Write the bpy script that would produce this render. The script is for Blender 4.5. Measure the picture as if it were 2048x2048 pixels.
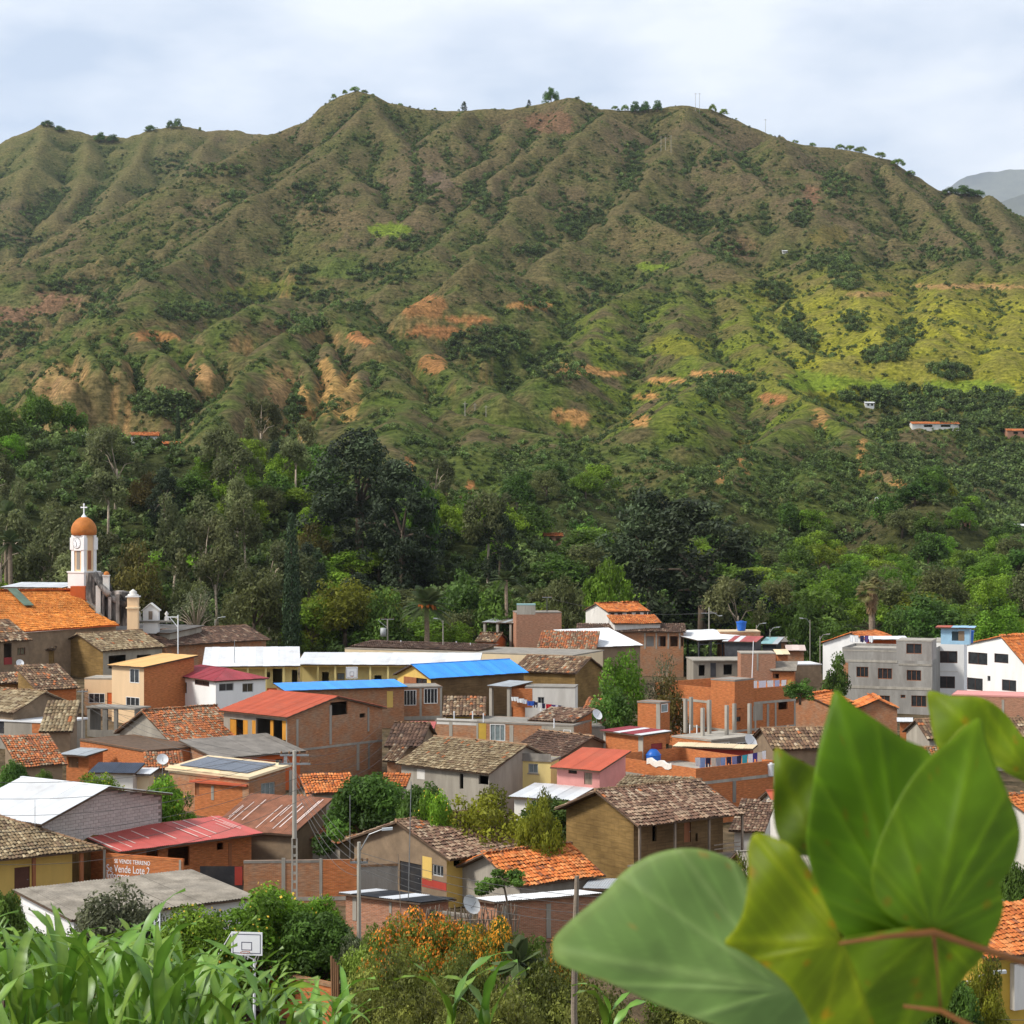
import bpy, math, random
import numpy as np
from mathutils import Vector, Matrix
for o in list(bpy.data.objects): bpy.data.objects.remove(o)
SC = bpy.context.scene
COL = SC.collection
DEBUG = False
RND = random.Random(11)
RS = np.random.RandomState(11)
# ---------------------------------------------------------------- camera, sky, sun, exposure
FPX, CX, CY = 4000.0, 1024.0, 1024.0          # focal length and centre in photo pixels (2048 wide)
cam = bpy.data.cameras.new('camera')
cam.sensor_width = 36.0
cam.lens = 36.0 * FPX / 2048.0
cam.clip_start = 0.1
cam.clip_end = 30000
cam.dof.use_dof = True
cam.dof.focus_distance = 140.0
cam.dof.aperture_fstop = 21.0
camo = bpy.data.objects.new('camera', cam)
camo.rotation_euler = (math.radians(90), 0, 0)
COL.objects.link(camo)
SC.camera = camo

SUN_EL, SUN_AZ = math.radians(44), math.radians(252)     # high, from behind the camera and to its left
world = bpy.data.worlds.new('World')
SC.world = world
world.use_nodes = True
nt = world.node_tree
nt.nodes.clear()
out = nt.nodes.new('ShaderNodeOutputWorld')
bg = nt.nodes.new('ShaderNodeBackground'); bg.inputs['Strength'].default_value = 0.098
sky = nt.nodes.new('ShaderNodeTexSky'); sky.sky_type = 'NISHITA'; sky.sun_disc = False
sky.sun_elevation = SUN_EL; sky.sun_rotation = SUN_AZ
sky.altitude = 1500; sky.dust_density = 1.5
tc = nt.nodes.new('ShaderNodeTexCoord')
mp = nt.nodes.new('ShaderNodeMapping'); mp.inputs['Scale'].default_value = (1.0, 1.0, 2.6)
n1 = nt.nodes.new('ShaderNodeTexNoise'); n1.inputs['Scale'].default_value = 5.0; n1.inputs['Detail'].default_value = 5; n1.inputs['Roughness'].default_value = 0.5
n2 = nt.nodes.new('ShaderNodeTexNoise'); n2.inputs['Scale'].default_value = 11.0; n2.inputs['Detail'].default_value = 6
cr = nt.nodes.new('ShaderNodeValToRGB')
cr.color_ramp.elements[0].position = 0.40; cr.color_ramp.elements[0].color = (4.3, 5.1, 6.3, 1)
cr.color_ramp.elements[1].position = 0.60; cr.color_ramp.elements[1].color = (8.3, 8.5, 8.8, 1)
mixn = nt.nodes.new('ShaderNodeMix'); mixn.data_type = 'FLOAT'; mixn.inputs[0].default_value = 0.35
mx = nt.nodes.new('ShaderNodeMix'); mx.data_type = 'RGBA'; mx.inputs[0].default_value = 0.88
nt.links.new(tc.outputs['Generated'], mp.inputs[0])
nt.links.new(mp.outputs[0], n1.inputs['Vector']); nt.links.new(mp.outputs[0], n2.inputs['Vector'])
nt.links.new(n1.outputs[0], mixn.inputs[2]); nt.links.new(n2.outputs[0], mixn.inputs[3])
nt.links.new(mixn.outputs[0], cr.inputs[0])
nt.links.new(sky.outputs[0], mx.inputs[6]); nt.links.new(cr.outputs[0], mx.inputs[7])
nt.links.new(mx.outputs[2], bg.inputs['Color']); nt.links.new(bg.outputs[0], out.inputs[0])

sl = bpy.data.lights.new('sun', 'SUN')
sl.energy = 2.8; sl.angle = math.radians(11); sl.color = (1.0, 0.97, 0.90)
so = bpy.data.objects.new('sun', sl)
sd = Vector((math.sin(SUN_AZ) * math.cos(SUN_EL), math.cos(SUN_AZ) * math.cos(SUN_EL), math.sin(SUN_EL)))
so.rotation_euler = sd.to_track_quat('Z', 'Y').to_euler()
so.location = (-60, -60, 90)
COL.objects.link(so)
SC.view_settings.view_transform = 'Standard'
SC.view_settings.look = 'None'
SC.view_settings.exposure = 0.5
SC.view_settings.gamma = 1.0
SC.render.engine = 'CYCLES'
SC.cycles.max_bounces = 6
SC.cycles.transparent_max_bounces = 6

# ---------------------------------------------------------------- helpers
def tag(o, label, cat, group=None):
    o['label'] = label; o['category'] = cat
    if group: o['group'] = group
    return o
def link(name, me, parent=None, loc=None):
    o = bpy.data.objects.new(name, me); COL.objects.link(o)
    if parent is not None: o.parent = parent
    if loc is not None: o.location = loc
    return o
def thing(name, label, cat, loc=(0, 0, 0), rz=0.0, group=None):
    o = link(name, None, None, loc); o.rotation_euler = (0, 0, rz); o.empty_display_size = 0.2
    return tag(o, label, cat, group)
def P(px, py, Y): return Vector(((px - CX) / FPX * Y, Y, (CY - py) / FPX * Y))
def proj(v): return (CX + FPX * v[0] / v[1], CY - FPX * v[2] / v[1])
# photo readings were taken in enlarged windows: origin x, y and enlargement of each
ZW = {'A': (0, 980, 4.6), 'B': (400, 1180, 4.6), 'C': (780, 1180, 4.6), 'D': (1160, 1180, 4.6), 'E': (1560, 1180, 3.959),
      'F': (0, 1360, 4.391), 'G': (400, 1480, 4.6), 'H': (780, 1480, 4.6), 'I': (1120, 1400, 4.391), 'J': (0, 1620, 4.514),
      'K': (400, 1700, 5.552), 'L': (700, 1700, 4.6), 'M': (1080, 1380, 1.996), 'N': (1900, 1560, 3.959), 'S': (0, 0, 1.0)}
def q(w, x, y):
    a = ZW[w]; return (a[0] + x / a[2], a[1] + y / a[2])

def np_mesh(name, V, Fq, cols=None, smooth=False, uv=None, k=None):
    V = np.asarray(V, dtype=np.float32); Fq = np.asarray(Fq, dtype=np.int32)
    k = Fq.shape[1]; nf = Fq.shape[0]
    me = bpy.data.meshes.new(name)
    me.vertices.add(len(V)); me.vertices.foreach_set('co', V.ravel())
    me.loops.add(nf * k); me.loops.foreach_set('vertex_index', Fq.ravel())
    me.polygons.add(nf); me.polygons.foreach_set('loop_start', np.arange(0, nf * k, k, dtype=np.int32))
    if smooth: me.polygons.foreach_set('use_smooth', np.ones(nf, dtype=bool))
    if cols is not None:
        cols = np.asarray(cols, dtype=np.float32)
        if cols.shape[1] == 3: cols = np.hstack([cols, np.ones((len(cols), 1), np.float32)])
        a = me.color_attributes.new('Col', 'FLOAT_COLOR', 'POINT'); a.data.foreach_set('color', cols.ravel())
    me.update(calc_edges=True)
    return me

class MB:
    """collects faces; build() links them as ONE mesh object"""
    def __init__(s): s.v = []; s.f = []; s.uv = []
    def face(s, pts, uv=None):
        i = len(s.v); s.v += [tuple(p) for p in pts]; s.f.append(tuple(range(i, i + len(pts))))
        if uv is None:
            p0 = Vector(pts[0]); e = (Vector(pts[1]) - p0); e = e.normalized() if e.length > 1e-9 else Vector((1, 0, 0))
            nn = (Vector(pts[1]) - p0).cross(Vector(pts[2]) - p0); nn = nn.normalized() if nn.length > 1e-12 else Vector((0, 0, 1))
            t = nn.cross(e); uv = [((Vector(p) - p0).dot(e) + p0.x + p0.y, (Vector(p) - p0).dot(t) + p0.z) for p in pts]
        s.uv += list(uv); return s
    def box(s, x0, y0, z0, x1, y1, z1):
        a = [(x0, y0, z0), (x1, y0, z0), (x1, y1, z0), (x0, y1, z0), (x0, y0, z1), (x1, y0, z1), (x1, y1, z1), (x0, y1, z1)]
        for f in ((0, 1, 5, 4), (1, 2, 6, 5), (2, 3, 7, 6), (3, 0, 4, 7), (4, 5, 6, 7), (3, 2, 1, 0)): s.face([a[i] for i in f])
        return s
    def obox(s, o, a, b, c):
        o, a, b, c = Vector(o), Vector(a), Vector(b), Vector(c)
        pt = [o, o + a, o + a + b, o + b, o + c, o + a + c, o + a + b + c, o + b + c]
        for f in ((0, 1, 5, 4), (1, 2, 6, 5), (2, 3, 7, 6), (3, 0, 4, 7), (4, 5, 6, 7), (3, 2, 1, 0)): s.face([pt[i] for i in f])
        return s
    def tube(s, pts, radii, n=6, cap=True):
        pts = [Vector(p) for p in pts]; rings = []
        if not hasattr(radii, '__len__'): radii = [radii] * len(pts)
        for i, p in enumerate(pts):
            d = (pts[min(i + 1, len(pts) - 1)] - pts[max(i - 1, 0)]).normalized()
            x = d.cross(Vector((0, 0, 1)) if abs(d.z) < .9 else Vector((1, 0, 0))).normalized(); y = d.cross(x)
            rings.append([p + (x * math.cos(2 * math.pi * k / n) + y * math.sin(2 * math.pi * k / n)) * radii[i] for k in range(n)])
        b = len(s.v)
        for r in rings: s.v += [tuple(p) for p in r]
        for i in range(len(rings) - 1):
            for k in range(n):
                f = (b + i * n + k, b + i * n + (k + 1) % n, b + (i + 1) * n + (k + 1) % n, b + (i + 1) * n + k)
                s.f.append(f); s.uv += [(k / n, i), ((k + 1) / n, i), ((k + 1) / n, i + 1), (k / n, i + 1)]
        if cap:
            s.f.append(tuple(b + k for k in range(n))[::-1]); s.uv += [(0, 0)] * n
            e = b + (len(rings) - 1) * n
            s.f.append(tuple(e + k for k in range(n))); s.uv += [(0, 0)] * n
        return s
    def lathe(s, prof, n=16, c=(0, 0, 0)):
        b = len(s.v)
        for r, z in prof:
            for k in range(n): s.v.append((c[0] + r * math.cos(2 * math.pi * k / n), c[1] + r * math.sin(2 * math.pi * k / n), c[2] + z))
        for i in range(len(prof) - 1):
            for k in range(n):
                s.f.append((b + i * n + k, b + i * n + (k + 1) % n, b + (i + 1) * n + (k + 1) % n, b + (i + 1) * n + k)); s.uv += [(0, 0)] * 4
        return s
    def mesh(s, name, mat, smooth=False):
        me = bpy.data.meshes.new(name); me.from_pydata(s.v, [], s.f)
        u = me.uv_layers.new(name='UVMap'); u.data.foreach_set('uv', np.array(s.uv, dtype=np.float32).ravel())
        if mat: me.materials.append(MAT[mat])
        if smooth: me.polygons.foreach_set('use_smooth', np.ones(len(me.polygons), dtype=bool))
        return me
    def build(s, name, mat, parent=None, smooth=False, loc=None): return link(name, s.mesh(name, mat, smooth), parent, loc)

# numpy value-noise fbm
_T = RS.rand(256, 256).astype(np.float32)
def vnoise(x, y):
    xi = np.floor(x).astype(int); yi = np.floor(y).astype(int); fx = x - xi; fy = y - yi
    fx = fx * fx * (3 - 2 * fx); fy = fy * fy * (3 - 2 * fy)
    a = _T[xi & 255, yi & 255]; b = _T[(xi + 1) & 255, yi & 255]; c = _T[xi & 255, (yi + 1) & 255]; d = _T[(xi + 1) & 255, (yi + 1) & 255]
    return (a + (b - a) * fx) * (1 - fy) + (c + (d - c) * fx) * fy
def fbm(x, y, o=4, g=.5):
    t = 0; a = 1; n = 0
    for i in range(o): t = t + a * vnoise(x * 2 ** i + 17.3 * i, y * 2 ** i + 5.1 * i); n += a; a *= g
    return t / n

# ---------------------------------------------------------------- procedural materials
MAT = {}
def newmat(name):
    m = bpy.data.materials.new(name); m.use_nodes = True; MAT[name] = m
    t = m.node_tree; b = t.nodes['Principled BSDF']; return m, t, b
def N(t, typ, **kw):
    n = t.nodes.new('ShaderNode' + typ)
    for k, v in kw.items():
        if k in n.inputs: n.inputs[k].default_value = v
        else: setattr(n, k, v)
    return n
def ramp(t, src, p0, c0, p1, c1):
    r = N(t, 'ValToRGB'); e = r.color_ramp.elements
    e[0].position = p0; e[0].color = (*c0, 1); e[1].position = p1; e[1].color = (*c1, 1)
    t.links.new(src, r.inputs[0]); return r.outputs[0]
def mixc(t, fac, a, b, mode='MIX'):
    m = N(t, 'Mix', data_type='RGBA', blend_type=mode)
    for s, i in ((fac, 0), (a, 6), (b, 7)):
        if hasattr(s, 'links'): t.links.new(s, m.inputs[i])
        else: m.inputs[i].default_value = s if i == 0 else (*s, 1)
    return m.outputs[2]
def plain(name, col, rough=.85, var=.25, scale=2.0, stain=None, stain_amt=.5, bump=.0, bscale=20., metal=0., attr=False, streak=False, spec=.3, st0=.48):
    m, t, b = newmat(name)
    g = N(t, 'TexCoord').outputs['Object']
    if streak:
        mp = N(t, 'Mapping'); mp.inputs['Scale'].default_value = (1, 1, .22); t.links.new(g, mp.inputs[0]); g2 = mp.outputs[0]
    else: g2 = g
    oi = N(t, 'ObjectInfo')
    n = N(t, 'TexNoise', Scale=scale, Detail=6.0, Roughness=.62); t.links.new(g2, n.inputs['Vector'])
    lo = tuple(c * (1 - var) for c in col); hi = tuple(min(1, c * (1 + var)) for c in col)
    c = ramp(t, n.outputs[0], .3, lo, .7, hi)
    if attr:
        a = N(t, 'Attribute', attribute_name='Col'); c = mixc(t, 1.0, c, a.outputs['Color'], 'MULTIPLY')
    if stain:
        n3 = N(t, 'TexNoise', Scale=scale * .45, Detail=8.0, Roughness=.7); t.links.new(g2, n3.inputs['Vector'])
        f = ramp(t, n3.outputs[0], st0, (0, 0, 0), st0 + .2, (stain_amt,) * 3); c = mixc(t, f, c, stain)
    mr = N(t, 'MapRange'); mr.inputs['To Min'].default_value = .90; mr.inputs['To Max'].default_value = 1.08; t.links.new(oi.outputs['Random'], mr.inputs[0]); cb = N(t, 'CombineColor')
    for i in range(3): t.links.new(mr.outputs[0], cb.inputs[i])
    c = mixc(t, 1.0, c, cb.outputs[0], 'MULTIPLY')
    t.links.new(c, b.inputs['Base Color'])
    b.inputs['Roughness'].default_value = rough; b.inputs['Metallic'].default_value = metal
    b.inputs['Specular IOR Level'].default_value = spec
    if bump:
        n2 = N(t, 'TexNoise', Scale=bscale, Detail=5.0); t.links.new(g, n2.inputs['Vector'])
        bp = N(t, 'Bump', Strength=bump, Distance=.05); t.links.new(n2.outputs[0], bp.inputs['Height']); t.links.new(bp.outputs[0], b.inputs['Normal'])
    return m
def brick(name, c1, c2, mortar, bw=.27, bh=.085, ms=.011, var=.3, blot=(.30, .17, .10), bamt=.5):
    m, t, b = newmat(name)
    tcn = N(t, 'TexCoord'); uv = tcn.outputs['UV']
    br = N(t, 'TexBrick'); br.inputs['Scale'].default_value = 1.0; br.inputs['Brick Width'].default_value = bw; br.inputs['Row Height'].default_value = bh
    br.inputs['Mortar Size'].default_value = ms; br.inputs['Color1'].default_value = (*c1, 1); br.inputs['Color2'].default_value = (*c2, 1); br.inputs['Mortar'].default_value = (*mortar, 1)
    t.links.new(uv, br.inputs['Vector'])
    n = N(t, 'TexNoise', Scale=.9, Detail=7.0, Roughness=.65); t.links.new(tcn.outputs['Object'], n.inputs['Vector'])
    f = ramp(t, n.outputs[0], .42, (0, 0, 0), .7, (bamt,) * 3); c = mixc(t, f, br.outputs[0], blot)
    mp = N(t, 'Mapping'); mp.inputs['Scale'].default_value = (1.3, 9, 1); t.links.new(uv, mp.inputs[0])
    n2 = N(t, 'TexNoise', Scale=1.5, Detail=4.0); t.links.new(mp.outputs[0], n2.inputs['Vector'])
    c = mixc(t, 1.0, c, ramp(t, n2.outputs[0], .3, (1 - var,) * 3, .7, (1 + var,) * 3), 'MULTIPLY')
    t.links.new(c, b.inputs['Base Color']); b.inputs['Roughness'].default_value = .9; b.inputs['Specular IOR Level'].default_value = .2
    bp = N(t, 'Bump', Strength=.5, Distance=.01); bp.invert = True; t.links.new(br.outputs[1], bp.inputs['Height']); t.links.new(bp.outputs[0], b.inputs['Normal'])
    return m
def adobe(name, c1, c2):
    m, t, b = newmat(name)
    uv = N(t, 'TexCoord').outputs['UV']
    br = N(t, 'TexBrick'); br.inputs['Scale'].default_value = 1.0; br.inputs['Brick Width'].default_value = .8; br.inputs['Row Height'].default_value = .42
    br.inputs['Mortar Size'].default_value = .018; br.inputs['Color1'].default_value = (*c1, 1); br.inputs['Color2'].default_value = (*c2, 1)
    br.inputs['Mortar'].default_value = (*[x * .72 for x in c1], 1); t.links.new(uv, br.inputs['Vector'])
    mp = N(t, 'Mapping'); mp.inputs['Scale'].default_value = (.5, 3.5, 1); t.links.new(uv, mp.inputs[0])
    n = N(t, 'TexNoise', Scale=1.6, Detail=8.0, Roughness=.7); t.links.new(mp.outputs[0], n.inputs['Vector'])
    c = mixc(t, 1.0, br.outputs[0], ramp(t, n.outputs[0], .3, (.68, .67, .64), .7, (1.3, 1.25, 1.15)), 'MULTIPLY')
    n3 = N(t, 'TexNoise', Scale=.35, Detail=5.0); t.links.new(uv, n3.inputs['Vector'])
    c = mixc(t, 1.0, c, ramp(t, n3.outputs[0], .35, (.75, .72, .68), .65, (1.15, 1.12, 1.05)), 'MULTIPLY')
    t.links.new(c, b.inputs['Base Color']); b.inputs['Roughness'].default_value = .95; b.inputs['Specular IOR Level'].default_value = .15
    bp = N(t, 'Bump', Strength=.4, Distance=.04); t.links.new(n.outputs[0], bp.inputs['Height']); t.links.new(bp.outputs[0], b.inputs['Normal'])
def foliage(name, col, trans=.42, attr=True, rough=.6, vr=(.80, 1.22)):
    m, t, b = newmat(name)
    oi = N(t, 'ObjectInfo')
    hv = N(t, 'HueSaturation'); hv.inputs['Color'].default_value = (*col, 1)
    ma = N(t, 'MapRange'); ma.inputs['To Min'].default_value = vr[0]; ma.inputs['To Max'].default_value = vr[1]
    t.links.new(oi.outputs['Random'], ma.inputs[0]); t.links.new(ma.outputs[0], hv.inputs['Value'])
    mh = N(t, 'MapRange'); mh.inputs['To Min'].default_value = .485; mh.inputs['To Max'].default_value = .515
    mu = N(t, 'Math', operation='FRACT'); m7 = N(t, 'Math', operation='MULTIPLY'); m7.inputs[1].default_value = 7.31
    t.links.new(oi.outputs['Random'], m7.inputs[0]); t.links.new(m7.outputs[0], mu.inputs[0]); t.links.new(mu.outputs[0], mh.inputs[0]); t.links.new(mh.outputs[0], hv.inputs['Hue'])
    c = hv.outputs[0]
    if attr:
        a = N(t, 'Attribute', attribute_name='Col'); c = mixc(t, 1.0, c, a.outputs['Color'], 'MULTIPLY')
    t.links.new(c, b.inputs['Base Color']); b.inputs['Roughness'].default_value = rough; b.inputs['Specular IOR Level'].default_value = .25
    tr = N(t, 'BsdfTranslucent'); t.links.new(c, tr.inputs[0]); ms = N(t, 'MixShader'); ms.inputs[0].default_value = trans
    o = t.nodes['Material Output']; t.links.new(b.outputs[0], ms.inputs[1]); t.links.new(tr.outputs[0], ms.inputs[2]); t.links.new(ms.outputs[0], o.inputs[0])
    return m
# ---------------------------------------------------------------- the ground: hillside, town floor, valley and mountain as one sheet
def gz0(x, y): return -26.5 - (.00023 if x < 0 else .00006) * x * y
def YD(py): return float(np.interp(py, [150, 200, 500, 530, 750, 815, 1000, 1100], [2150, 2100, 1700, 1560, 1150, 950, 650, 500]))
# ridge lines: photo readings (x, y[, distance]) along each crest, and the steepness of the flanks
RIDGES = [
 ([(-300, 350), (-100, 320), (0, 288), (53, 263), (90, 247), (111, 258), (175, 266), (244, 274), (297, 258), (339, 250), (424, 261), (530, 270), (640, 300), (760, 340)], .62, 'far'),
 ([(90, 250, 2750), (60, 330, 2560), (20, 420, 2400)], .6, 0), ([(175, 266, 2750), (165, 350, 2560), (120, 440, 2380)], .6, 0), ([(297, 258, 2750), (262, 330, 2600), (215, 420, 2400)], .6, 0),
 ([(424, 261, 2750), (392, 320, 2620), (350, 380, 2480)], .6, 0),
 ([(535, 269), (588, 247), (636, 210), (678, 193), (715, 187), (752, 194), (784, 210), (848, 221), (927, 226), (1024, 222), (1056, 213), (1098, 208), (1151, 202), (1178, 213), (1204, 225), (1262, 219), (1315, 216), (1363, 210), (1406, 216), (1480, 242), (1559, 275), (1633, 295), (1718, 308), (1776, 319), (1829, 351), (1872, 377), (1898, 383), (1957, 388), (1994, 409), (2048, 433), (2200, 500), (2500, 620)], .95, 'crest'),
 ([(535, 269, 2060), (450, 325, 1960), (360, 380, 1900), (250, 432, 1850), (150, 480, 1800), (50, 530, 1740), (-150, 590, 1700)], .5, 0),
 ([(731, 224), (689, 266), (652, 316), (562, 354), (498, 404), (450, 436), (371, 499), (310, 548), (260, 590)], .6, 0),
 ([(652, 316), (700, 360), (745, 410)], .55, 0),
 ([(752, 200), (795, 290), (812, 360)], .6, 0),
 ([(927, 228), (880, 260), (850, 290)], .6, 0),
 ([(1024, 235), (991, 308), (911, 356), (869, 393), (837, 425), (800, 455)], .6, 0),
 ([(1140, 206), (1130, 229), (1061, 287), (1010, 335), (975, 388), (933, 425), (901, 457), (843, 504)], .6, 0),
 ([(1209, 229), (1156, 271), (1109, 319), (1056, 393), (990, 450), (930, 500)], .6, 0),
 ([(1363, 214), (1368, 255), (1321, 324), (1300, 361), (1252, 409), (1225, 441), (1172, 473), (1119, 499)], .62, 0),
 ([(1374, 250), (1427, 292), (1480, 340), (1527, 377), (1575, 409), (1602, 457), (1640, 500)], .62, 0),
 ([(1252, 415), (1321, 457), (1363, 478), (1406, 510), (1450, 528)], .55, 0),
 ([(1559, 275), (1580, 330), (1610, 385)], .5, 0),
 ([(1718, 312), (1686, 345), (1649, 383), (1639, 414), (1650, 470), (1680, 520)], .6, 0),
 ([(1766, 330), (1803, 372), (1851, 414), (1893, 467), (1935, 512), (1990, 540)], .75, 0),
 ([(1893, 388), (1925, 436), (1978, 499), (2030, 540)], .7, 0), ([(1967, 393), (2004, 457), (2060, 510)], .7, 0),
 ([(1342, 536), (1252, 584), (1215, 637), (1172, 674), (1130, 711), (1090, 745)], .55, 0),
 ([(1342, 536), (1416, 584), (1474, 626), (1517, 669), (1543, 722), (1560, 770)], .55, 0),
 ([(1342, 536), (1352, 600), (1363, 663), (1395, 716), (1443, 742)], .5, 0),
 ([(1416, 572), (1511, 616), (1554, 653), (1602, 690), (1660, 730)], .5, 0),
 ([(1640, 500, 1640), (1700, 560, 1500), (1740, 620, 1380), (1790, 690, 1250)], .4, 0), ([(1935, 512, 1640), (1900, 600, 1420), (1880, 690, 1240)], .4, 0), ([(2048, 500, 1640), (2040, 600, 1420), (2010, 720, 1200)], .4, 0),
 ([(1100, 560), (1024, 552), (967, 526, 1420), (946, 541, 1400), (925, 579, 1370)], .75, 0),
 ([(925, 579, 1370), (880, 600, 1350), (819, 618, 1330)], 1.3, 0),
 ([(560, 600), (517, 616, 1300), (470, 640, 1260)], .5, 0), ([(700, 600), (671, 621, 1260), (633, 626, 1240)], .6, 0),
 ([(633, 626, 1180), (585, 662, 1100), (554, 690, 1050), (501, 743, 960), (464, 796, 880), (405, 862, 800)], .8, 0),
 ([(633, 626, 1180), (680, 650, 1150), (713, 660, 1120), (740, 690, 1060)], .9, 0),
 ([(585, 700, 1050), (606, 740, 985), (607, 785, 950)], 1.9, 0), ([(650, 690, 1090), (658, 730, 1010), (664, 770, 960)], 1.8, 0),
 ([(320, 655, 1090), (289, 669, 1070), (236, 648, 1040), (172, 674, 1010), (119, 732, 960), (77, 769, 930)], 1.25, 0),
 ([(236, 648, 1040), (278, 679, 1010), (310, 700, 980), (340, 740, 930)], 1.2, 0),
 ([(321, 655, 1090), (363, 685, 1060), (427, 690, 1050), (501, 716, 1010), (560, 722, 1000)], .8, 0),
 ([(400, 705, 1030), (410, 728, 985), (413, 745, 965)], 2.0, 0),
 ([(172, 674, 1010), (190, 715, 955), (196, 745, 925)], 1.9, 0), ([(119, 732, 960), (138, 765, 915)], 1.9, 0), ([(205, 662, 1030), (232, 712, 955), (240, 740, 930)], 1.9, 0),
 ([(851, 700, 1150), (898, 738, 1080), (950, 768, 1010), (1004, 796, 950)], .7, 0),
 ([(800, 700, 1140), (755, 711, 1090), (715, 748, 1000), (692, 785, 940), (672, 830, 880)], 1.5, 0),
 ([(755, 711, 1090), (770, 760, 980)], 1.0, 0),
 ([(770, 784, 900), (840, 801, 890), (904, 820, 870), (976, 845, 840), (1103, 871, 800), (1230, 892, 760), (1338, 932, 710), (1400, 975, 670)], .45, 0),
 ([(840, 801, 890), (790, 850, 790), (770, 900, 720)], .45, 0), ([(1103, 871, 800), (1090, 930, 710), (1120, 990, 640)], .4, 0), ([(976, 845, 840), (940, 905, 740)], .42, 0),
 ([(1440, 745), (1540, 775, 1050), (1637, 815, 940), (1706, 869, 850), (1734, 915, 790), (1772, 943, 750), (1811, 974, 700), (1861, 1001, 650)], .6, 0),
 ([(1637, 815, 940), (1570, 860, 860), (1500, 905, 780), (1440, 958, 700)], .5, 0), ([(1706, 869, 850), (1640, 930, 760), (1600, 975, 700)], .5, 0),
 ([(1440, 745), (1390, 790, 1000), (1330, 830, 930)], .45, 0),
 ([(-500, 835, 560), (-200, 845, 560), (0, 855, 546), (200, 878, 533), (400, 908, 520), (600, 960, 507), (800, 1020, 494), (1000, 1085, 480), (1150, 1135, 468)], .33, 0),
 ([(1800, 840, 1100), (2000, 840, 1100), (2300, 800, 1150)], .3, 0),
]
SEG = []
for pts, sl_, kind in RIDGES:
    w = []
    for p in pts:
        Y = p[2] if len(p) > 2 else (2760 if kind == 'far' else 2110 if kind == 'crest' else YD(p[1]))
        w.append(P(p[0], p[1], Y))
    for a, b in zip(w[:-1], w[1:]): SEG.append((a, b, sl_ * (1.12 if a.y > 1480 and kind != 'far' and sl_ < .9 else 1.15 if kind == 'crest' else 1.3 if 640 < a.y < 1480 and sl_ < 1 else 1)))

def base_height(X, Y):
    near = np.where(Y < 14, -1.75 - .21 * Y, np.maximum(-1.75 - .21 * 14 - .37 * (Y - 14), -26.5 - np.where(X < 0, .00023, .00006) * X * Y))
    far = np.interp(Y, [330, 500, 700, 950, 1150, 1560, 1700, 2050, 2300, 2700, 3400], [-26.5, -20, -13, 2, 14, 80, 98, 205, 240, 330, 200])
    left = np.clip((900 - (CX + FPX * X / np.maximum(Y, 1))) / 500, 0, 1)
    t = np.clip((Y - 330) / 80, 0, 1)
    return near * (1 - t) + far * t
def height(X, Y):
    wx = X + (fbm(X / 70, Y / 70, 2) - .5) * 22 * np.clip((Y - 500) / 900, 0, 1)
    wy = Y + (fbm(X / 70 + 40, Y / 70 + 9, 2) - .5) * 26 * np.clip((Y - 500) / 900, 0, 1)
    Z = np.full(X.shape, -1e4)
    flute = 1 + (fbm(X / 26, Y / 26, 3) - .5) * (.8 - .5 * np.clip((Y - 1200) / 300, 0, 1))
    for a, b, sl_ in SEG:
        dx, dy, dz = b.x - a.x, b.y - a.y, b.z - a.z
        t = np.clip(((wx - a.x) * dx + (wy - a.y) * dy) / (dx * dx + dy * dy + 1e-6), 0, 1)
        d = np.hypot(wx - a.x - t * dx, wy - a.y - t * dy)
        Z = np.maximum(Z, a.z + t * dz - sl_ * flute * (np.sqrt(d * d + 16) - 4))
    B = base_height(X, Y)
    k = np.clip((Y - 350) / 120, 0, 1) * 10 + .01
    h = np.clip(.5 + .5 * (Z - B) / k, 0, 1)
    Zs = B * (1 - h) + Z * h + k * h * (1 - h)
    am = np.clip((Y - 500) / 800, 0, 1)
    rb = 1 - np.abs(2 * fbm(X / 21 + fbm(X / 90, Y / 90, 2) * 3, Y / 120 + 4, 2) - 1); rb2 = 1 - np.abs(2 * fbm(X / 9 + 30, Y / 60 + 11, 2) - 1)
    Zs = Zs + np.clip((Y - 620) / 400, 0, 1) * ((rb - .62) * 6 * np.clip(fbm(X / 160 + 9, Y / 200, 2) * 3 - .9, 0, 1) + (rb2 - .6) * 2.2) * (1 - .8 * np.exp(-((Y - 2110) / 60) ** 2))
    Zs = Zs + am * ((fbm(X / 30 + 3, Y / 30, 4, .5) - .5) * 5 + (np.abs(fbm(X / 60, Y / 60 + 7, 3) - .5)) * -6 + .6)
    Zs = Zs + np.clip((Y - 345) / 60, 0, 1) * (fbm(X / 14, Y / 14, 2) - .5) * 1.5
    return Zs
tcol = np.linspace(-.36, .36, 540)
yrow = np.concatenate([np.linspace(1.2, 60, 50), np.linspace(62, 380, 56), np.linspace(384, 760, 84), np.linspace(763, 1450, 250), np.linspace(1455, 2180, 210), np.linspace(2190, 2900, 70), np.linspace(2930, 3400, 8)])
TT, YY = np.meshgrid(tcol, yrow)
TT = np.where(YY < 40, TT * (1 + (40 - YY) / 8), TT)
XX = TT * YY
ZZ = height(XX, YY)
def smooth2(a, n):
    for _ in range(n):
        p = np.pad(a, 1, mode='edge'); a = (p[:-2, 1:-1] + p[2:, 1:-1] + p[1:-1, :-2] + p[1:-1, 2:] + a) / 5
    return a
CONC = smooth2(ZZ, 14) - ZZ
PXX = CX + FPX * XX / np.maximum(YY, 1); PYY = CY - FPX * ZZ / np.maximum(YY, 1)
gy = np.gradient(ZZ, axis=0) / np.gradient(YY, axis=0); gx = np.gradient(ZZ, axis=1) / np.maximum(np.gradient(XX, axis=1), .01)
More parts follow.
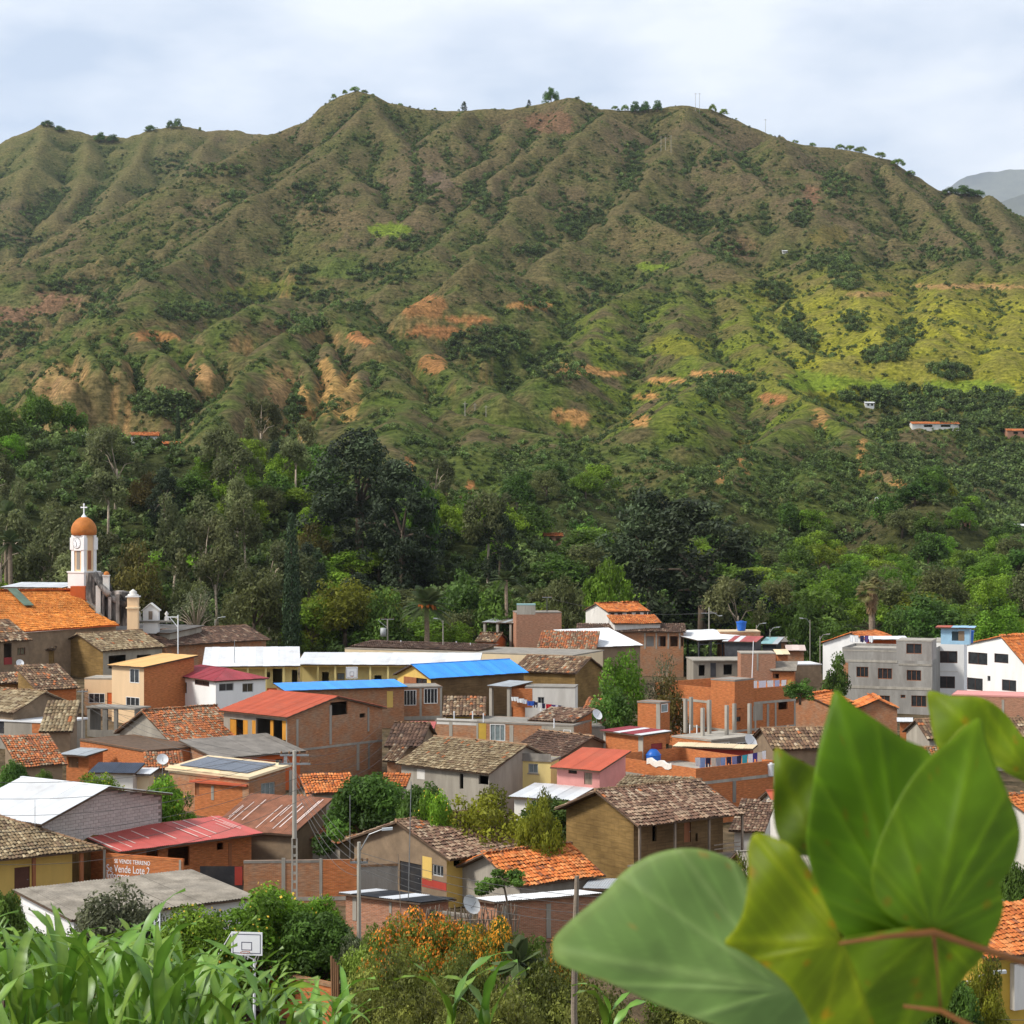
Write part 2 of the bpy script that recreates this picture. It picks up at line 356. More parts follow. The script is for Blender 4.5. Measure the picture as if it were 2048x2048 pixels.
SLOPE = np.hypot(gx, gy)
# visible distance per photo pixel column: walk each column front to back
def hit(px, py):
    j = int(np.clip(np.interp((px - CX) / FPX, tcol, np.arange(len(tcol))), 0, len(tcol) - 1))
    for i in range(110, len(yrow)):
        if PYY[i, j] <= py: return yrow[i]
    return None
def ground(x, y):
    i = np.interp(y, yrow, np.arange(len(yrow))); i0 = int(min(i, len(yrow) - 2)); fi = i - i0
    t = x / y
    def at(r):
        tt = t / (1 + (40 - yrow[r]) / 8) if yrow[r] < 40 else t
        j = np.interp(tt, tcol, np.arange(len(tcol))); j0 = int(min(j, len(tcol) - 2)); fj = j - j0
        return ZZ[r, j0] * (1 - fj) + ZZ[r, j0 + 1] * fj
    return float(at(i0) * (1 - fi) + at(i0 + 1) * fi)
# colours of the ground cover, with sunlight painted into the right slopes
def lerp(a, b, f): return a + (np.asarray(b) - a) * f[..., None]
nA = fbm(XX / 60, YY / 60, 4); nB = fbm(XX / 19 + 5, YY / 19, 4); nC = fbm(XX / 6 + 9, YY / 6, 3)
CC = np.zeros(ZZ.shape + (3,)); CC[:] = (.108, .092, .046)
CC = lerp(CC, (.135, .102, .062), np.clip((nA - .5) * 5, 0, 1))
lowg = np.clip((PYY - 420) / 260, 0, 1)
CC = lerp(CC, (.082, .116, .026), np.clip((nB - .49 + .2 * lowg) * 4, 0, 1) * (.42 + .55 * lowg))
CC = lerp(CC, (.112, .118, .046), np.clip((430 - PXX) / 150, 0, 1) * np.clip((430 - PYY) / 80, 0, 1) * .8)      # green grass of the far left slopes
painted_sun = np.clip((PXX - 1380) / 260, 0, 1) * np.clip((PYY - 520) / 90, 0, 1) * np.clip((840 - PYY) / 60, 0, 1)
CC = lerp(CC, (.30, .285, .034), painted_sun * (.55 + .45 * np.clip((nB - .35) * 3, 0, 1)))  # yellower grass here stands in for sunlight through a cloud gap
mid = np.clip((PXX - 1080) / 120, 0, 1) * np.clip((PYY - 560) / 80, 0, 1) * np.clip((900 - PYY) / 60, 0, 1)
CC = lerp(CC, (.150, .190, .026), mid * (1 - painted_sun) * np.clip((nB - .33) * 4, 0, 1) * .85)  # greener middle slopes, also brightened in colour as if sunlit
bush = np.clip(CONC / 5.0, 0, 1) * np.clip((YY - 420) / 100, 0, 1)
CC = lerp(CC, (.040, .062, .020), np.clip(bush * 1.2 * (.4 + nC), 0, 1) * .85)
nV = fbm(XX / 3.2, YY / 40, 3); cliff = np.clip((SLOPE - .95) * 2.2, 0, 1) * np.clip((nV - .36) * 5, 0, 1) * (PYY > 520) * (PYY < 930) * np.clip((1010 - PXX) / 60, 0, 1) * np.clip((nB - .35) * 4, 0, 1) * np.clip((YY - 700) / 60, 0, 1)
CC = lerp(CC, (.36, .215, .105), cliff * .85)
CC = lerp(CC, (.20, .13, .08), np.clip((SLOPE - .8) * 2, 0, 1) * np.clip((860 - PXX) / 120, 0, 1) * np.clip((PYY - 590) / 40, 0, 1) * (PYY < 900) * (YY > 700) * (1 - cliff) * .6)
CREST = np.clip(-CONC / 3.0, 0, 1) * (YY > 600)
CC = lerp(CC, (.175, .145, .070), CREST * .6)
# bare earth, roads, fields: (photo x, y, half width, half height, colour, strength)
TAN = (.44, .235, .095); BRN = (.21, .125, .08); GRN = (.17, .235, .03); SOIL = (.36, .17, .075)
PATCH = [(1056, 610, 45, 7, TAN, 1), (1150, 737, 45, 9, TAN, 1), (1210, 746, 40, 5, TAN, 1), (1326, 759, 36, 6, TAN, 1), (1405, 748, 26, 6, TAN, 1), (1458, 745, 14, 7, TAN, 1),
 (1543, 796, 30, 9, SOIL, 1), (1140, 833, 36, 15, TAN, 1), (1273, 841, 26, 12, TAN, 1), (1294, 793, 27, 6, TAN, 1), (726, 674, 30, 12, SOIL, 1), (866, 664, 62, 10, SOIL, 1), (940, 640, 40, 8, SOIL, 1),
 (866, 727, 26, 20, SOIL, .8), (845, 612, 50, 24, SOIL, .8), (818, 928, 10, 12, SOIL, 1), (936, 983, 13, 26, SOIL, 1), (310, 672, 45, 10, SOIL, .8), (779, 459, 42, 13, GRN, .9), (673, 536, 48, 20, (.10, .135, .035), .9), (600, 515, 60, 26, (.12, .12, .045), .7),
 (477, 589, 55, 13, (.13, .155, .03), .9), (560, 575, 60, 10, (.13, .155, .03), .8), (1686, 769, 110, 15, GRN, .9), (1935, 775, 90, 14, GRN, .9), (1620, 760, 60, 18, GRN, .8), (1305, 533, 34, 7, GRN, .9), (1360, 690, 60, 22, (.2, .2, .03), .8),
 (100, 600, 60, 13, BRN, 1), (60, 620, 60, 14, BRN, 1), (20, 640, 40, 10, BRN, 1), (30, 600, 50, 16, (.12, .13, .05), .8), (1660, 475, 36, 24, (.16, .13, .04), .7), (1480, 495, 34, 22, BRN, .5), (870, 360, 28, 20, (.15, .11, .085), .8),
 (1625, 392, 14, 22, (.2, .11, .07), .8), (1100, 245, 50, 22, (.19, .105, .07), .8), (1725, 915, 10, 40, TAN, .8), (1800, 965, 26, 12, TAN, .8), (1640, 838, 14, 22, TAN, .6), (1490, 905, 12, 40, SOIL, .7), (1443, 950, 10, 22, TAN, .8), (1770, 950, 30, 14, (.26, .17, .09), .7),
 (1940, 573, 120, 5, (.36, .22, .10), 1), (1740, 588, 50, 5, (.36, .22, .10), .8), (660, 440, 70, 26, (.17, .125, .07), .6), (1290, 480, 80, 26, (.17, .13, .065), .5), (560, 770, 30, 40, (.36, .22, .11), .6), (610, 830, 16, 55, (.42, .25, .10), .9), (650, 770, 14, 60, (.42, .25, .10), .8), (690, 790, 30, 50, (.42, .25, .10), .7), (110, 760, 50, 35, (.40, .24, .12), .6), (405, 750, 20, 20, (.42, .25, .12), .9)]
jit = (nC - .5) * 26 + (nB - .5) * 16; jit2 = (nC - .5) * 20 + (nB - .5) * 10
for px, py, hw, hh, c, s in PATCH:
    yh = hit(px, py + 2)
    if yh is None: continue
    d = np.hypot((PXX + jit - px) / hw, (PYY + jit2 * min(1, hh / 12) - py) / hh)
    m_ = np.clip((1.1 - d) * 9, 0, 1) * np.clip(2 - np.abs(YY - yh) / 90, 0, 1) * s
    CC = lerp(CC, c, m_); bush = bush * (1 - m_)
# near ground: trodden earth in town, leaf litter and grass under the trees
CC = lerp(CC, (.17, .125, .085), np.clip((352 - YY) / 20, 0, 1))
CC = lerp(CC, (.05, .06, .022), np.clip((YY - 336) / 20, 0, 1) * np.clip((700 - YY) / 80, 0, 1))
CC = lerp(CC, (.07, .085, .03), np.clip((62 - YY) / 10, 0, 1))
idx = np.arange(ZZ.size).reshape(ZZ.shape)
quads = np.stack([idx[:-1, :-1], idx[:-1, 1:], idx[1:, 1:], idx[1:, :-1]], -1).reshape(-1, 4)
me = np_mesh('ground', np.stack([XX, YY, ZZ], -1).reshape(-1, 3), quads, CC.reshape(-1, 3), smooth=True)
m, t, b = newmat('terrain')
a = N(t, 'Attribute', attribute_name='Col'); g = N(t, 'NewGeometry').outputs['Position']
n = N(t, 'TexNoise', Scale=.35, Detail=8.0, Roughness=.7); t.links.new(g, n.inputs['Vector'])
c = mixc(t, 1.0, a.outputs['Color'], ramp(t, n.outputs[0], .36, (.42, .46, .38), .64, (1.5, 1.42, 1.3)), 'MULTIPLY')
mpn = N(t, 'Mapping'); mpn.inputs['Scale'].default_value = (.06, .06, .9); t.links.new(g, mpn.inputs[0])
n2 = N(t, 'TexNoise', Scale=1.0, Detail=5.0, Roughness=.6); t.links.new(mpn.outputs[0], n2.inputs['Vector'])
c = mixc(t, 1.0, c, ramp(t, n2.outputs[0], .35, (.76, .78, .74), .65, (1.2, 1.18, 1.12)), 'MULTIPLY')
t.links.new(c, b.inputs['Base Color']); b.inputs['Roughness'].default_value = 1.0; b.inputs['Specular IOR Level'].default_value = .05
bp = N(t, 'Bump', Strength=.9, Distance=2.5); t.links.new(n.outputs[0], bp.inputs['Height']); t.links.new(bp.outputs[0], b.inputs['Normal'])
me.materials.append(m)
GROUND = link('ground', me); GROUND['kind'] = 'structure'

# far blue mountains beyond the right shoulder
def far_mountain(name, prof, Y, depth, colr):
    px = np.linspace(prof[0][0], prof[-1][0], 160)
    py = np.interp(px, [p[0] for p in prof], [p[1] for p in prof]) + (fbm(px / 24, px * 0 + Y, 4) - .5) * 9
    rows = 40; V = []
    for r in range(rows):
        f = r / (rows - 1); yy = Y - depth * f
        X_ = (px - CX) / FPX * Y; Z_ = (CY - py) / FPX * Y
        V.append(np.stack([X_, np.full_like(X_, yy) + (fbm(X_ / 1100, X_ * 0 + f * 9, 3) - .5) * 700 * (f > 0), Z_ * (1 - f) ** 1.1 + (fbm(X_ / 800, X_ * 0 + f * 6, 4) - .5) * 520 * min(f * 3, 1) - 250 * f], -1))
    V = np.array(V).reshape(-1, 3); n_ = len(px); ii = np.arange(rows * n_).reshape(rows, n_)
    Q = np.stack([ii[:-1, :-1], ii[1:, :-1], ii[1:, 1:], ii[:-1, 1:]], -1).reshape(-1, 4)
    me = np_mesh(name, V, Q, smooth=True); plain(name + '_soil', colr, .95, .3, .01); me.materials.append(MAT[name + '_soil'])
    o = link(name, me); o['kind'] = 'structure'
far_mountain('far_mountain', [(1500, 560), (1800, 420), (1893, 378), (1935, 353), (1978, 344), (2048, 338), (2200, 330), (2500, 380)], 25000, 7000, (.10, .10, .055))
far_mountain('far_hill', [(1700, 560), (1900, 440), (1994, 406), (2020, 396), (2048, 390), (2300, 370), (2600, 420)], 17000, 4000, (.085, .085, .045))
# ---------------------------------------------------------------- plants
foliage('leaf_eucalyptus', (0.125, 0.135, 0.050)); foliage('leaf_acacia', (0.165, 0.245, 0.020)); foliage('leaf_round', (0.085, 0.150, 0.022))
foliage('leaf_dark', (0.042, 0.060, 0.024), .2); foliage('leaf_olive', (0.145, 0.155, 0.050)); foliage('leaf_cypress', (0.030, 0.050, 0.018), .15)
foliage('leaf_yellow', (0.200, 0.215, 0.018)); foliage('leaf_bronze', (0.125, 0.098, 0.024)); foliage('leaf_grey', (0.150, 0.165, 0.085)); foliage('leaf_scrub', (0.088, 0.126, 0.031), .3, vr=(.5, 1.6))
foliage('leaf_palm', (.085, .115, .040), .25, False); foliage('leaf_fan', (.20, .17, .06), .25, False); foliage('petal_orange', (.62, .22, .02), .3); foliage('petal_yellow', (.75, .55, .06), .3); foliage('leaf_bright', (0.150, 0.260, 0.020))
foliage('leaf_thorn', (.165, .180, .034)); foliage('leaf_blossom', (.125, .175, .026)); plain('bark_pale', (.42, .33, .24), .9, .3, 1.5); plain('bark', (.14, .10, .07), .95, .3, 2.0); plain('dead_frond', (.22, .14, .07), .95, .3, 2.0); plain('fruit_orange', (.55, .16, .03), .8, .2, 2)
plain('bark_palm', (.27, .2, .14), .95, .35, 3.0)

def cards(C, R, n, size, flat=1.0, tint=.38, seed=1, droop=0., shell=.5, aspect=.5, hue=(0, 0, 0)):
    """n leaf-sized faces spread through clumps with centres C and radii R"""
    r = np.random.RandomState(seed); C = np.asarray(C, float); R = np.asarray(R, float)
    pr = R ** 2 / np.sum(R ** 2); k = r.choice(len(C), n, p=pr)
    d = r.normal(size=(n, 3)); d /= np.linalg.norm(d, axis=1)[:, None]
    rad = R[k] * (shell + (1 - shell) * r.rand(n) ** .6)
    p = C[k] + d * rad[:, None] * np.array([1, 1, flat])
    nn = d * .7 + r.normal(size=(n, 3)) * .55 + np.array([0, 0, .45]); nn /= np.linalg.norm(nn, axis=1)[:, None]
    a = np.cross(nn, r.normal(size=(n, 3))); a /= np.linalg.norm(a, axis=1)[:, None]
    if droop: a = a * (1 - droop) + np.array([0, 0, -1]) * droop; a /= np.linalg.norm(a, axis=1)[:, None]
    b = np.cross(nn, a); b /= np.linalg.norm(b, axis=1)[:, None] + 1e-9
    s = size * (.6 + .8 * r.rand(n))[:, None]
    V = np.stack([p - a * s, p + b * s * aspect, p + a * s, p - b * s * aspect], 1).reshape(-1, 3)
    ct = np.exp(r.normal(size=len(C)) * tint)[k] * (.8 + .4 * r.rand(n))
    cc = np.stack([ct * (1 + hue[0] * r.rand(n)), ct * (1 + hue[1] * r.rand(n)), ct], -1)
    return V, np.repeat(np.clip(cc, .25, 2.2), 4, axis=0)
def crown_mesh(name, parts, mat):
    V = np.concatenate([p[0] for p in parts]); c = np.concatenate([p[1] for p in parts])
    me = np_mesh(name, V, np.arange(len(V)).reshape(-1, 4), c); me.materials.append(MAT[mat]); return me
def trunk_mesh(name, H, r0, forks, mat, lean=.3, seed=1, base_frac=.45):
    r = random.Random(seed); mb = MB(); tips = []
    top = Vector((r.uniform(-lean, lean), r.uniform(-lean, lean), H * base_frac))
    mb.tube([(0, 0, -.6), (top.x * .4, top.y * .3, H * base_frac * .5), top], [r0 * 1.2, r0 * .9, r0 * .7], 7)
    for (x, y, z) in forks:
        e = Vector((x, y, z)); mid_ = top.lerp(e, .5) + Vector((0, 0, (e - top).length * .08))
        st = Vector((top.x * .8, top.y * .7, H * base_frac * r.uniform(.72, .98)))
        mb.tube([st, mid_, e], [r0 * .5, r0 * .34, r0 * .13], 5)
    return mb.mesh(name, mat, True)
PROTO = {}
def proto(name, H, W, crown, trunk, extra=()): PROTO[name] = (H, W, crown, trunk, extra)
def dome(n, W, H0, H1, r0, r1, seed, flat=1.0, low=.0):
    r = np.random.RandomState(seed); C = []; R = []
    for i in range(n):
        a = r.rand() * 6.283; u = math.sqrt(r.rand()); z = H0 + (H1 - H0) * (low + (1 - low) * math.sqrt(max(0, 1 - u * u)) * (.55 + .45 * r.rand()))
        rr = r0 + (r1 - r0) * r.rand(); C.append((math.cos(a) * u * (W / 2 - rr * .6), math.sin(a) * u * (W / 2 - rr * .6), z - rr * flat * .6)); R.append(rr)
    return C, R
for i in range(3):      # eucalyptus: long pale stems, loose crowns
    r = random.Random(40 + i); H = 20.; C = []; R = []; fk = []
    for k in range(5):
        a = r.random() * 6.28; d_ = r.uniform(1.2, 3.4); z = r.uniform(11, 17.5); fk.append((math.cos(a) * d_, math.sin(a) * d_, z))
        for j in range(5): C.append((fk[-1][0] + r.uniform(-1.5, 1.5), fk[-1][1] + r.uniform(-1.5, 1.5), z + r.uniform(-2.2, 2.4))); R.append(r.uniform(.9, 1.7))
    proto('euc%d' % i, H, 9., crown_mesh('eucalyptus_crown', [cards(C, R, 2600, .36, 1.15, .3, 50 + i, .45, .35, .42)], 'leaf_eucalyptus'), trunk_mesh('eucalyptus_trunk', H, .26, fk, 'bark_pale', .9, 60 + i, .5))
for i in range(3):      # spreading acacia: flat layers
    r = random.Random(70 + i); H = 9.; C, R = dome(38, 13, 2.6, 9, 1.2, 2.1, 80 + i, .6, .12)
    proto('aca%d' % i, H, 14., crown_mesh('acacia_crown', [cards(C, R, 4000, .29, .62, .34, 90 + i, 0, .45, .5)], 'leaf_acacia'), trunk_mesh('acacia_trunk', H, .3, [C[k] for k in range(0, 12, 2)], 'bark', .4, 100 + i, .35))
for i in range(3):      # round broadleaf
    H = 9.; C, R = dome(34, 8.5, .9, 9, 1.0, 1.8, 110 + i, .9, .1)
    proto('rnd%d' % i, H, 8.5, crown_mesh('broadleaf_crown', [cards(C, R, 3200, .28, .85, .36, 120 + i, 0, .5, .55)], 'leaf_round'), trunk_mesh('broadleaf_trunk', H, .28, [C[k] for k in range(0, 9, 2)], 'bark', .2, 130 + i, .3))
for i in range(2):      # big dark evergreen
    r = random.Random(140 + i); H = 20.; C = []; R = []
    for k in range(70):
        z = r.uniform(2.5, 19); wz = 6.6 * math.sin(math.pi * min(1, (z + 3) / 23) ** 1.1) ** .8; a = r.random() * 6.28; u = r.uniform(.35, 1)
        C.append((math.cos(a) * wz * u, math.sin(a) * wz * u, z)); R.append(r.uniform(1.1, 2.1))
    proto('drk%d' % i, H, 14., crown_mesh('evergreen_crown', [cards(C, R, 9500, .32, .7, .36, 150 + i, .1, .45, .42)], 'leaf_dark'), trunk_mesh('evergreen_trunk', H, .5, [C[k] for k in range(0, 14, 2)], 'bark', .3, 160 + i, .5))
for nm, mt, sd in (('wil', 'leaf_olive', 170), ('brz', 'leaf_bronze', 180), ('yel', 'leaf_yellow', 190), ('bri', 'leaf_bright', 195)):
    C, R = dome(44, 11, 1.0, 11, 1.0, 1.9, sd, 1.0, .05)
    proto(nm + '0', 11., 11., crown_mesh(nm + '_crown', [cards(C, R, 5200, .27, .9, .3, sd + 1, .25 if nm == 'wil' else 0, .45, .45)], mt), trunk_mesh(nm + '_trunk', 11, .3, [C[k] for k in range(0, 9, 2)], 'bark', .3, sd + 2, .3))
r = random.Random(200); C = [(0, 0, z) for z in np.linspace(1.2, 16.2, 34)]; R = [.35 + .85 * math.sin(math.pi * min(1, (17.2 - z[2]) / 15.5) * .5) ** .8 for z in C]
proto('cyp0', 17., 2.4, crown_mesh('cypress_crown', [cards(C, R, 4200, .22, 1.4, .18, 201, .55, .6, .35)], 'leaf_cypress'), trunk_mesh('cypress_trunk', 17, .16, [], 'bark', 0, 202, .8))
C, R = dome(26, 9, 2, 8, .8, 1.6, 210, .8, .1)
proto('gry0', 8., 9., crown_mesh('thin_crown', [cards(C, R, 900, .2, .8, .3, 211, 0, .3, .4)], 'leaf_grey'), trunk_mesh('thin_trunk', 8, .2, [C[k] for k in range(0, 24, 1)], 'bark_pale', .4, 212, .25))
# near shrubs and trees with fine leaves
for nm, mt, sd, H, W, n_, sz in (('nlime', 'leaf_bright', 220, 5., 6., 20000, .10), ('ndark', 'leaf_round', 230, 5., 6., 20000, .115), ('nyel', 'leaf_yellow', 240, 5., 7., 14000, .11), ('ngrey', 'leaf_grey', 250, 4., 4.5, 11000, .09), ('nscrub', 'leaf_thorn', 260, 3.6, 6., 13000, .08)):
    C, R = dome(60, W, .5, H, .45, .95, sd, .85, .05)
    ex = []
    if nm == 'nlime': ex = [('flowers', crown_mesh('flowers', [cards(C, np.array(R) * 1.08, 380, .055, .9, .1, sd + 5, 0, .92, .9)], 'petal_yellow'))]
    proto(nm + '0', H, W, crown_mesh(nm + '_crown', [cards(C, R, n_, sz, .85, .36, sd + 1, 0, .4, .5)], mt), trunk_mesh(nm + '_trunk', H, .13, [C[k] for k in range(0, 16, 1)], 'bark', .2, sd + 2, .25), ex)
C, R = dome(64, 9, .6, 3.6, .45, .8, 270, .6, .3)
hi_ = [k for k in range(len(C)) if C[k][2] > 2.0 and C[k][0] + .5 * C[k][1] > -.6]
proto('nflower0', 3.6, 9., crown_mesh('flower_shrub_crown', [cards(C, R, 15000, .08, .7, .34, 271, 0, .4, .5)], 'leaf_blossom'), trunk_mesh('flower_shrub_trunk', 3.6, .12, [C[k] for k in range(0, 16)], 'bark', .2, 272, .2),
      [('flowers', crown_mesh('orange_flowers', [cards([C[k] for k in hi_], [R[k] * 1.05 for k in hi_], 5200, .06, .7, .25, 273, 0, .75, .7)], 'petal_orange'))])

def plant(pn, name, label, cat, px, ptop, Y, wpx, group=None, rot=None, base=None):
    H, W, cm, tm, ex = PROTO[pn]; Y = Y * 1.3
    top = P(px, ptop, Y); g = ground(top.x, Y) if base is None else base
    h = max(1.0, top.z - g); w = wpx / FPX * Y
    o = thing(name, label, cat, (top.x, Y, g), rot if rot is not None else RND.uniform(0, 6.28), group)
    o.scale = (w / W, w / W, h / H)
    link('trunk', tm, o); link('crown', cm, o)
    for nm, me in ex: link(nm, me, o)['kind'] = 'stuff'
    return o
# ---- single trees one can tell apart
S_ = [('drk0', 'evergreen_tree', 'tall dark evergreen, left of the twin giants behind the red-roofed villa', 'tree', 1298, 978, 290, 230),
 ('drk1', 'evergreen_tree', 'broadest dark evergreen, right of the twin giants behind the metal canopy', 'tree', 1405, 996, 282, 290),
 ('drk0', 'evergreen_tree', 'very tall dark evergreen above the middle of the wooded slope', 'tree', 720, 856, 345, 230), ('drk1', 'evergreen_tree', 'dark evergreen right of the tallest one on the wooded slope', 'tree', 805, 918, 335, 190),
 ('rnd0', 'broadleaf_tree', 'small round dark tree on the spur right of the tall evergreens', 'tree', 852, 944, 340, 70), ('drk1', 'evergreen_tree', 'dark feathery tree lowest right on the wooded slope crest', 'tree', 1000, 1005, 330, 90),
 ('cyp0', 'cypress_tree', 'tall narrow dark cypress behind the long white school roof', 'tree', 583, 1018, 258, 40), ('cyp0', 'cypress_tree', 'thin dark cypress standing on the wooded skyline beside the hilltop house', 'tree', 356, 812, 415, 13),
 ('cyp0', 'cypress_tree', 'short stout cypress on the skyline of the wooded slope', 'tree', 551, 880, 400, 34),
 ('wil0', 'willow_tree', 'pale olive round tree left of the tall cypress', 'tree', 510, 1112, 262, 150), ('yel0', 'yellow_green_tree', 'large yellow-green tree right of the tall cypress', 'tree', 690, 1132, 264, 180),
 ('brz0', 'bronze_tree', 'bronze-brown leafy tree right of the church clock tower', 'tree', 270, 1058, 268, 130), ('gry0', 'thin_tree', 'grey half-bare tree behind the church roof end', 'tree', 395, 1168, 262, 130),
 ('rnd1', 'broadleaf_tree', 'green tree between the yellow-green tree and the date palm', 'tree', 770, 1165, 262, 90), ('rnd2', 'broadleaf_tree', 'deep green tree right behind the date palm', 'tree', 925, 1130, 275, 130),
 ('rnd0', 'broadleaf_tree', 'deep green tree with red blossoms right of the date palm', 'tree', 1000, 1150, 268, 120), ('wil0', 'feathery_tree', 'feathery green tree left of the red-roofed villa', 'tree', 1130, 1130, 268, 110),
 ('aca0', 'acacia_tree', 'flat-topped bright acacia above the red-roofed villa', 'tree', 1215, 1110, 280, 130), ('rnd2', 'conical_tree', 'dark conical tree behind the small sheds, left of the fan palm', 'tree', 1600, 1195, 262, 60),
 ('rnd1', 'broadleaf_tree', 'low round tree left of the fan palm', 'tree', 1655, 1235, 262, 90), ('rnd0', 'broadleaf_tree', 'dark rounded tree just right of the fan palm', 'tree', 1795, 1205, 262, 90),
 ('bri0', 'round_tree', 'tall light green tree at the right edge of the valley wood', 'tree', 1990, 1140, 300, 110),
 ('rnd1', 'broadleaf_tree', 'dark leafy tree between the grey concrete block and the sheds', 'tree', 1672, 1296, 205, 62),
 ('bri0', 'round_tree', 'bright round garden tree in front of the steel canopy', 'tree', 1243, 1284, 178, 125), ('gry0', 'flowering_tree', 'dark shrubby tree right of the bright round garden tree', 'tree', 1330, 1296, 176, 95),
 ('brz0', 'shrub', 'dusky shrub under the concrete house beside the canopy', 'shrub', 1335, 1330, 172, 90), ('rnd2', 'shrub', 'leafy shrub hanging over the wall below the bright garden tree', 'shrub', 1225, 1350, 168, 110),
 ('rnd2', 'shrub', 'small green bush on the roof edge beside the laundry parapet', 'shrub', 1600, 1354, 165, 75, None, None, -20.5),
 ('ndark0', 'dark_tree', 'dense dark green tree in front of the orange tiled roof', 'tree', 735, 1540, 110, 240), ('ndark0', 'dark_tree', 'dark bush right of the dense tree, under the brown tiled house', 'tree', 850, 1560, 107, 150),
 ('nlime0', 'bush', 'light green bush topping the dense dark tree', 'bush', 870, 1562, 106, 110), ('nyel0', 'yellow_tree', 'yellow-green rounded tree behind the big brown tiled roof', 'tree', 965, 1572, 107, 250),
 ('ndark0', 'dark_tree', 'deep green tree between the big tiled roof and the adobe house', 'tree', 1105, 1592, 113, 220), ('nyel0', 'yellow_tree', 'sparse light tree in front of the white flat roof', 'tree', 1080, 1576, 103, 120),
 ('nlime0', 'bush', 'bright green bush left of the cream house, before the white roofs', 'bush', 200, 1533, 118, 130), ('nlime0', 'lemon_tree', 'round green tree right of the white metal roof house', 'tree', 338, 1536, 112, 130),
 ('ndark0', 'shrub', 'dark spiky shrub at the left edge below the tiled roofs', 'shrub', 30, 1516, 118, 100), ('ndark0', 'shrub', 'bluish shrub under the tiled roof at the left', 'shrub', 90, 1535, 117, 70),
 ('ngrey0', 'greyish_bush', 'grey-green blossoming bush before the fibre cement roof', 'bush', 245, 1748, 82, 230), ('nlime0', 'lime_tree', 'lime tree dotted with yellow blossom behind the basketball hoop', 'tree', 525, 1750, 82, 290), ('nlime0', 'lime_tree', 'green lime tree left of the basketball hoop', 'tree', 405, 1795, 80, 250), ('ndark0', 'dark_tree', 'shaded dark tree right of the lime tree', 'tree', 625, 1815, 81, 220),
 ('ndark0', 'dark_tree', 'dark tree at the left edge below the yellow house', 'tree', 8, 1772, 80, 110), ('ndark0', 'dark_shrub', 'dark shrub beside the white shed wall', 'shrub', 72, 1850, 77, 110),
 ('nflower0', 'flowering_shrub', 'wide shrub with orange blossom over the brick wall, left one', 'shrub', 835, 1822, 78, 330), ('nflower0', 'flowering_shrub', 'shrub glowing with orange blossom beside the satellite dish', 'shrub', 1000, 1845, 76, 290), ('nscrub0', 'thorn_bush', 'olive thorn bush under the left orange blossom', 'bush', 790, 1868, 73, 230), ('nscrub0', 'thorn_bush', 'olive thorn bush between the two blossoming shrubs', 'bush', 930, 1880, 72, 220),
 ('nscrub0', 'thorn_bush', 'pale thorn bush at the foot of the wooden post', 'bush', 1080, 1900, 70, 240), ('nscrub0', 'thorn_bush', 'dry thorn bush in the bottom middle', 'bush', 860, 1945, 68, 240), ('nscrub0', 'thorn_bush', 'yellowish thorn bush low beside the maize', 'bush', 1010, 1958, 66, 260), ('nscrub0', 'thorn_bush', 'thorn bush under the pale foreground leaf', 'bush', 1200, 1960, 66, 240), ('nflower0', 'flowering_shrub', 'orange shrub half hidden by the pale foreground leaf', 'shrub', 1110, 1885, 73, 150),
 ('nyel0', 'yellow_tree', 'leafy garden tree behind the street lamp at the lower right', 'tree', 1965, 1905, 70, 150), ('ndark0', 'dark_tree', 'dark tree behind the white balcony at the right edge', 'tree', 2030, 1712, 84, 110), ('ndark0', 'dark_tree', 'shaded tree at the lower right corner below the leaves', 'tree', 1900, 1940, 68, 170), ('nlime0', 'bush', 'green bush half hidden behind the big leaves', 'bush', 1540, 1940, 70, 160), ('nyel0', 'bush', 'light bush behind the adobe house balcony', 'bush', 1470, 1706, 86, 120), ('ndark0', 'dark_tree', 'dark garden tree left of the houses hidden by the big leaves', 'tree', 1560, 1690, 96, 170), ('nlime0', 'garden_tree', 'light garden tree between the houses hidden by the big leaves', 'tree', 1740, 1600, 112, 170), ('nyel0', 'garden_tree', 'yellowish garden tree behind the broad right-hand leaf', 'tree', 1760, 1760, 90, 220), ('ndark0', 'garden_tree', 'dark garden tree behind the lower edge of the leaves', 'tree', 1690, 1880, 78, 260), ('nlime0', 'garden_tree', 'light garden tree behind the stem of the leaves', 'tree', 1400, 1870, 80, 230), ('nscrub0', 'thorn_bush', 'thorn bush behind the folded leaf', 'bush', 1620, 1985, 68, 320), ('nscrub0', 'thorn_bush', 'thorn bush behind the pale leaf, right side', 'bush', 1380, 1960, 70, 300),
 ('ngrey0', 'lilac_shrub', 'pale lilac flowering shrub beside the concrete pole', 'shrub', 700, 1848, 80, 80), ('nlime0', 'vine', 'leafy vine on the brick building beside the lime tree', 'vine', 640, 1778, 86, 130), ('nscrub0', 'thorn_bush', 'thorn bush between the wooden post and the pale foreground leaf', 'bush', 1150, 1925, 70, 280), ('nscrub0', 'thorn_bush', 'olive bush at the bottom edge left of the wooden post', 'bush', 940, 1985, 66, 260), ('nscrub0', 'thorn_bush', 'low bush at the bottom edge beneath the orange blossom', 'bush', 760, 1960, 68, 230)]
for a_ in S_: plant(*a_)
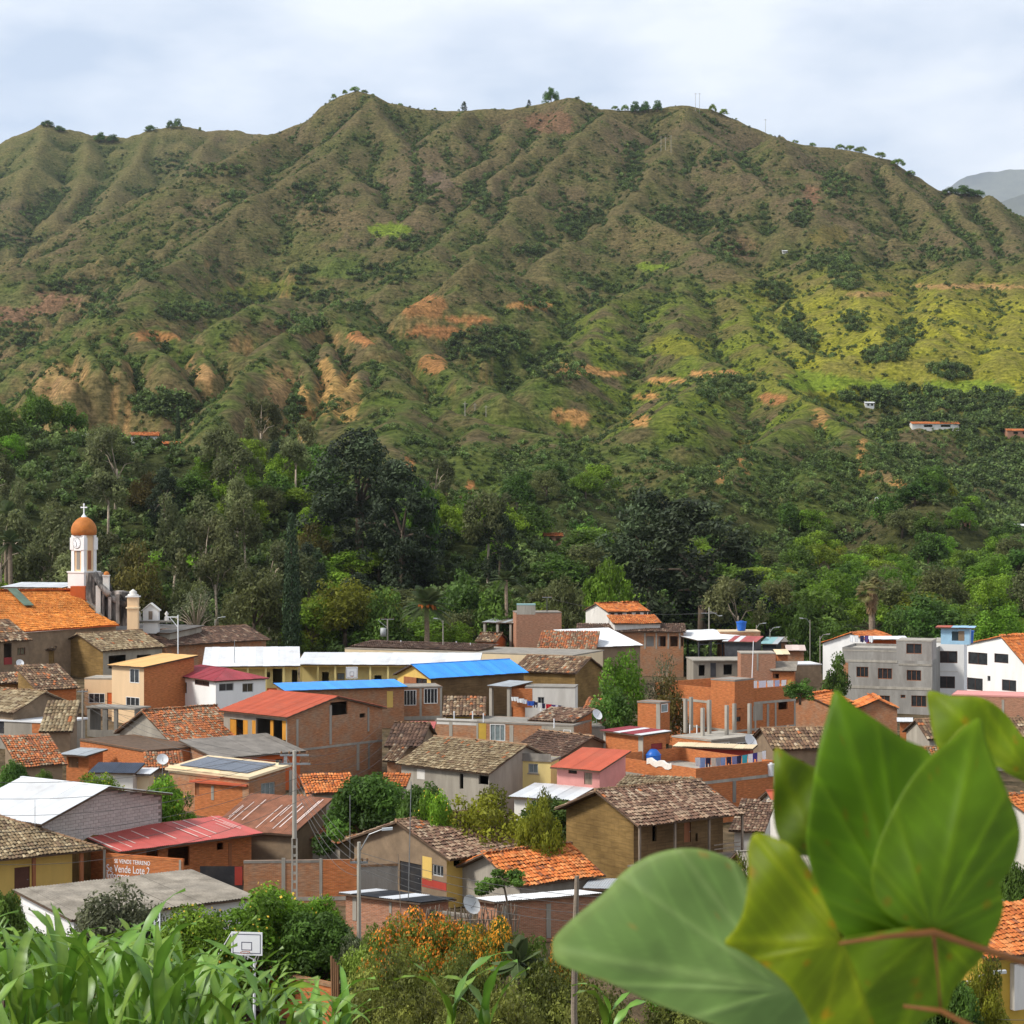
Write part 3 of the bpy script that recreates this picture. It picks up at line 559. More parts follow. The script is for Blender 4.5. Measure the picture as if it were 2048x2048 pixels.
# ---- the wooded slope behind the church and the valley wood: every tree a thing
GRP = {'euc': ('eucalyptus_tree', 'eucalyptus with pale stem in the grove on the wooded slope', 'tree', 'eucalyptus trees on the wooded slope'),
       'rnd': ('broadleaf_tree', 'round green broadleaf tree within the wood behind the town', 'tree', 'broadleaf trees of the wood'),
       'aca': ('acacia_tree', 'flat layered acacia tree within the wood behind the town', 'tree', 'acacia trees of the wood'),
       'wil': ('olive_tree', 'pale olive rounded tree within the wood behind the town', 'tree', 'olive-green trees of the wood'), 'yel': ('yellow_green_tree', 'yellow-green rounded tree within the wood behind the town', 'tree', 'yellow-green trees of the wood'), 'bri': ('light_green_tree', 'light green rounded tree within the wood behind the town', 'tree', 'light green trees of the wood'), 'brz': ('bronze_tree', 'bronze-brown tree within the wood behind the town', 'tree', 'bronze trees of the wood'),
       'drk': ('evergreen_tree', 'dark evergreen within the wood on the slope', 'tree', 'dark evergreens of the wood')}
def wood(kind, px, Y, h, wm):
    pn = kind + str(RND.randrange(2 if kind == 'drk' else 1 if kind in ('wil', 'yel', 'bri', 'brz') else 3)); H, W, cm, tm, ex = PROTO[pn]
    x = (px - CX) / FPX * Y; g = ground(x, Y) - .3; nm, lb, ct, gp = GRP[kind]
    o = thing(nm, lb, ct, (x, Y, g), RND.uniform(0, 6.28), gp); o.scale = (wm / W, wm / W, h / H); link('trunk', tm, o); link('crown', cm, o)
    WOODPTS.append((x, Y))
WOODPTS = []
for k in range(112):
    for _ in range(30):
        px = RND.uniform(-60, 1010); Y = RND.choice([RND.uniform(341, 390), RND.uniform(390, 468), RND.uniform(455, 552)])
        x = (px - CX) / FPX * Y
        if all((x - a) ** 2 + (Y - b) ** 2 > 34 for a, b in WOODPTS): break
    if px < 640: kd = RND.choices(['euc', 'rnd', 'aca', 'drk', 'wil', 'brz', 'bri'], [5, 2, 1.5, .5, 1.2, .6, .8])[0]
    else: kd = RND.choices(['euc', 'rnd', 'aca', 'drk', 'wil', 'yel', 'bri'], [.3, 2, 2.5, .4, 1.2, 1, 1.4])[0]
    if Y > 475: kd = RND.choices(['rnd', 'aca', 'euc', 'bri', 'wil'], [2.5, 2, 1.5, 1.2, 1])[0]
    if kd == 'euc': h, w = RND.uniform(14, 21), RND.uniform(6.5, 9.5)
    elif kd == 'aca': h, w = RND.uniform(5.5, 9), RND.uniform(9, 14)
    elif kd == 'drk': h, w = RND.uniform(10, 15), RND.uniform(7, 9)
    else: h, w = RND.uniform(6, 10), RND.uniform(7, 10)
    if px > 640 and Y < 390: h *= .8
    wood(kd, px, Y, h * 1.3, w * 1.3)
for k in range(122):
    for _ in range(30):
        px = RND.uniform(1010, 2110); Y = RND.choice([RND.uniform(348, 430), RND.uniform(430, 560), RND.uniform(540, 700)])
        x = (px - CX) / FPX * Y
        if all((x - a) ** 2 + (Y - b) ** 2 > 40 for a, b in WOODPTS): break
    kd = RND.choices(['aca', 'rnd', 'euc', 'wil', 'bri', 'yel'], [3.2, 3, .3, 1.6, 1.2, .8])[0]
    h, w = (RND.uniform(5.5, 9), RND.uniform(10, 15)) if kd == 'aca' else (14, 7) if kd == 'euc' else (RND.uniform(6.5, 10), RND.uniform(8, 12))
    wood(kd, px, Y, h * 1.3, w * 1.3)
# ---- lone trees along the mountain skyline
SKY = [(668, 186, 14), (690, 178, 14), (710, 176, 24), (728, 180, 18), (745, 188, 12), (800, 205, 14), (870, 214, 8), (928, 198, 14, 'drk'), (985, 217, 14), (1005, 216, 16), (1058, 190, 10, 'drk'), (1102, 170, 34, 'rnd'), (1135, 198, 18), (1155, 197, 18), (1178, 205, 20), (1190, 212, 16), (1230, 216, 18), (1250, 208, 18), (1270, 200, 22, 'rnd'), (1290, 200, 24, 'rnd'), (1315, 198, 20, 'rnd'), (1425, 206, 18), (1448, 216, 22), (1540, 270, 10), (1590, 280, 18), (1625, 288, 18), (1680, 300, 22), (1700, 300, 26), (1722, 297, 30), (1760, 310, 26), (1795, 325, 34), (1820, 345, 26), (1900, 376, 34, 'rnd'), (1930, 376, 44, 'rnd'), (1955, 380, 30, 'rnd'), (340, 238, 16, 'rnd'), (355, 234, 18, 'rnd'), (300, 248, 24, 'rnd'), (200, 262, 26, 'rnd'), (225, 266, 26, 'rnd'), (95, 243, 26, 'rnd'), (120, 252, 24, 'rnd'), (400, 252, 8)]
for e in SKY:
    kd = e[3] if len(e) > 3 else 'aca'; far = e[0] < 535; Y = 2745 if far else 2106
    H, W, cm, tm, ex = PROTO[kd + str(RND.randrange(2))]
    x = (e[0] - CX) / FPX * Y; g = ground(x, Y); w = e[2] / FPX * Y
    h = max(w * .55, P(e[0], e[1], Y).z - g); h = min(h, w * 1.6)
    o = thing('ridge_tree', ('tallest tree standing on the mountain skyline, with round crown' if e[0] == 1102 else 'small dark tree standing on the mountain skyline'), 'tree', (x, Y, g - .4), RND.uniform(0, 6), 'trees on the mountain skyline')
    o.scale = (w / W, w / W, h / H); link('trunk', tm, o); link('crown', cm, o)
# ---- scrub on the mountain: nobody could count it
def scrub(name, label, pts, scl, meshes):
    me = bpy.data.meshes.new(name); me.vertices.add(len(pts)); me.vertices.foreach_set('co', np.asarray(pts, np.float32).ravel())
    at = me.attributes.new('size', 'FLOAT', 'POINT'); at.data.foreach_set('value', np.asarray(scl, np.float32))
    me.materials.append(MAT['leaf_scrub'])
    o = link(name, me); o['kind'] = 'stuff'; o['label'] = label
    cl = bpy.data.collections.new(name + '_shapes')
    for m_ in meshes: cl.objects.link(bpy.data.objects.new(name + '_shape', m_))
    ng = bpy.data.node_groups.new(name + '_scatter', 'GeometryNodeTree')
    ng.interface.new_socket('Geometry', in_out='INPUT', socket_type='NodeSocketGeometry'); ng.interface.new_socket('Geometry', in_out='OUTPUT', socket_type='NodeSocketGeometry')
    gi = ng.nodes.new('NodeGroupInput'); go = ng.nodes.new('NodeGroupOutput'); mp_ = ng.nodes.new('GeometryNodeMeshToPoints'); ip = ng.nodes.new('GeometryNodeInstanceOnPoints')
    ci = ng.nodes.new('GeometryNodeCollectionInfo'); ci.inputs['Collection'].default_value = cl; ci.inputs['Separate Children'].default_value = True; ci.inputs['Reset Children'].default_value = True
    rv = ng.nodes.new('FunctionNodeRandomValue'); rv.data_type = 'FLOAT_VECTOR'; rv.inputs[0].default_value = (0, 0, 0); rv.inputs[1].default_value = (0.2, 0.2, 6.28)
    na = ng.nodes.new('GeometryNodeInputNamedAttribute'); na.data_type = 'FLOAT'; na.inputs[0].default_value = 'size'
    ip.inputs['Pick Instance'].default_value = True
    L_ = ng.links.new; L_(gi.outputs[0], mp_.inputs[0]); L_(mp_.outputs[0], ip.inputs['Points']); L_(ci.outputs[0], ip.inputs['Instance']); L_(rv.outputs[0], ip.inputs['Rotation']); L_(na.outputs[0], ip.inputs['Scale']); L_(ip.outputs[0], go.inputs[0])
    md = o.modifiers.new('scatter', 'NODES'); md.node_group = ng
    return o
SCM = []
for i in range(5):
    C, R = dome(9, 2.0, .2, 1.5, .35, .6, 300 + i, .8, .15)
    SCM.append(crown_mesh('bush_shape', [cards(C, R, 90, .22, .8, .3, 310 + i, 0, .5, .6)], 'leaf_scrub'))
cellA = np.abs(np.gradient(XX, axis=1) * np.gradient(YY, axis=0))
dens = (bush * 1.6 + np.clip((nB - .56) * 4, 0, 1) * (.15 + .5 * lowg) + np.clip((nC - .6) * 3, 0, 1) * .15 + .012) * np.clip((YY - 640) / 100, 0, 1)
dens = dens * (1 - np.clip((PXX < 500) * (PYY < 380) * (YY > 2200), 0, 1) * .9) * (1 - .55 * painted_sun) * (1 - np.clip(cliff * 2, 0, 1))
spur = np.interp(PYY, [800, 870, 945, 1000], [1660, 1730, 1800, 1880]); forest = np.clip((PXX - spur) / 50, 0, 1) * np.clip((PYY - 790) / 40, 0, 1) * (YY > 660) * np.clip((nB - .36) * 5, .08, 1) * np.clip((nA - .3) * 5, .15, 1)
dens = dens + forest * .9 + np.clip((PYY - 880) / 60, 0, 1) * (YY > 660) * (PXX > 700) * .35
vis = np.zeros_like(ZZ, bool); mn = np.full(ZZ.shape[1], 9e9)
for i in range(100, ZZ.shape[0]): vis[i] = PYY[i] < mn + 6; mn = np.minimum(mn, PYY[i])
wgt = (dens * cellA * vis * (PXX > -120) * (PXX < 2170) * (PYY > 150)).ravel(); wgt /= wgt.sum()
pick = RS.choice(ZZ.size, 42000, p=wgt); ii, jj = np.unravel_index(pick, ZZ.shape)
jx = RS.rand(len(ii)); jy = RS.rand(len(ii)); i1 = np.minimum(ii + 1, ZZ.shape[0] - 1); j1 = np.minimum(jj + 1, ZZ.shape[1] - 1)
lerp3 = lambda A: A[ii, jj] * (1 - jx) * (1 - jy) + A[ii, j1] * jx * (1 - jy) + A[i1, jj] * (1 - jx) * jy + A[i1, j1] * jx * jy
pts = np.stack([lerp3(XX), lerp3(YY), lerp3(ZZ) - .15], -1)
sc_ = (.55 + 1.5 * RS.rand(len(ii)) ** 2.4) * (1.0 + 1.0 * np.clip(bush[ii, jj], 0, 1)) * (1 + .9 * forest[ii, jj])
# darker thickets, read off the photo: x, y, half width, half height, count
THK = [(625, 385, 50, 24, 50), (625, 415, 46, 22, 45), (851, 393, 36, 20, 60), (835, 350, 14, 40, 40), (472, 393, 28, 8, 25), (400, 345, 100, 14, 120), (330, 330, 40, 12, 30), (808, 488, 36, 16, 50), (297, 547, 22, 18, 40), (387, 626, 80, 18, 110), (201, 621, 44, 22, 50), (32, 480, 34, 26, 50), (37, 674, 50, 26, 60), (610, 557, 28, 22, 40), (636, 594, 50, 12, 40), (768, 552, 70, 20, 70), (700, 616, 46, 10, 30), (480, 600, 46, 14, 30), (100, 575, 50, 10, 40), (200, 590, 40, 10, 30),
 (1162, 435, 44, 24, 80), (1145, 455, 34, 22, 60), (1268, 320, 22, 36, 60), (1262, 365, 24, 22, 50), (1681, 372, 40, 26, 80), (1350, 430, 50, 16, 60), (1420, 450, 70, 22, 90), (1448, 505, 34, 24, 50), (1602, 430, 28, 26, 60), (1660, 525, 46, 24, 90), (1690, 560, 34, 26, 70), (1586, 647, 28, 36, 60), (1612, 680, 28, 16, 40), (1554, 584, 44, 24, 50), (1713, 647, 34, 22, 40), (1808, 674, 36, 32, 50), (1766, 716, 50, 18, 60), (1898, 748, 46, 14, 50), (1893, 515, 60, 12, 60), (1448, 780, 60, 26, 70), (1183, 584, 40, 44, 70), (1056, 504, 34, 14, 30), (980, 410, 40, 30, 70), (950, 380, 26, 18, 40), (1110, 740, 60, 30, 70), (1000, 690, 60, 34, 90), (930, 700, 40, 30, 50), (600, 650, 50, 20, 60), (330, 820, 70, 24, 90), (590, 840, 20, 40, 30), (1800, 800, 120, 22, 140), (1960, 810, 100, 24, 120), (1080, 600, 40, 20, 30), (1350, 340, 60, 14, 30), (1430, 320, 26, 20, 30)]
for px, py, hw, hh, n_ in THK:
    for k in range(n_):
        a_ = RS.rand() * 6.283; u_ = math.sqrt(RS.rand()); x_, y_ = px + math.cos(a_) * u_ * hw, py + math.sin(a_) * u_ * hh
        Yh = hit(x_, y_)
        if Yh is None or Yh < 500: continue
        X_ = (x_ - CX) / FPX * Yh; pts = np.vstack([pts, [[X_, Yh, ground(X_, Yh) - .3]]]); sc_ = np.append(sc_, RS.uniform(1.8, 3.4))
scrub('mountain_scrub', 'dark green scrub and thickets covering the mountain slopes', pts, sc_, SCM)
# low undergrowth between the trees of the wood
up = []; us = []
for k in range(5200):
    px = RS.uniform(-80, 2130); Y = RS.uniform(336, 700) if RS.rand() < .6 else RS.uniform(336, 560); x = (px - CX) / FPX * Y
    up.append((x, Y, ground(x, Y) - .2)); us.append(RS.uniform(.9, 2.6))
scrub('undergrowth', 'low green undergrowth beneath the trees of the wood', up, us, SCM)
# ---------------------------------------------------------------- building materials
brick('brick_orange', (.56, .165, .042), (.46, .12, .032), (.40, .21, .11), blot=(.40, .15, .055))
brick('brick_worn', (.45, .175, .070), (.36, .13, .055), (.36, .23, .14), blot=(.34, .25, .17), bamt=.75)
brick('brick_pink', (.46, .185, .095), (.38, .145, .072), (.40, .30, .23), blot=(.33, .2, .13))
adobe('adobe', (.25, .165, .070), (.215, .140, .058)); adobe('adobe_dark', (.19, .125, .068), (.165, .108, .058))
plain('plaster_brown', (.27, .19, .12), .95, .18, 1.2, (.17, .12, .08), .5, .2, 12, st0=.43)
plain('plaster_grey', (.36, .32, .26), .95, .16, 1.0, (.2, .17, .14), .55, .2, 12, streak=True, st0=.43)
plain('concrete', (.40, .36, .30), .95, .18, 1.3, (.20, .18, .15), .5, .2, 16, streak=True, st0=.43); plain('concrete_dark', (.25, .225, .19), .95, .2, 1.5, (.12, .11, .1), .5, .2, 16, streak=True)
plain('render_grey', (.33, .31, .28), .95, .2, .8, (.2, .18, .16), .7, .25, 9, streak=True, st0=.43)
plain('white', (.80, .78, .75), .8, .05, .7, (.55, .50, .44), .3, .05, 10, streak=True); plain('offwhite', (.72, .68, .62), .85, .08, .8, (.42, .38, .33), .4, .1, 10, streak=True)
plain('cream', (.78, .62, .40), .85, .07, .7, (.55, .42, .28), .35, .05, 10, streak=True); plain('peach', (.80, .56, .33), .85, .06, .7, (.6, .42, .27), .3, .05, 10, streak=True)
plain('yellow', (.72, .48, .13), .85, .10, .8, (.48, .32, .12), .4, .1, 10, streak=True); plain('yellow_pale', (.78, .62, .25), .85, .08, .8, (.5, .4, .2), .35, .1, 10, streak=True)
plain('mustard', (.50, .32, .05), .85, .1, .9, (.3, .2, .06), .3); plain('orange_paint', (.62, .13, .03), .8, .1, 1.0, (.4, .1, .04), .3); plain('red_paint', (.36, .045, .03), .7, .12, 1.2); plain('dark_red', (.25, .03, .028), .6, .15, 1.2, (.12, .03, .03), .4); plain('pink', (.62, .27, .24), .85, .1, .9)
plain('black_paint', (.025, .025, .028), .6, .3, 1.5, (.1, .08, .06), .4); plain('wood', (.20, .105, .05), .85, .3, 3.0, None, .5, .2, 20, streak=True); plain('wood_grey', (.26, .20, .15), .95, .35, 4.0, (.12, .09, .07), .5, .3, 20, streak=True); plain('wood_red', (.30, .11, .045), .7, .25, 3.0, streak=True)
plain('metal_white', (.70, .70, .70), .5, .08, .6, (.48, .44, .40), .5, spec=.4); plain('metal_grey', (.42, .44, .45), .5, .15, .9, (.3, .24, .19), .5, spec=.4); plain('metal_red', (.45, .085, .07), .5, .12, .8, (.32, .10, .075), .5, spec=.4); plain('metal_red2', (.50, .10, .045), .55, .1, .7, (.42, .13, .07), .4, spec=.35); plain('metal_blue', (.035, .26, .72), .45, .08, .6, (.06, .24, .58), .3, spec=.4); plain('metal_teal', (.24, .42, .42), .5, .12, .8, (.2, .28, .27), .4); plain('metal_maroon', (.30, .04, .05), .5, .15, .8, (.2, .04, .04), .4); plain('metal_apricot', (.80, .47, .18), .6, .06, .5, (.65, .38, .18), .3); plain('metal_rust', (.27, .11, .06), .8, .3, 1.5, (.15, .08, .05), .6)
plain('fibre', (.27, .235, .19), .95, .3, .9, (.13, .11, .085), .85, .2, 14); plain('fibre_dark', (.19, .17, .15), .95, .2, 1.0, (.10, .09, .08), .6, .2, 14); plain('navy_sheet', (.035, .045, .07), .5, .25, 1.0); plain('translucent_sheet', (.66, .52, .46), .5, .12, 1.2)
plain('deck', (.11, .07, .045), .95, .3, 2.0); plain('clay', (1, 1, 1), .9, .22, 5.0, None, .5, .25, 30, attr=True)
plain('glass', (.030, .034, .038), .12, .3, 2.0, spec=.6); plain('glass_pale', (.20, .24, .24), .2, .25, 2.0, spec=.5); plain('frame_white', (.78, .77, .74), .6, .08); plain('frame_grey', (.42, .42, .41), .6, .1); plain('frame_brown', (.13, .055, .035), .7, .2)
plain('curtain', (.55, .24, .03), .9, .2, 3.0, streak=True); plain('block', (.50, .44, .40), .95, .16, 3.0, (.33, .29, .26), .5, .3, 25); plain('mortar', (.21, .175, .15), .95, .15, 4.0)
plain('blue_plastic', (.02, .13, .50), .4, .1, 1.0); plain('blue_sheet', (.33, .52, .66), .5, .1, 1.0); plain('steel', (.30, .30, .30), .5, .2, 2.0, metal=.6); plain('steel_dark', (.05, .05, .055), .6, .3, 2.0); plain('white_paint', (.82, .82, .82), .5, .04, 1.0); plain('wire', (.10, .095, .09), .8, .1, 1.0); plain('panel_dark', (.085, .095, .12), .25, .2, .8, spec=.5); plain('weathered', (.42, .37, .33), .95, .4, 1.1, (.05, .045, .042), 1.0, .25, 9, streak=True, st0=.37)
plain('dome_tile', (.50, .165, .028), .7, .2, 1.5, (.32, .12, .05), .5); plain('net_rust', (.35, .1, .05), .8, .2); plain('hoop_line', (.05, .05, .09), .7, .1)

PAL = {'brown': [((.20, .115, .065), 4), ((.15, .085, .05), 3), ((.28, .185, .105), 3), ((.42, .32, .21), 1.4), ((.11, .07, .045), 1.5)],
       'pale': [((.31, .225, .125), 4), ((.24, .165, .09), 3), ((.40, .31, .185), 3), ((.17, .11, .065), 1.5)],
       'dark': [((.135, .075, .05), 5), ((.10, .06, .042), 3), ((.19, .11, .07), 2), ((.27, .19, .13), .5)],
       'mixed': [((.48, .16, .055), 3), ((.34, .12, .055), 3), ((.25, .15, .085), 3), ((.38, .28, .18), 1.2)],
       'orange': [((.62, .185, .045), 5), ((.52, .14, .035), 3), ((.68, .25, .08), 2), ((.36, .13, .06), .5)],
       'church': [((.66, .215, .035), 6), ((.60, .18, .03), 3), ((.70, .26, .06), 2)],
       'speckle': [((.20, .11, .07), 4), ((.27, .17, .105), 2), ((.42, .31, .21), 1.5), ((.34, .23, .15), 1.5), ((.13, .075, .05), 2)]}

# ---------------------------------------------------------------- fitting a rectangular house to photo readings
ASYM = [.5, 0.0]
LOC = lambda kind, k, L, W, e, p: {'f': (0, e), 'b': (W, e + p * W if kind == 'mono' else e + ASYM[1]), 'r': (W * ASYM[0], e + p * W * ASYM[0])}[k[0]]
def loc_pt(kind, k, x):
    X0, Y0, a, L, W, e, p = x
    v, z = LOC(kind, k, L, W, e, p)
    u = L if k[1] == '1' else 0.0
    if kind == 'hip' and k[0] == 'r': u = L - W / 2 if k[1] == '1' else W / 2
    return u, v, z
def fit(kind, pts, pri, gz):
    e, p, W, L, yaw = pri; yaw = math.radians(yaw); x = np.array([0, 0, yaw, L, W, e, p], float)
    k0 = list(pts)[0]; u, v, z = loc_pt(kind, k0, x); c, s = math.cos(yaw), math.sin(yaw)
    g = -26.5 if gz is None else gz
    for _ in range(6):
        Y = (g + z) * FPX / (CY - pts[k0][1]); X = (pts[k0][0] - CX) / FPX * Y
        x[0] = X - (c * u - s * v); x[1] = Y - (s * u + c * v)
        if gz is None: g = gz0(x[0], x[1])
    x_pri = x.copy(); sg = np.array([1e9, 1e9, .15, max(.12, L * .3), max(.05, W * .16), .5, .05])
    def res(x):
        r = []; c, s = math.cos(x[2]), math.sin(x[2]); g = gz0(x[0], x[1]) if gz is None else gz
        for k, (px, py) in pts.items():
            u, v, z = loc_pt(kind, k, x); X = x[0] + c * u - s * v; Y = max(x[1] + s * u + c * v, 5)
            r += [(CX + FPX * X / Y - px) / 4, (CY - FPX * (g + z) / Y - py) / 3]
        return np.concatenate([np.array(r), (x - x_pri) / sg])
    lam = 1e-2; r0 = res(x)
    for it in range(60):
        J = np.stack([(res(x + d) - r0) / d[i] for i, d in enumerate(np.eye(7) * 1e-4)], 1)
        dx = np.linalg.solve(J.T @ J + lam * np.diag(np.diag(J.T @ J) + 1e-9), -J.T @ r0)
        r1 = res(x + dx)
        if r1 @ r1 < r0 @ r0: x = x + dx; r0 = r1; lam = max(lam * .4, 1e-6)
        else: lam *= 4
    g = gz0(x[0], x[1]) if gz is None else gz
    return x, g, r0

TILE_MESH = {}
def tile_template(n=4, taper=.84):
    V = []; Fc = []
    for e_, (y, rr, zz) in enumerate(((0, 1.0, .035), (1, taper, -.012))):
        for k in range(n + 1):
            a = math.pi * k / n; V.append((-math.cos(a) * .5 * rr, y, math.sin(a) * .34 * rr, zz))
    for k in range(n): Fc.append((k, k + 1, n + 2 + k, n + 1 + k))
    return np.array(V), np.array(Fc)
def pal_pick(pal, n, rs):
    cs = np.array([c for c, w in PAL[pal]]); w = np.array([w for c, w in PAL[pal]], float); w /= w.sum()
    return cs[rs.choice(len(cs), n, p=w)]
def inside(poly, u, s, m=0.0):
    ok = np.ones(u.shape, bool)
    for (a, b), (c, d) in zip(poly, poly[1:] + poly[:1]):
        l = math.hypot(c - a, d - b)
        if l > 1e-6: ok &= ((c - a) * (s - b) - (d - b) * (u - a)) / l > -m
    return ok
def span(poly, u):
    ss = []
    for (a, b), (c, d) in zip(poly, poly[1:] + poly[:1]):
        if abs(c - a) > 1e-9 and min(a, c) - 1e-6 <= u <= max(a, c) + 1e-6: ss.append(b + (d - b) * (u - a) / (c - a))
        elif abs(c - a) <= 1e-9 and abs(u - a) < 1e-6: ss += [b, d]
    return (min(ss), max(ss)) if ss else None
def roof_plane(H, pts, style, roof, seed, indiv=0, th=.1):
    """pts: convex polygon in house space, first two = eave from left to right seen from outside"""
    p = [Vector(a) for a in pts]; U = (p[1] - p[0]).normalized(); Nn = (p[1] - p[0]).cross(p[-1] - p[0]).normalized()
    if Nn.z < 0: Nn = -Nn
    S = Nn.cross(U); poly = [((a - p[0]).dot(U), (a - p[0]).dot(S)) for a in p]; p = [p[0] + U * a + S * b for a, b in poly]
    rs = np.random.RandomState(seed); kind, tone = style.split(':')
    if kind == 'tile':
        far = H.Y > 190; pu, ps = (.245, .40) if not far else (.36, .6)
        um = max(a for a, b in poly); sm = max(b for a, b in poly); u0 = min(a for a, b in poly)
        gu, gs = np.meshgrid(np.arange(u0 + pu * .5, um, pu), np.arange(0, sm, ps))
        gu = gu + (rs.rand(*gu.shape) - .5) * .05; gs = gs + (rs.rand(*gu.shape) - .5) * .09 + (rs.rand(1, gu.shape[1]) - .5) * .1
        ok = inside(poly, gu, gs + ps * .45, .06); gu, gs = gu[ok], gs[ok]; n = len(gu)
        if n == 0: return
        patch = fbm(gu / 1.3 + seed, gs / 1.3, 3)
        col = pal_pick(tone, n, rs) * (.72 + .56 * patch)[:, None] * (.85 + .3 * rs.rand(n))[:, None]
        if tone in ('mixed', 'speckle', 'brown', 'pale'):
            spot = rs.rand(n) < (.05 if tone == 'brown' else .02); col[spot] = np.array((.44, .15, .055))
        TV, TF = tile_template(4 if not far else 3); nv = len(TV)
        oN = (fbm(gu / 1.6 + seed * 3, gs / 1.6, 2) - .5) * .16 + (rs.rand(n) - .5) * .025
        ln = ps * 1.3; yaw_ = (rs.rand(n) - .5) * .14
        base = np.array(p[0])[None] + gu[:, None] * np.array(U) + gs[:, None] * np.array(S) + (oN + .03)[:, None] * np.array(Nn)
        def vert(sel):
            lx = TV[None, :, 0] * pu * 1.08 + TV[None, :, 1] * 0; ly = TV[None, :, 1] * ln - .04
            ca, sa = np.cos(yaw_[sel])[:, None], np.sin(yaw_[sel])[:, None]
            x_ = lx * ca - ly * sa; y_ = lx * sa + ly * ca; z_ = TV[None, :, 2] * pu * .9 + TV[None, :, 3]
            return base[sel][:, None, :] + x_[..., None] * np.array(U) + y_[..., None] * np.array(S) + (z_ + 0 * x_)[..., None] * np.array(Nn)
        order = np.argsort(gs * 1.0 + rs.rand(n) * .01); single = order[:min(indiv, n)]; rest = np.setdiff1d(order, single)
        if len(rest):
            V = vert(rest).reshape(-1, 3); Fq = (TF[None] + (np.arange(len(rest)) * nv)[:, None, None]).reshape(-1, 4)
            me = np_mesh('roof_tiles', V, Fq, np.repeat(col[rest], nv, axis=0)); me.materials.append(MAT['clay'])
            o = link('roof_tiles', me, roof); o['kind'] = 'stuff'
        if len(single):
            key = (tone, round(pu, 2))
            if key not in TILE_MESH:
                TILE_MESH[key] = []
                for c in pal_pick(tone, 14, rs) * (.7 + .6 * rs.rand(14))[:, None]:
                    v = TV[:, :3].copy(); v[:, 0] *= pu * 1.08; v[:, 1] = v[:, 1] * ln - .04; v[:, 2] = v[:, 2] * pu * .9 + TV[:, 3]
                    me = np_mesh('tile', v, TF, np.repeat(c[None], nv, axis=0)); me.materials.append(MAT['clay']); TILE_MESH[key].append(me)
            B = Matrix((U, S, Nn)).transposed()
            for i in single:
                o = link('tile', TILE_MESH[key][rs.randint(14)], roof); o.location = base[i]
                o.rotation_euler = (B @ Matrix.Rotation(yaw_[i], 3, 'Z')).to_euler()
    else:
        um = max(a for a, b in poly); u0 = min(a for a, b in poly); w = .95; n = max(1, round((um - u0) / w)); w = (um - u0) / n
        mats = tone.split('+'); wav = .16 if kind == 'metal' else .2; am = .018 if kind == 'metal' else .026
        if kind == 'tiledmetal': wav, am = .24, .03
        for i in range(n):
            mb = MB(); a0, a1 = u0 + i * w, u0 + (i + 1) * w + (.03 if i < n - 1 else 0); k = max(2, int(round((a1 - a0) / (wav / 4)))); pr = None; lift = rs.rand() * .012 + (i % 2) * .014
            ends = [(rs.rand() - .5) * .06, (rs.rand() - .5) * .04]
            rows = 1 if kind != 'tiledmetal' else 14
            for j in range(k + 1):
                u = min(max(a0 + (a1 - a0) * j / k, u0 + 1e-5), um - 1e-5); sp = span(poly, u)
                if sp is None: continue
                h = math.sin(u / wav * 2 * math.pi) * am + am + lift; cur = []
                for r_ in range(rows + 1):
                    f = r_ / rows; s_ = sp[0] + ends[0] + (sp[1] - sp[0] + ends[1] - ends[0]) * f; hh = h + (.028 * ((r_ + 1) % 2) if kind == 'tiledmetal' else 0)
                    cur.append(p[0] + U * u + S * s_ + Nn * (hh + .02))
                if pr:
                    for r_ in range(rows): mb.face([pr[r_], cur[r_], cur[r_ + 1], pr[r_ + 1]])
                pr = cur
            m_ = mats[0]
            if len(mats) > 1 and mats[1] != 'translucent_sheet' and rs.rand() < .3: m_ = mats[1]
            if mb.f: mb.build('roof_sheet', m_, roof)
            if len(mats) > 1 and mats[1] == 'translucent_sheet':
                for _ in range(2):
                    us_ = a0 + rs.rand() * (w - .15); sp = span(poly, min(us_ + .06, um - .01)); f0_ = rs.rand() * .45; f1_ = .6 + rs.rand() * .4
                    if sp and rs.rand() < .7: MB().obox(p[0] + U * us_ + S * (sp[0] + (sp[1] - sp[0]) * f0_) + Nn * .085, U * (.05 + rs.rand() * .06), S * (sp[1] - sp[0]) * (f1_ - f0_), Nn * .01).build('roof_strip', mats[1], roof)
    mb = MB(); lo = [a - Nn * th for a in p]; mb.face(p); mb.face(lo[::-1])
    for i in range(len(p)): j = (i + 1) % len(p); mb.face([lo[i], lo[j], p[j], p[i]])
    return mb

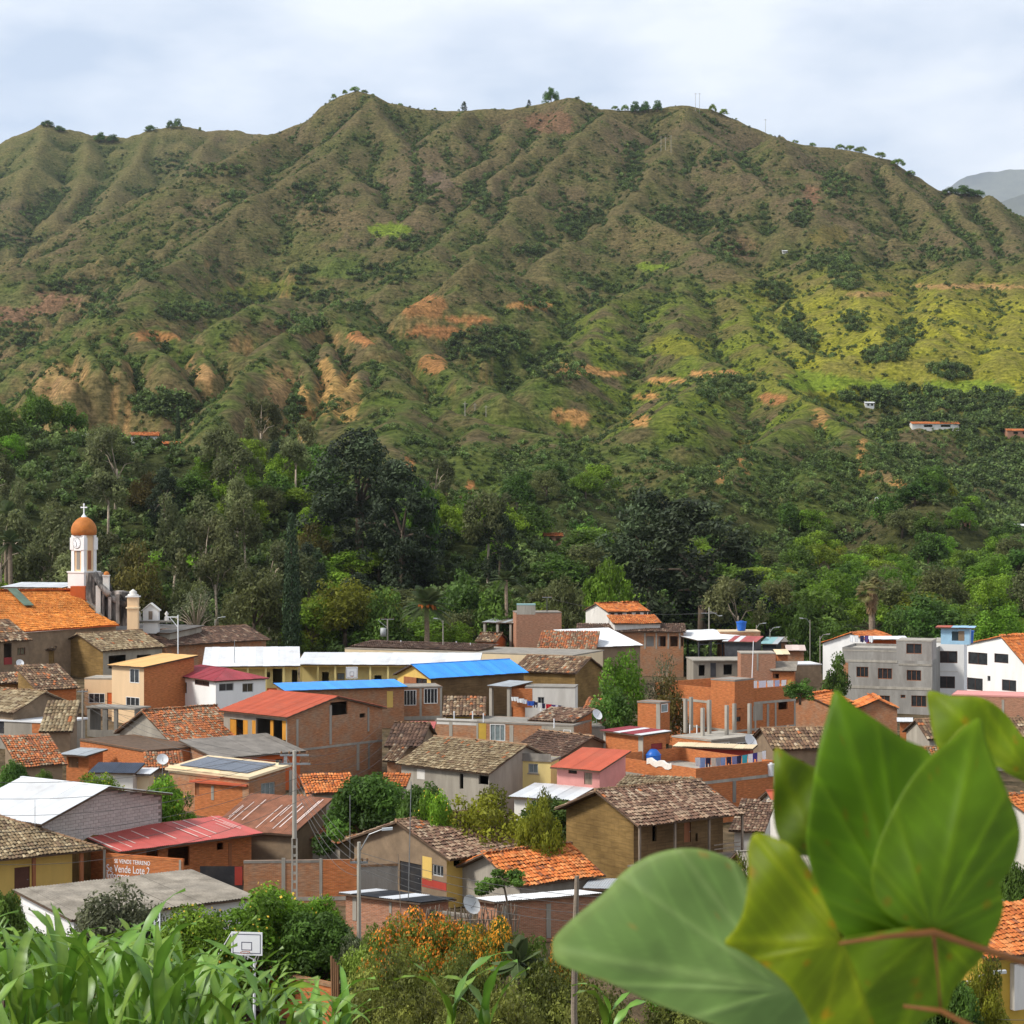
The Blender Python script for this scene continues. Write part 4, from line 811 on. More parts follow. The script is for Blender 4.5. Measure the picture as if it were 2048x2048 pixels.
class House: pass
FITLOG = []
def wall_mesh(A, B, prof, holes, zb=-1.5, rev=.2, inward=None):
    """vertical wall from A to B (plan points); prof = [(s, z)] top line; holes = [(s0, s1, z0, z1)]"""
    A, B = Vector((A[0], A[1], 0)), Vector((B[0], B[1], 0)); D = (B - A).normalized(); Ln = (B - A).length; n_in = Vector((-D.y, D.x, 0))
    top = lambda s: float(np.interp(s, [a for a, b in prof], [b for a, b in prof]))
    cuts = sorted(set([0, Ln] + [round(a, 4) for a, b in prof if 0 < a < Ln] + [min(max(x, 0), Ln) for h in holes for x in h[:2]]))
    mb = MB(); pt = lambda s, z, d=0: A + D * s + n_in * d + Vector((0, 0, z))
    fc = lambda s0, s1, z00, z01, z10, z11: mb.face([pt(s0, z00), pt(s1, z10), pt(s1, z11), pt(s0, z01)], [(s0, z00), (s1, z10), (s1, z11), (s0, z01)])
    for s0, s1 in zip(cuts[:-1], cuts[1:]):
        if s1 - s0 < 1e-4: continue
        hs = sorted([(h[2], h[3]) for h in holes if h[0] <= s0 + 1e-4 and h[1] >= s1 - 1e-4]); z = zb; t0, t1 = top(s0), top(s1)
        for a, b in hs:
            if a > z + 1e-4: fc(s0, s1, z, a, z, a)
            z = max(z, b)
        if min(t0, t1) > z: fc(s0, s1, z, t0, z, t1)
    for s0, s1, z0, z1 in holes:
        for a, b, c, d in (((s0, z0), (s0, z1), 0, 0), ((s1, z1), (s1, z0), 0, 0), ((s0, z1), (s1, z1), 0, 0), ((s1, z0), (s0, z0), 0, 0)):
            mb.face([pt(*a), pt(*b), pt(b[0], b[1], rev), pt(a[0], a[1], rev)])
    return mb, A, D, n_in
def to_face(H, face, px, py):
    A, B = H.faces[face]; o = H.M @ Vector((A[0], A[1], 0)); b = H.M @ Vector((B[0], B[1], 0)); D = (b - o).normalized(); nn = Vector((D.y, -D.x, 0))
    r = Vector(((px - CX) / FPX, 1, (CY - py) / FPX)); t = o.dot(nn) / r.dot(nn); w = r * t
    return (w - o).dot(D), w.z - H.g
def house(name, label, kind, pts, pri, roof, wall, ops=(), oh=.45, ohb=.4, og=.35, gz=None, indiv=0, walls='FLRB', cat='house', group=None, wmat=None, th=.1, ridge=True, frame=None, beam=None, parapet=0, zb=-2.0, base_paint=None, asym=(.5, 0.0)):
    ASYM[:] = asym
    pts = {k: (q(*v) if isinstance(v[0], str) else v) for k, v in pts.items()}
    x, g, r0 = fit(kind, pts, pri, gz); X0, Y0, a, L, W, e, p = x
    FITLOG.append('%-34s X%6.1f Y%6.1f g%6.1f yaw%6.1f L%5.1f W%5.1f e%5.2f p%5.2f  maxres %.1f' % (name + '/' + label[:18], X0, Y0, g, math.degrees(a), L, W, e, p, np.abs(r0[:len(pts) * 2]).max() * 4))
    H = House(); H.o = thing(name, label, cat, (X0, Y0, g), a, group); H.M = Matrix.Translation((X0, Y0, g)) @ Matrix.Rotation(a, 4, 'Z'); H.g = g; H.Y = Y0; H.L, H.W, H.e, H.p = L, W, e, p; H.kind = kind
    seed = abs(hash((round(X0, 1), round(Y0, 1)))) % 9999; wmat = wmat or {}
    rs_ = W * asym[0]; zr = e + p * rs_; u0, u1, v0, v1 = og, L - og, oh, W - ohb; low = th + .03
    zf = lambda v: ((e + p * v if v <= rs_ else zr + (e + asym[1] - zr) * (v - rs_) / (W - rs_)) if kind in ('gable', 'hip') else e + p * v if kind == 'mono' else e)
    H.faces = {'F': ((u0, v0), (u1, v0)), 'R': ((u1, v0), (u1, v1)), 'B': ((u1, v1), (u0, v1)), 'L': ((u0, v1), (u0, v0))}
    if kind == 'flat': low = 0
    hz = lambda v: (e + p * og if kind == 'hip' else zf(v)) - low
    prof = {'F': [(0, zf(v0) - low), (u1 - u0, zf(v0) - low)], 'B': [(0, zf(v1) - low), (u1 - u0, zf(v1) - low)]}
    rp = [(0, hz(v0))] + ([(rs_ - v0, zr - low)] if kind == 'gable' else []) + [(v1 - v0, hz(v1))]
    prof['R'] = rp; prof['L'] = [(v1 - v0 - s, z) for s, z in rp][::-1]; H.prof = prof
    for f in walls:
        A, B = H.faces[f]; holes = []; adds = []
        for op in ops:
            if op[0] != f: continue
            st = op[1]; (xa, ya), (xb, yb) = q(op[2], op[3], op[4]), q(op[2], op[5], op[6]); ex = op[7:] if len(op) > 7 else ()
            s0 = to_face(H, f, xa, (ya + yb) / 2)[0]; s1 = to_face(H, f, xb, (ya + yb) / 2)[0]; z1 = to_face(H, f, (xa + xb) / 2, ya)[1]; z0 = to_face(H, f, (xa + xb) / 2, yb)[1]
            Ln = math.hypot(B[0] - A[0], B[1] - A[1]); s0, s1 = sorted((s0, s1))
            if st in ('win', 'open', 'door'):
                s0, s1 = max(.05, s0), min(Ln - .05, s1)
                if s1 - s0 < .1: continue
                tmax = min(np.interp(s_, [q_[0] for q_ in prof[f]], [q_[1] for q_ in prof[f]]) for s_ in (s0, s1)) - .04
                z1 = min(z1, tmax); z0 = max(z0, -1.0)
                if z1 - z0 < .1: continue
                holes.append((s0, s1, z0, z1))
            adds.append((st, s0, s1, z0, z1, ex))
        mb, Aw, D, ni = wall_mesh(A, B, prof[f], holes, zb)
        wo = mb.build('wall', wmat.get(f, wall), H.o); pt = lambda s, z, d=0: Aw + D * s + ni * d + Vector((0, 0, z)); up = Vector((0, 0, 1))
        Ln = math.hypot(B[0] - A[0], B[1] - A[1]); top = lambda s: float(np.interp(s, [a_ for a_, b_ in prof[f]], [b_ for a_, b_ in prof[f]]))
        for st, s0, s1, z0, z1, ex in adds:
            w, h = s1 - s0, z1 - z0
            if st == 'win':
                fm = ex[0] if ex else 'frame_grey'; d0 = -.025 if fm == 'frame_white' else .06; nm = ex[1] if len(ex) > 1 else 2; gl = ex[2] if len(ex) > 2 else 'glass'; t_ = min(.07, w * .1); mb = MB()
                for o_, aa, cc in ((pt(s0, z0, d0), D * w, up * t_), (pt(s0, z1 - t_, d0), D * w, up * t_), (pt(s0, z0 + t_, d0), D * t_, up * (h - 2 * t_)), (pt(s1 - t_, z0 + t_, d0), D * t_, up * (h - 2 * t_))): mb.obox(o_, aa, ni * .1, cc)
                for k in range(1, nm): mb.obox(pt(s0 + w * k / nm - t_ * .35, z0 + t_, d0 + .02), D * t_ * .7, ni * .05, up * (h - 2 * t_))
                wn = mb.build('window', fm, H.o); MB().face([pt(s0 + t_, z0 + t_, d0 + .075), pt(s1 - t_, z0 + t_, d0 + .075), pt(s1 - t_, z1 - t_, d0 + .075), pt(s0 + t_, z1 - t_, d0 + .075)]).build('pane', gl, wn)
                if len(ex) > 3: MB().obox(pt(s0 - .08, z0 - .1, -.08), D * (w + .16), ni * .08, up * .1).build('sill', ex[3], wn)
            elif st == 'door':
                mb = MB().obox(pt(s0 + .03, z0, .06), D * (w - .06), ni * .05, up * (h - .02)); d_ = mb.build('door', ex[0] if ex else 'wood_red', H.o); MB().obox(pt(s0 + w * .82, z0 + min(1.0, h * .5), .03), D * .1, ni * .03, up * .04).build('handle', 'steel', d_)
            elif st in ('col', 'beam', 'plate', 'board', 'sign'):
                pr_ = {'col': .035, 'beam': .05, 'plate': .02, 'board': .07, 'sign': .03}[st] + (ex[1] if len(ex) > 1 else 0)
                MB().obox(pt(s0, z0, -pr_), D * w, ni * (pr_ + .02), up * h).build({'col': 'column', 'beam': 'beam', 'plate': 'wall_panel', 'board': 'board', 'sign': 'sign'}[st], ex[0] if ex else 'concrete', H.o)
        if frame and f in frame:
            n_ = frame[f]
            for k in range(n_ + 1):
                s_ = min(max(Ln * k / n_ - .13, .0), Ln - .26)
                if any(h_[0] - .02 < s_ + .26 and h_[1] + .02 > s_ for h_ in holes): continue
                MB().obox(pt(s_ - (.02 if k == 0 else 0), -1.9, -.03), D * .26, ni * .05, up * (top(s_ + .13) + 1.85)).build('column', 'concrete', H.o)
        if beam:
            for zz in beam:
                if zz < min(top(0), top(Ln)): MB().obox(pt(-.03, zz, -.045), D * (Ln + .06), ni * .06, up * .22).build('beam', 'concrete', H.o)
        if base_paint and f in base_paint: MB().obox(pt(.01, zb, -.015), D * (Ln - .02), ni * .02, up * (base_paint[f][1] - zb)).build('painted_base', base_paint[f][0], H.o)
    # roof
    rk = roof.split(':')[0]
    if kind == 'flat':
        mb = MB(); mb.box(-.0, 0, e - .18, L, W, e - .02)
        ro = mb.build('roof', 'concrete' if rk != 'flat' else roof.split(':')[1], H.o)
        if parapet:
            for nm_, bx in (('F', (0, 0, L, .15)), ('B', (0, W - .15, L, W)), ('L', (0, .15, .15, W - .15)), ('R', (L - .15, .15, L, W - .15))): MB().box(bx[0], bx[1], e - .02, bx[2], bx[3], e + parapet).build('parapet', wmat.get(nm_, wall), H.o)
        H.roof = ro; return H
    if kind == 'gable': planes = [[(0, 0, e), (L, 0, e), (L, rs_, zr), (0, rs_, zr)], [(L, W, e + asym[1]), (0, W, e + asym[1]), (0, rs_, zr), (L, rs_, zr)]]
    elif kind == 'hip': i_ = W / 2; planes = [[(0, 0, e), (L, 0, e), (L - i_, i_, zr), (i_, i_, zr)], [(L, W, e), (0, W, e), (i_, i_, zr), (L - i_, i_, zr)], [(0, W, e), (0, 0, e), (i_, i_, zr)], [(L, 0, e), (L, W, e), (L - i_, i_, zr)]]
    else: planes = [[(0, 0, e), (L, 0, e), (L, W, e + p * W), (0, W, e + p * W)]]
    ro = link('roof', bpy.data.meshes.new('roof'), H.o); dm = MB()
    for i, pl in enumerate(planes):
        d_ = roof_plane(H, pl, roof, ro, seed + i, indiv if i == 0 else 0, th)
        if d_: off = len(dm.v); dm.v += d_.v; dm.f += [tuple(k + off for k in f) for f in d_.f]; dm.uv += d_.uv
    me = dm.mesh('roof', 'deck' if rk == 'tile' else roof.split(':')[1].split('+')[0] if th > .12 else 'deck')
    ro.data = me
    if rk == 'tile' and ridge and kind in ('gable', 'hip'):
        i_ = W / 2 if kind == 'hip' else 0
        lines = [((i_, rs_, zr), (L - i_, rs_, zr))] + ([((0, 0, e), (i_, i_, zr)), ((L, 0, e), (L - i_, i_, zr))] if kind == 'hip' else [])
        for a_, b_ in lines:
            a_, b_ = Vector(a_), Vector(b_); n_ = max(2, int((b_ - a_).length / .38)); mb = MB()
            for k in range(n_):
                f0, f1 = k / n_, (k + 1.15) / n_; pa = a_.lerp(b_, f0); pb = a_.lerp(b_, min(f1, 1.02)); jz = RND.uniform(0, .03)
                mb.tube([pa + Vector((0, 0, .05 + jz)), pb + Vector((0, 0, .03 + jz))], [.13, .105], 6)
            rc = mb.build('ridge_caps', 'ridge_clay', ro); rc['kind'] = 'stuff'
    elif kind in ('gable', 'hip') and ridge and rk != 'tile':
        i_ = W / 2 if kind == 'hip' else 0
        MB().obox((i_, rs_ - .14, zr + .03), (L - 2 * i_, 0, 0), (0, .28, 0), (0, 0, .05)).build('ridge_cap', roof.split(':')[1].split('+')[0], ro)
    H.roof = ro
    return H
plain('ridge_clay', (.30, .18, .10), .95, .35, 3.0, (.16, .1, .06), .5)
# ---------------------------------------------------------------- the town, nearest rows first
HH = {}
def hs(key, *a, **k): HH[key] = house(*a, **k); return HH[key]
# -- front row, left
hs('yellow', 'yellow_house', 'yellow house with hipped tile roof and wooden porch posts at the left edge', 'hip', {'f1': ('J', 940, 350), 'f0': ('J', -1500, 600), 'r1': ('J', -120, 42)}, (3.1, .52, 10, 19, 26), 'tile:pale', 'yellow',
   [('F', 'door', 'J', 130, 515, 272, 760, 'frame_brown')], oh=1.3, og=1.6, indiv=300, cat='house')
hs('fibre', 'shed', 'long low shed with stained grey fibre cement roof below the yellow house', 'mono', {'b0': ('J', 100, 715), 'b1': ('F', 1690, 1685), 'f0': ('J', 650, 990)}, (2.5, .2, 9, 10, 27), 'fibre:fibre', 'white', [('L', 'beam', 'J', 185, 930, 640, 1000, 'white')], cat='shed')
hs('white', 'block_house', 'concrete block house with big white metal roof', 'gable', {'f1': ('F', 395, 1290), 'r1': ('F', 910, 945), 'b1': ('F', 1550, 975), 'r0': ('F', 190, 855)}, (4.4, .35, 9, 12, -45), 'metal:metal_white', 'mortar', [], og=.7, oh=.6, asym=(.5, .6))
hs('red', 'workshop', 'low brick workshop under a long red metal roof with pale streaks', 'mono', {'f0': ('F', 1050, 1490), 'f1': ('G', 590, 875), 'b0': ('F', 650, 1360)}, (3.0, .22, 5, 9, 32), 'metal:metal_red+translucent_sheet', 'brick_orange',
   [('F', 'open', 'F', 1285, 1480, 1390, 1590), ('F', 'open', 'F', 1475, 1470, 1665, 1640), ('F', 'open', 'G', 155, 945, 215, 1010), ('F', 'col', 'G', 260, 950, 290, 1160, 'wood_red')], oh=1.0)
hs('rust', 'lean_to', 'rusty red sheet lean-to behind the streaked red roof', 'mono', {'f0': ('F', 1830, 1300), 'f1': ('G', 850, 885)}, (2.8, .3, 6, 6.5, -14), 'metal:metal_rust+translucent_sheet', 'plaster_brown')
hs('bigtile', 'tiled_house', 'large house with sweeping speckled brown tile roof in the lower middle', 'gable', {'r0': ('H', 25, 745), 'r1': ('H', 970, 650), 'f0': ('H', 570, 1075), 'f1': ('H', 1480, 975)}, (3.3, .5, 9, 10, 33), 'tile:speckle', 'yellow',
   [('L', 'door', 'H', 90, 1130, 290, 1400, 'black_paint'), ('F', 'open', 'H', 585, 1090, 655, 1160), ('L', 'win', 'H', 390, 1150, 490, 1255, 'frame_grey', 3), ('L', 'plate', 'H', 296, 1290, 520, 1370, 'red_paint'), ('L', 'plate', 'H', 300, 1075, 386, 1288, 'yellow')], indiv=300, oh=.9, og=.5, wmat={'L': 'plaster_brown'})
hs('sideroof', 'lean_to', 'small lean-to of mottled tiles against the plain gable of the large tiled house', 'mono', {'b1': ('G', 1780, 770), 'b0': ('G', 1640, 705), 'f1': ('G', 1240, 950), 'f0': ('G', 1150, 930)}, (2.2, .35, 5.5, 2.2, -52), 'tile:mixed', 'plaster_grey')
hs('patch', 'shed', 'tumbledown shed with patched orange and grey tiles beside the concrete pole', 'mono', {'b0': ('G', 1000, 735), 'b1': ('G', 1380, 770), 'f1': ('G', 1150, 925), 'f0': ('G', 900, 905)}, (2.3, .35, 4.5, 4, -5), 'tile:mixed', 'plaster_grey', [('F', 'win', 'G', 915, 985, 960, 1060, 'frame_brown', 3)])
hs('patch2', 'shed', 'narrow shed with red tiles left of the dense dark tree', 'mono', {'b0': ('G', 850, 505), 'b1': ('G', 1050, 520), 'f0': ('G', 880, 700), 'f1': ('G', 1040, 715)}, (2.4, .4, 4.5, 2.4, 0), 'tile:mixed', 'brick_worn')
hs('orange', 'tiled_cottage', 'grey-walled cottage with bright orange tile roof behind the stick fence', 'gable', {'r0': ('H', 835, 1055), 'r1': ('H', 1660, 960), 'f0': ('H', 1170, 1322), 'f1': ('I', 420, 1560)}, (2.6, .5, 8, 9, 30), 'tile:orange', 'plaster_grey',
   [('F', 'win', 'H', 1445, 1420, 1520, 1450, 'frame_brown', 2)], indiv=300, og=.6)
hs('adobe', 'adobe_house', 'two-storey adobe house with tiled roof and wooden balcony', 'gable', {'r0': ('I', 290, 797), 'r1': ('I', 1235, 715), 'f0': ('I', 700, 1085), 'f1': ('I', 1640, 1010)}, (5.4, .5, 9, 11, 28), 'tile:speckle', 'adobe',
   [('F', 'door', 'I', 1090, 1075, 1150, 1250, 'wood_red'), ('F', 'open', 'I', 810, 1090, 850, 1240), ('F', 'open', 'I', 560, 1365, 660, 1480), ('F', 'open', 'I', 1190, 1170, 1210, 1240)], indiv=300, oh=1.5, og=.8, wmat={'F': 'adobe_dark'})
hs('adobe2', 'tiled_annex', 'lower tiled annex behind the adobe balcony house', 'mono', {'b0': ('I', 610, 668), 'b1': ('I', 1190, 692), 'f0': ('I', 420, 800)}, (6.0, .35, 4, 6, 10), 'tile:pale', 'brick_worn')
hs('adobe3', 'tiled_shed', 'brown tiled shed at the right end of the adobe house', 'mono', {'b0': ('I', 1640, 890), 'b1': ('I', 1860, 900), 'f0': ('I', 1430, 1165), 'f1': ('I', 1830, 1140)}, (3.2, .4, 6, 4, 10), 'tile:speckle', 'offwhite')
# -- walls of the lower street
hs('wallsign', 'boundary_wall', 'brick boundary wall with white hand-painted lettering', 'flat', {'f0': ('F', 930, 1510), 'f1': ('F', 1600, 1585)}, (2.2, 0, .25, 6, -8), 'flat:brick_orange', 'brick_orange', [('F', 'col', 'F', 908, 1490, 926, 1745), ('F', 'col', 'F', 1574, 1580, 1592, 1690)], oh=.02, ohb=.02, og=.02, gz=-24.7, cat='wall')
hs('wallgate', 'boundary_wall', 'plain brick wall piece under the porch of the yellow house', 'flat', {'f0': ('F', 600, 1515), 'f1': ('F', 905, 1500)}, (2.2, 0, .25, 3.0, 20), 'flat:brick_orange', 'brick_orange', [('F', 'plate', 'F', 545, 1530, 604, 1760, 'plaster_grey')], oh=.02, ohb=.02, og=.02, cat='wall')
hs('gateblack', 'metal_gate', 'black sheet metal gate with a red end leaf', 'flat', {'f0': ('G', 0, 1160), 'f1': ('G', 392, 1165)}, (2.0, 0, .1, 3.4, 0), 'flat:black_paint', 'black_paint', [('F', 'plate', 'G', 320, 1165, 390, 1335, 'red_paint')], oh=.01, ohb=.01, og=.01, cat='gate')
hs('wallbrick', 'boundary_wall', 'long weathered brick wall with concrete posts behind the lattice pole', 'flat', {'f0': ('G', 400, 1110), 'f1': ('G', 1440, 1100)}, (2.9, 0, .3, 9, 4), 'flat:concrete_dark', 'brick_worn', [('F', 'col', 'G', 750, 1085, 785, 1400), ('F', 'col', 'G', 1098, 1090, 1125, 1440), ('F', 'plate', 'G', 1130, 1100, 1440, 1435, 'brick_orange'), ('F', 'plate', 'G', 880, 1440, 1440, 1475, 'concrete')], oh=.02, ohb=.02, og=.02, cat='wall')
hs('wallgrey', 'boundary_wall', 'rough grey rendered wall with broken tile coping', 'flat', {'f0': ('G', 1470, 1150), 'f1': ('G', 1830, 1130)}, (2.2, 0, .3, 3.6, 10), 'flat:ridge_clay', 'render_grey', oh=.02, ohb=.02, og=.02, cat='wall')
hs('lowbrick', 'brick_shed', 'pale brick shed with sagging black and white sheets on top', 'mono', {'f0': ('G', 1275, 1400), 'f1': ('L', 640, 500)}, (2.6, -.10, 4, 8, -18), 'metal:black_paint+metal_white', 'brick_pink', [('F', 'col', 'G', 1405, 1420, 1440, 1660), ('F', 'col', 'L', 362, 480, 384, 600)], cat='shed', oh=.3)
hs('lowbrick2', 'boundary_wall', 'low wall with worn concrete coping in front of the stick fence', 'flat', {'f0': ('L', 385, 500), 'f1': ('L', 1090, 610)}, (2.0, 0, .4, 7, -14), 'flat:concrete_dark', 'plaster_brown', oh=.03, ohb=.03, og=.02, cat='wall')
hs('rightbrick', 'brick_shed', 'brick shed with wavy white sheet roof right of the satellite dish', 'mono', {'f0': ('H', 960, 1500), 'f1': ('H', 1960, 1410)}, (2.7, -.12, 4, 9, 14), 'metal:metal_white', 'brick_pink', [('F', 'col', 'H', 1030, 1520, 1090, 1700), ('F', 'col', 'H', 1438, 1505, 1480, 1820)], cat='shed', oh=.25)
hs('carport', 'lean_to', 'grey metal lean-to beside the orange tiled cottage', 'mono', {'f0': ('H', 1760, 1370), 'f1': ('I', 460, 1650), 'b0': ('H', 1860, 1290)}, (2.4, .1, 4, 4, 12), 'metal:metal_grey', 'wood_grey')
hs('coping', 'boundary_wall', 'brick yard wall with sloping tile coping behind the maize', 'flat', {'f0': ('K', 590, 1300), 'f1': ('K', 1500, 1500)}, (2.2, 0, .4, 5, -35), 'flat:ridge_clay', 'brick_orange', [('F', 'col', 'K', 600, 1400, 680, 1800, 'concrete_dark')], oh=.05, ohb=.05, og=.03, cat='wall')
hs('blockwall', 'boundary_wall', 'old concrete block wall in the shade of the lime tree', 'flat', {'f0': ('K', 480, 960), 'f1': ('K', 1640, 980)}, (2.4, 0, .3, 6, -8), 'flat:concrete_dark', 'brick_pink', oh=.02, ohb=.02, og=.02, cat='wall')
hs('lowroof', 'low_shed', 'low flat roof with a glazed skylight frame beside the maize', 'mono', {'b0': ('K', 1640, 1600), 'b1': ('L', 600, 1420), 'f0': ('L', 0, 1470)}, (2.0, .05, 2.5, 5, -12), 'metal:fibre', 'plaster_grey', cat='shed')
# -- second row, left: tiled roofs below the cream house
hs('t23', 'tiled_house', 'low tiled house at the far left below the balcony house', 'gable', {'r1': ('F', 430, 100), 'f1': ('F', 95, 278), 'r0': ('F', -200, 80)}, (3.2, .5, 8, 7, -38), 'tile:pale', 'plaster_brown', og=.5)
hs('t24', 'tiled_house', 'steep grey-brown tiled roof left of the leaning utility pole', 'mono', {'b0': ('F', 420, 185), 'b1': ('F', 700, 205), 'f1': ('F', 650, 455)}, (3.0, .45, 6, 6, -12), 'tile:pale', 'plaster_brown')
hs('g25', 'garage', 'grey flat-roofed garage with thin white edge at the far left', 'flat', {'f0': ('F', -40, 335), 'f1': ('F', 530, 378)}, (2.9, 0, 5, 5.5, -22), 'flat:metal_white', 'plaster_grey', [('F', 'plate', 'F', 282, 385, 470, 470, 'brick_orange'), ('F', 'door', 'F', -30, 360, 36, 470, 'black_paint')], oh=.1, og=.1)
hs('t26', 'tiled_house', 'low house with mottled orange-brown tiles at the left, mossy eaves', 'mono', {'b0': ('F', -40, 512), 'b1': ('F', 465, 468), 'f0': ('F', 200, 760), 'f1': ('F', 560, 745)}, (2.8, .42, 7, 7, 10), 'tile:mixed', 'plaster_brown', indiv=200)
hs('g27', 'tiled_house', 'grey plastered gable house with half brown, half orange tiles', 'gable', {'r0': ('F', 1222, 262), 'f0': ('F', 1515, 545), 'r1': ('F', 1905, 240)}, (3.3, .5, 8.5, 8, 22), 'tile:mixed', 'plaster_grey', [], og=.5, indiv=200)
hs('b28', 'brick_house', 'orange brick house with dark mossy verge behind the small metal shelter', 'flat', {'f0': ('F', 690, 492), 'f1': ('F', 1290, 640)}, (3.0, 0, 6, 7, -38), 'flat:deck', 'brick_orange', oh=.1, og=.1)
hs('s28', 'shelter', 'small shelter with grey metal roof on a white post', 'mono', {'f0': ('F', 530, 648), 'f1': ('F', 720, 662), 'b0': ('F', 690, 605), 'b1': ('F', 985, 615)}, (2.5, .15, 3, 3, -8), 'metal:metal_grey', 'brick_orange', [('F', 'door', 'F', 600, 680, 690, 770, 'wood')], oh=.8, og=.3)
hs('t29', 'tiled_shed', 'small mottled tile roof beside the grey fibre roof house', 'mono', {'b0': ('F', 1240, 645), 'b1': ('F', 1610, 640), 'f0': ('F', 1300, 775), 'f1': ('F', 1610, 770)}, (2.6, .4, 4, 4, 5), 'tile:mixed', 'plaster_grey')
hs('navy', 'shed', 'shed under a sagging navy blue sheet', 'mono', {'b0': ('F', 860, 722), 'b1': ('F', 1280, 745), 'f0': ('F', 780, 808), 'f1': ('F', 1180, 818)}, (2.5, .25, 3.5, 5, -8), 'metal:navy_sheet', 'offwhite')
hs('w30', 'shed', 'little white-roofed shed beside the navy sheet', 'mono', {'b0': ('F', 1210, 775), 'b1': ('F', 1420, 785), 'f0': ('F', 1170, 818), 'f1': ('F', 1300, 830)}, (2.4, .15, 2.5, 2.5, -5), 'metal:metal_white', 'cream', cat='shed')
hs('w31', 'shed', 'pale low roof sheets in front of the navy shed', 'mono', {'b0': ('F', 960, 800), 'b1': ('F', 1165, 818), 'f0': ('F', 905, 835), 'f1': ('F', 1110, 860)}, (2.1, .15, 2.5, 3.5, -14), 'metal:translucent_sheet', 'cream', cat='shed')
hs('fibre15', 'orange_house', 'orange house under a wide dark fibre cement roof', 'mono', {'f0': ('B', 150, 1535), 'f1': ('B', 990, 1490), 'b0': ('F', 1560, 530), 'b1': ('B', 600, 1335)}, (3.2, .28, 6.5, 8, 14), 'fibre:fibre_dark', 'orange_paint', [('F', 'col', 'B', 770, 1510, 800, 1610, 'white'), ('F', 'win', 'B', 695, 1555, 760, 1590, 'frame_brown', 1), ('L', 'plate', 'F', 1610, 590, 1640, 690, 'brick_worn')], wmat={'L': 'brick_worn'})
H_ = hs('solar', 'brick_house', 'brick house with dark glazed panels on its cream roof', 'mono', {'b0': ('F', 1800, 665), 'b1': ('B', 860, 1605), 'f1': ('B', 430, 1738), 'f0': ('F', 1470, 765)}, (3.4, .12, 7, 7, -42), 'metal:cream', 'brick_worn', [('R', 'win', 'B', 562, 1772, 690, 1915, 'frame_grey', 3, 'glass_pale', 'concrete'), ('R', 'col', 'B', 820, 1660, 845, 1930), ('F', 'plate', 'F', 1480, 770, 1932, 838, 'cream')], oh=.3, og=.3, th=.16)
hs('front17', 'brick_shed', 'small brick yard building with wooden door in front of the panelled roof house', 'flat', {'f0': ('F', 1660, 880), 'f1': ('B', 428, 1790)}, (2.9, 0, 2.2, 5, -30), 'flat:metal_red2', 'brick_orange', [('F', 'door', 'F', 1680, 890, 1750, 1010, 'wood_red'), ('F', 'col', 'B', 104, 1800, 128, 1932)], oh=.3)
# -- big red roof and its neighbours
hs('redbrick', 'brick_house', 'tall brick house with broad red roof and yellow curtains', 'gable', {'f0': ('B', 150, 1120), 'f1': ('B', 800, 1172), 'r1': ('B', 1252, 985), 'r0': ('B', 650, 928), 'b1': ('B', 1735, 1075)}, (5.7, .3, 10, 9, -38), 'tiledmetal:metal_red2', 'plaster_grey',
   [('F', 'open', 'B', 275, 1190, 440, 1345), ('F', 'open', 'B', 515, 1190, 790, 1390), ('F', 'plate', 'B', 275, 1192, 330, 1344, 'curtain', -.15), ('F', 'plate', 'B', 395, 1192, 440, 1344, 'curtain', -.15), ('F', 'plate', 'B', 480, 1200, 512, 1344, 'curtain'), ('F', 'plate', 'B', 645, 1200, 672, 1380, 'curtain', -.15), ('F', 'plate', 'B', 755, 1200, 790, 1380, 'curtain', -.15), ('R', 'open', 'B', 1200, 1010, 1358, 1150), ('R', 'open', 'B', 1468, 1135, 1522, 1175), ('R', 'col', 'B', 885, 1190, 905, 1660), ('R', 'col', 'B', 1190, 1060, 1212, 1420), ('R', 'col', 'B', 1540, 1080, 1556, 1300), ('R', 'col', 'B', 1440, 1400, 1464, 1660), ('R', 'col', 'B', 1545, 1400, 1560, 1650, 'concrete_dark')], wmat={'R': 'brick_worn'}, og=.35, beam=[2.6], ridge=True)
hs('villa18', 'white_house', 'white house with hipped dark red roof', 'hip', {'f0': ('A', 1460, 1662), 'f1': ('B', 130, 850), 'b1': ('B', 640, 830)}, (5.0, .3, 7, 8, -46), 'metal:metal_maroon', 'white', [('F', 'win', 'A', 1500, 1758, 1585, 1850, 'frame_brown', 2), ('F', 'win', 'A', 1645, 1765, 1718, 1865, 'frame_brown', 2), ('F', 'win', 'A', 1790, 1720, 1925, 1800, 'frame_brown', 2), ('R', 'win', 'B', 175, 858, 310, 930, 'frame_grey', 2), ('R', 'win', 'B', 390, 858, 490, 940, 'frame_grey', 2)], oh=.4, ohb=.3)
hs('cream', 'cream_house', 'cream upper storey with pale orange roof and white-framed window', 'mono', {'f0': ('A', 970, 1610), 'f1': ('A', 1332, 1632), 'b1': ('A', 1815, 1532), 'b0': ('A', 1510, 1498)}, (6.4, .12, 8, 5.5, -34), 'metal:metal_apricot', 'peach', [('F', 'win', 'A', 1195, 1645, 1282, 1775, 'frame_white', 2), ('F', 'win', 'A', 1160, 1905, 1285, 1990, 'frame_white', 3)], wmat={'R': 'brick_orange'}, oh=.4)
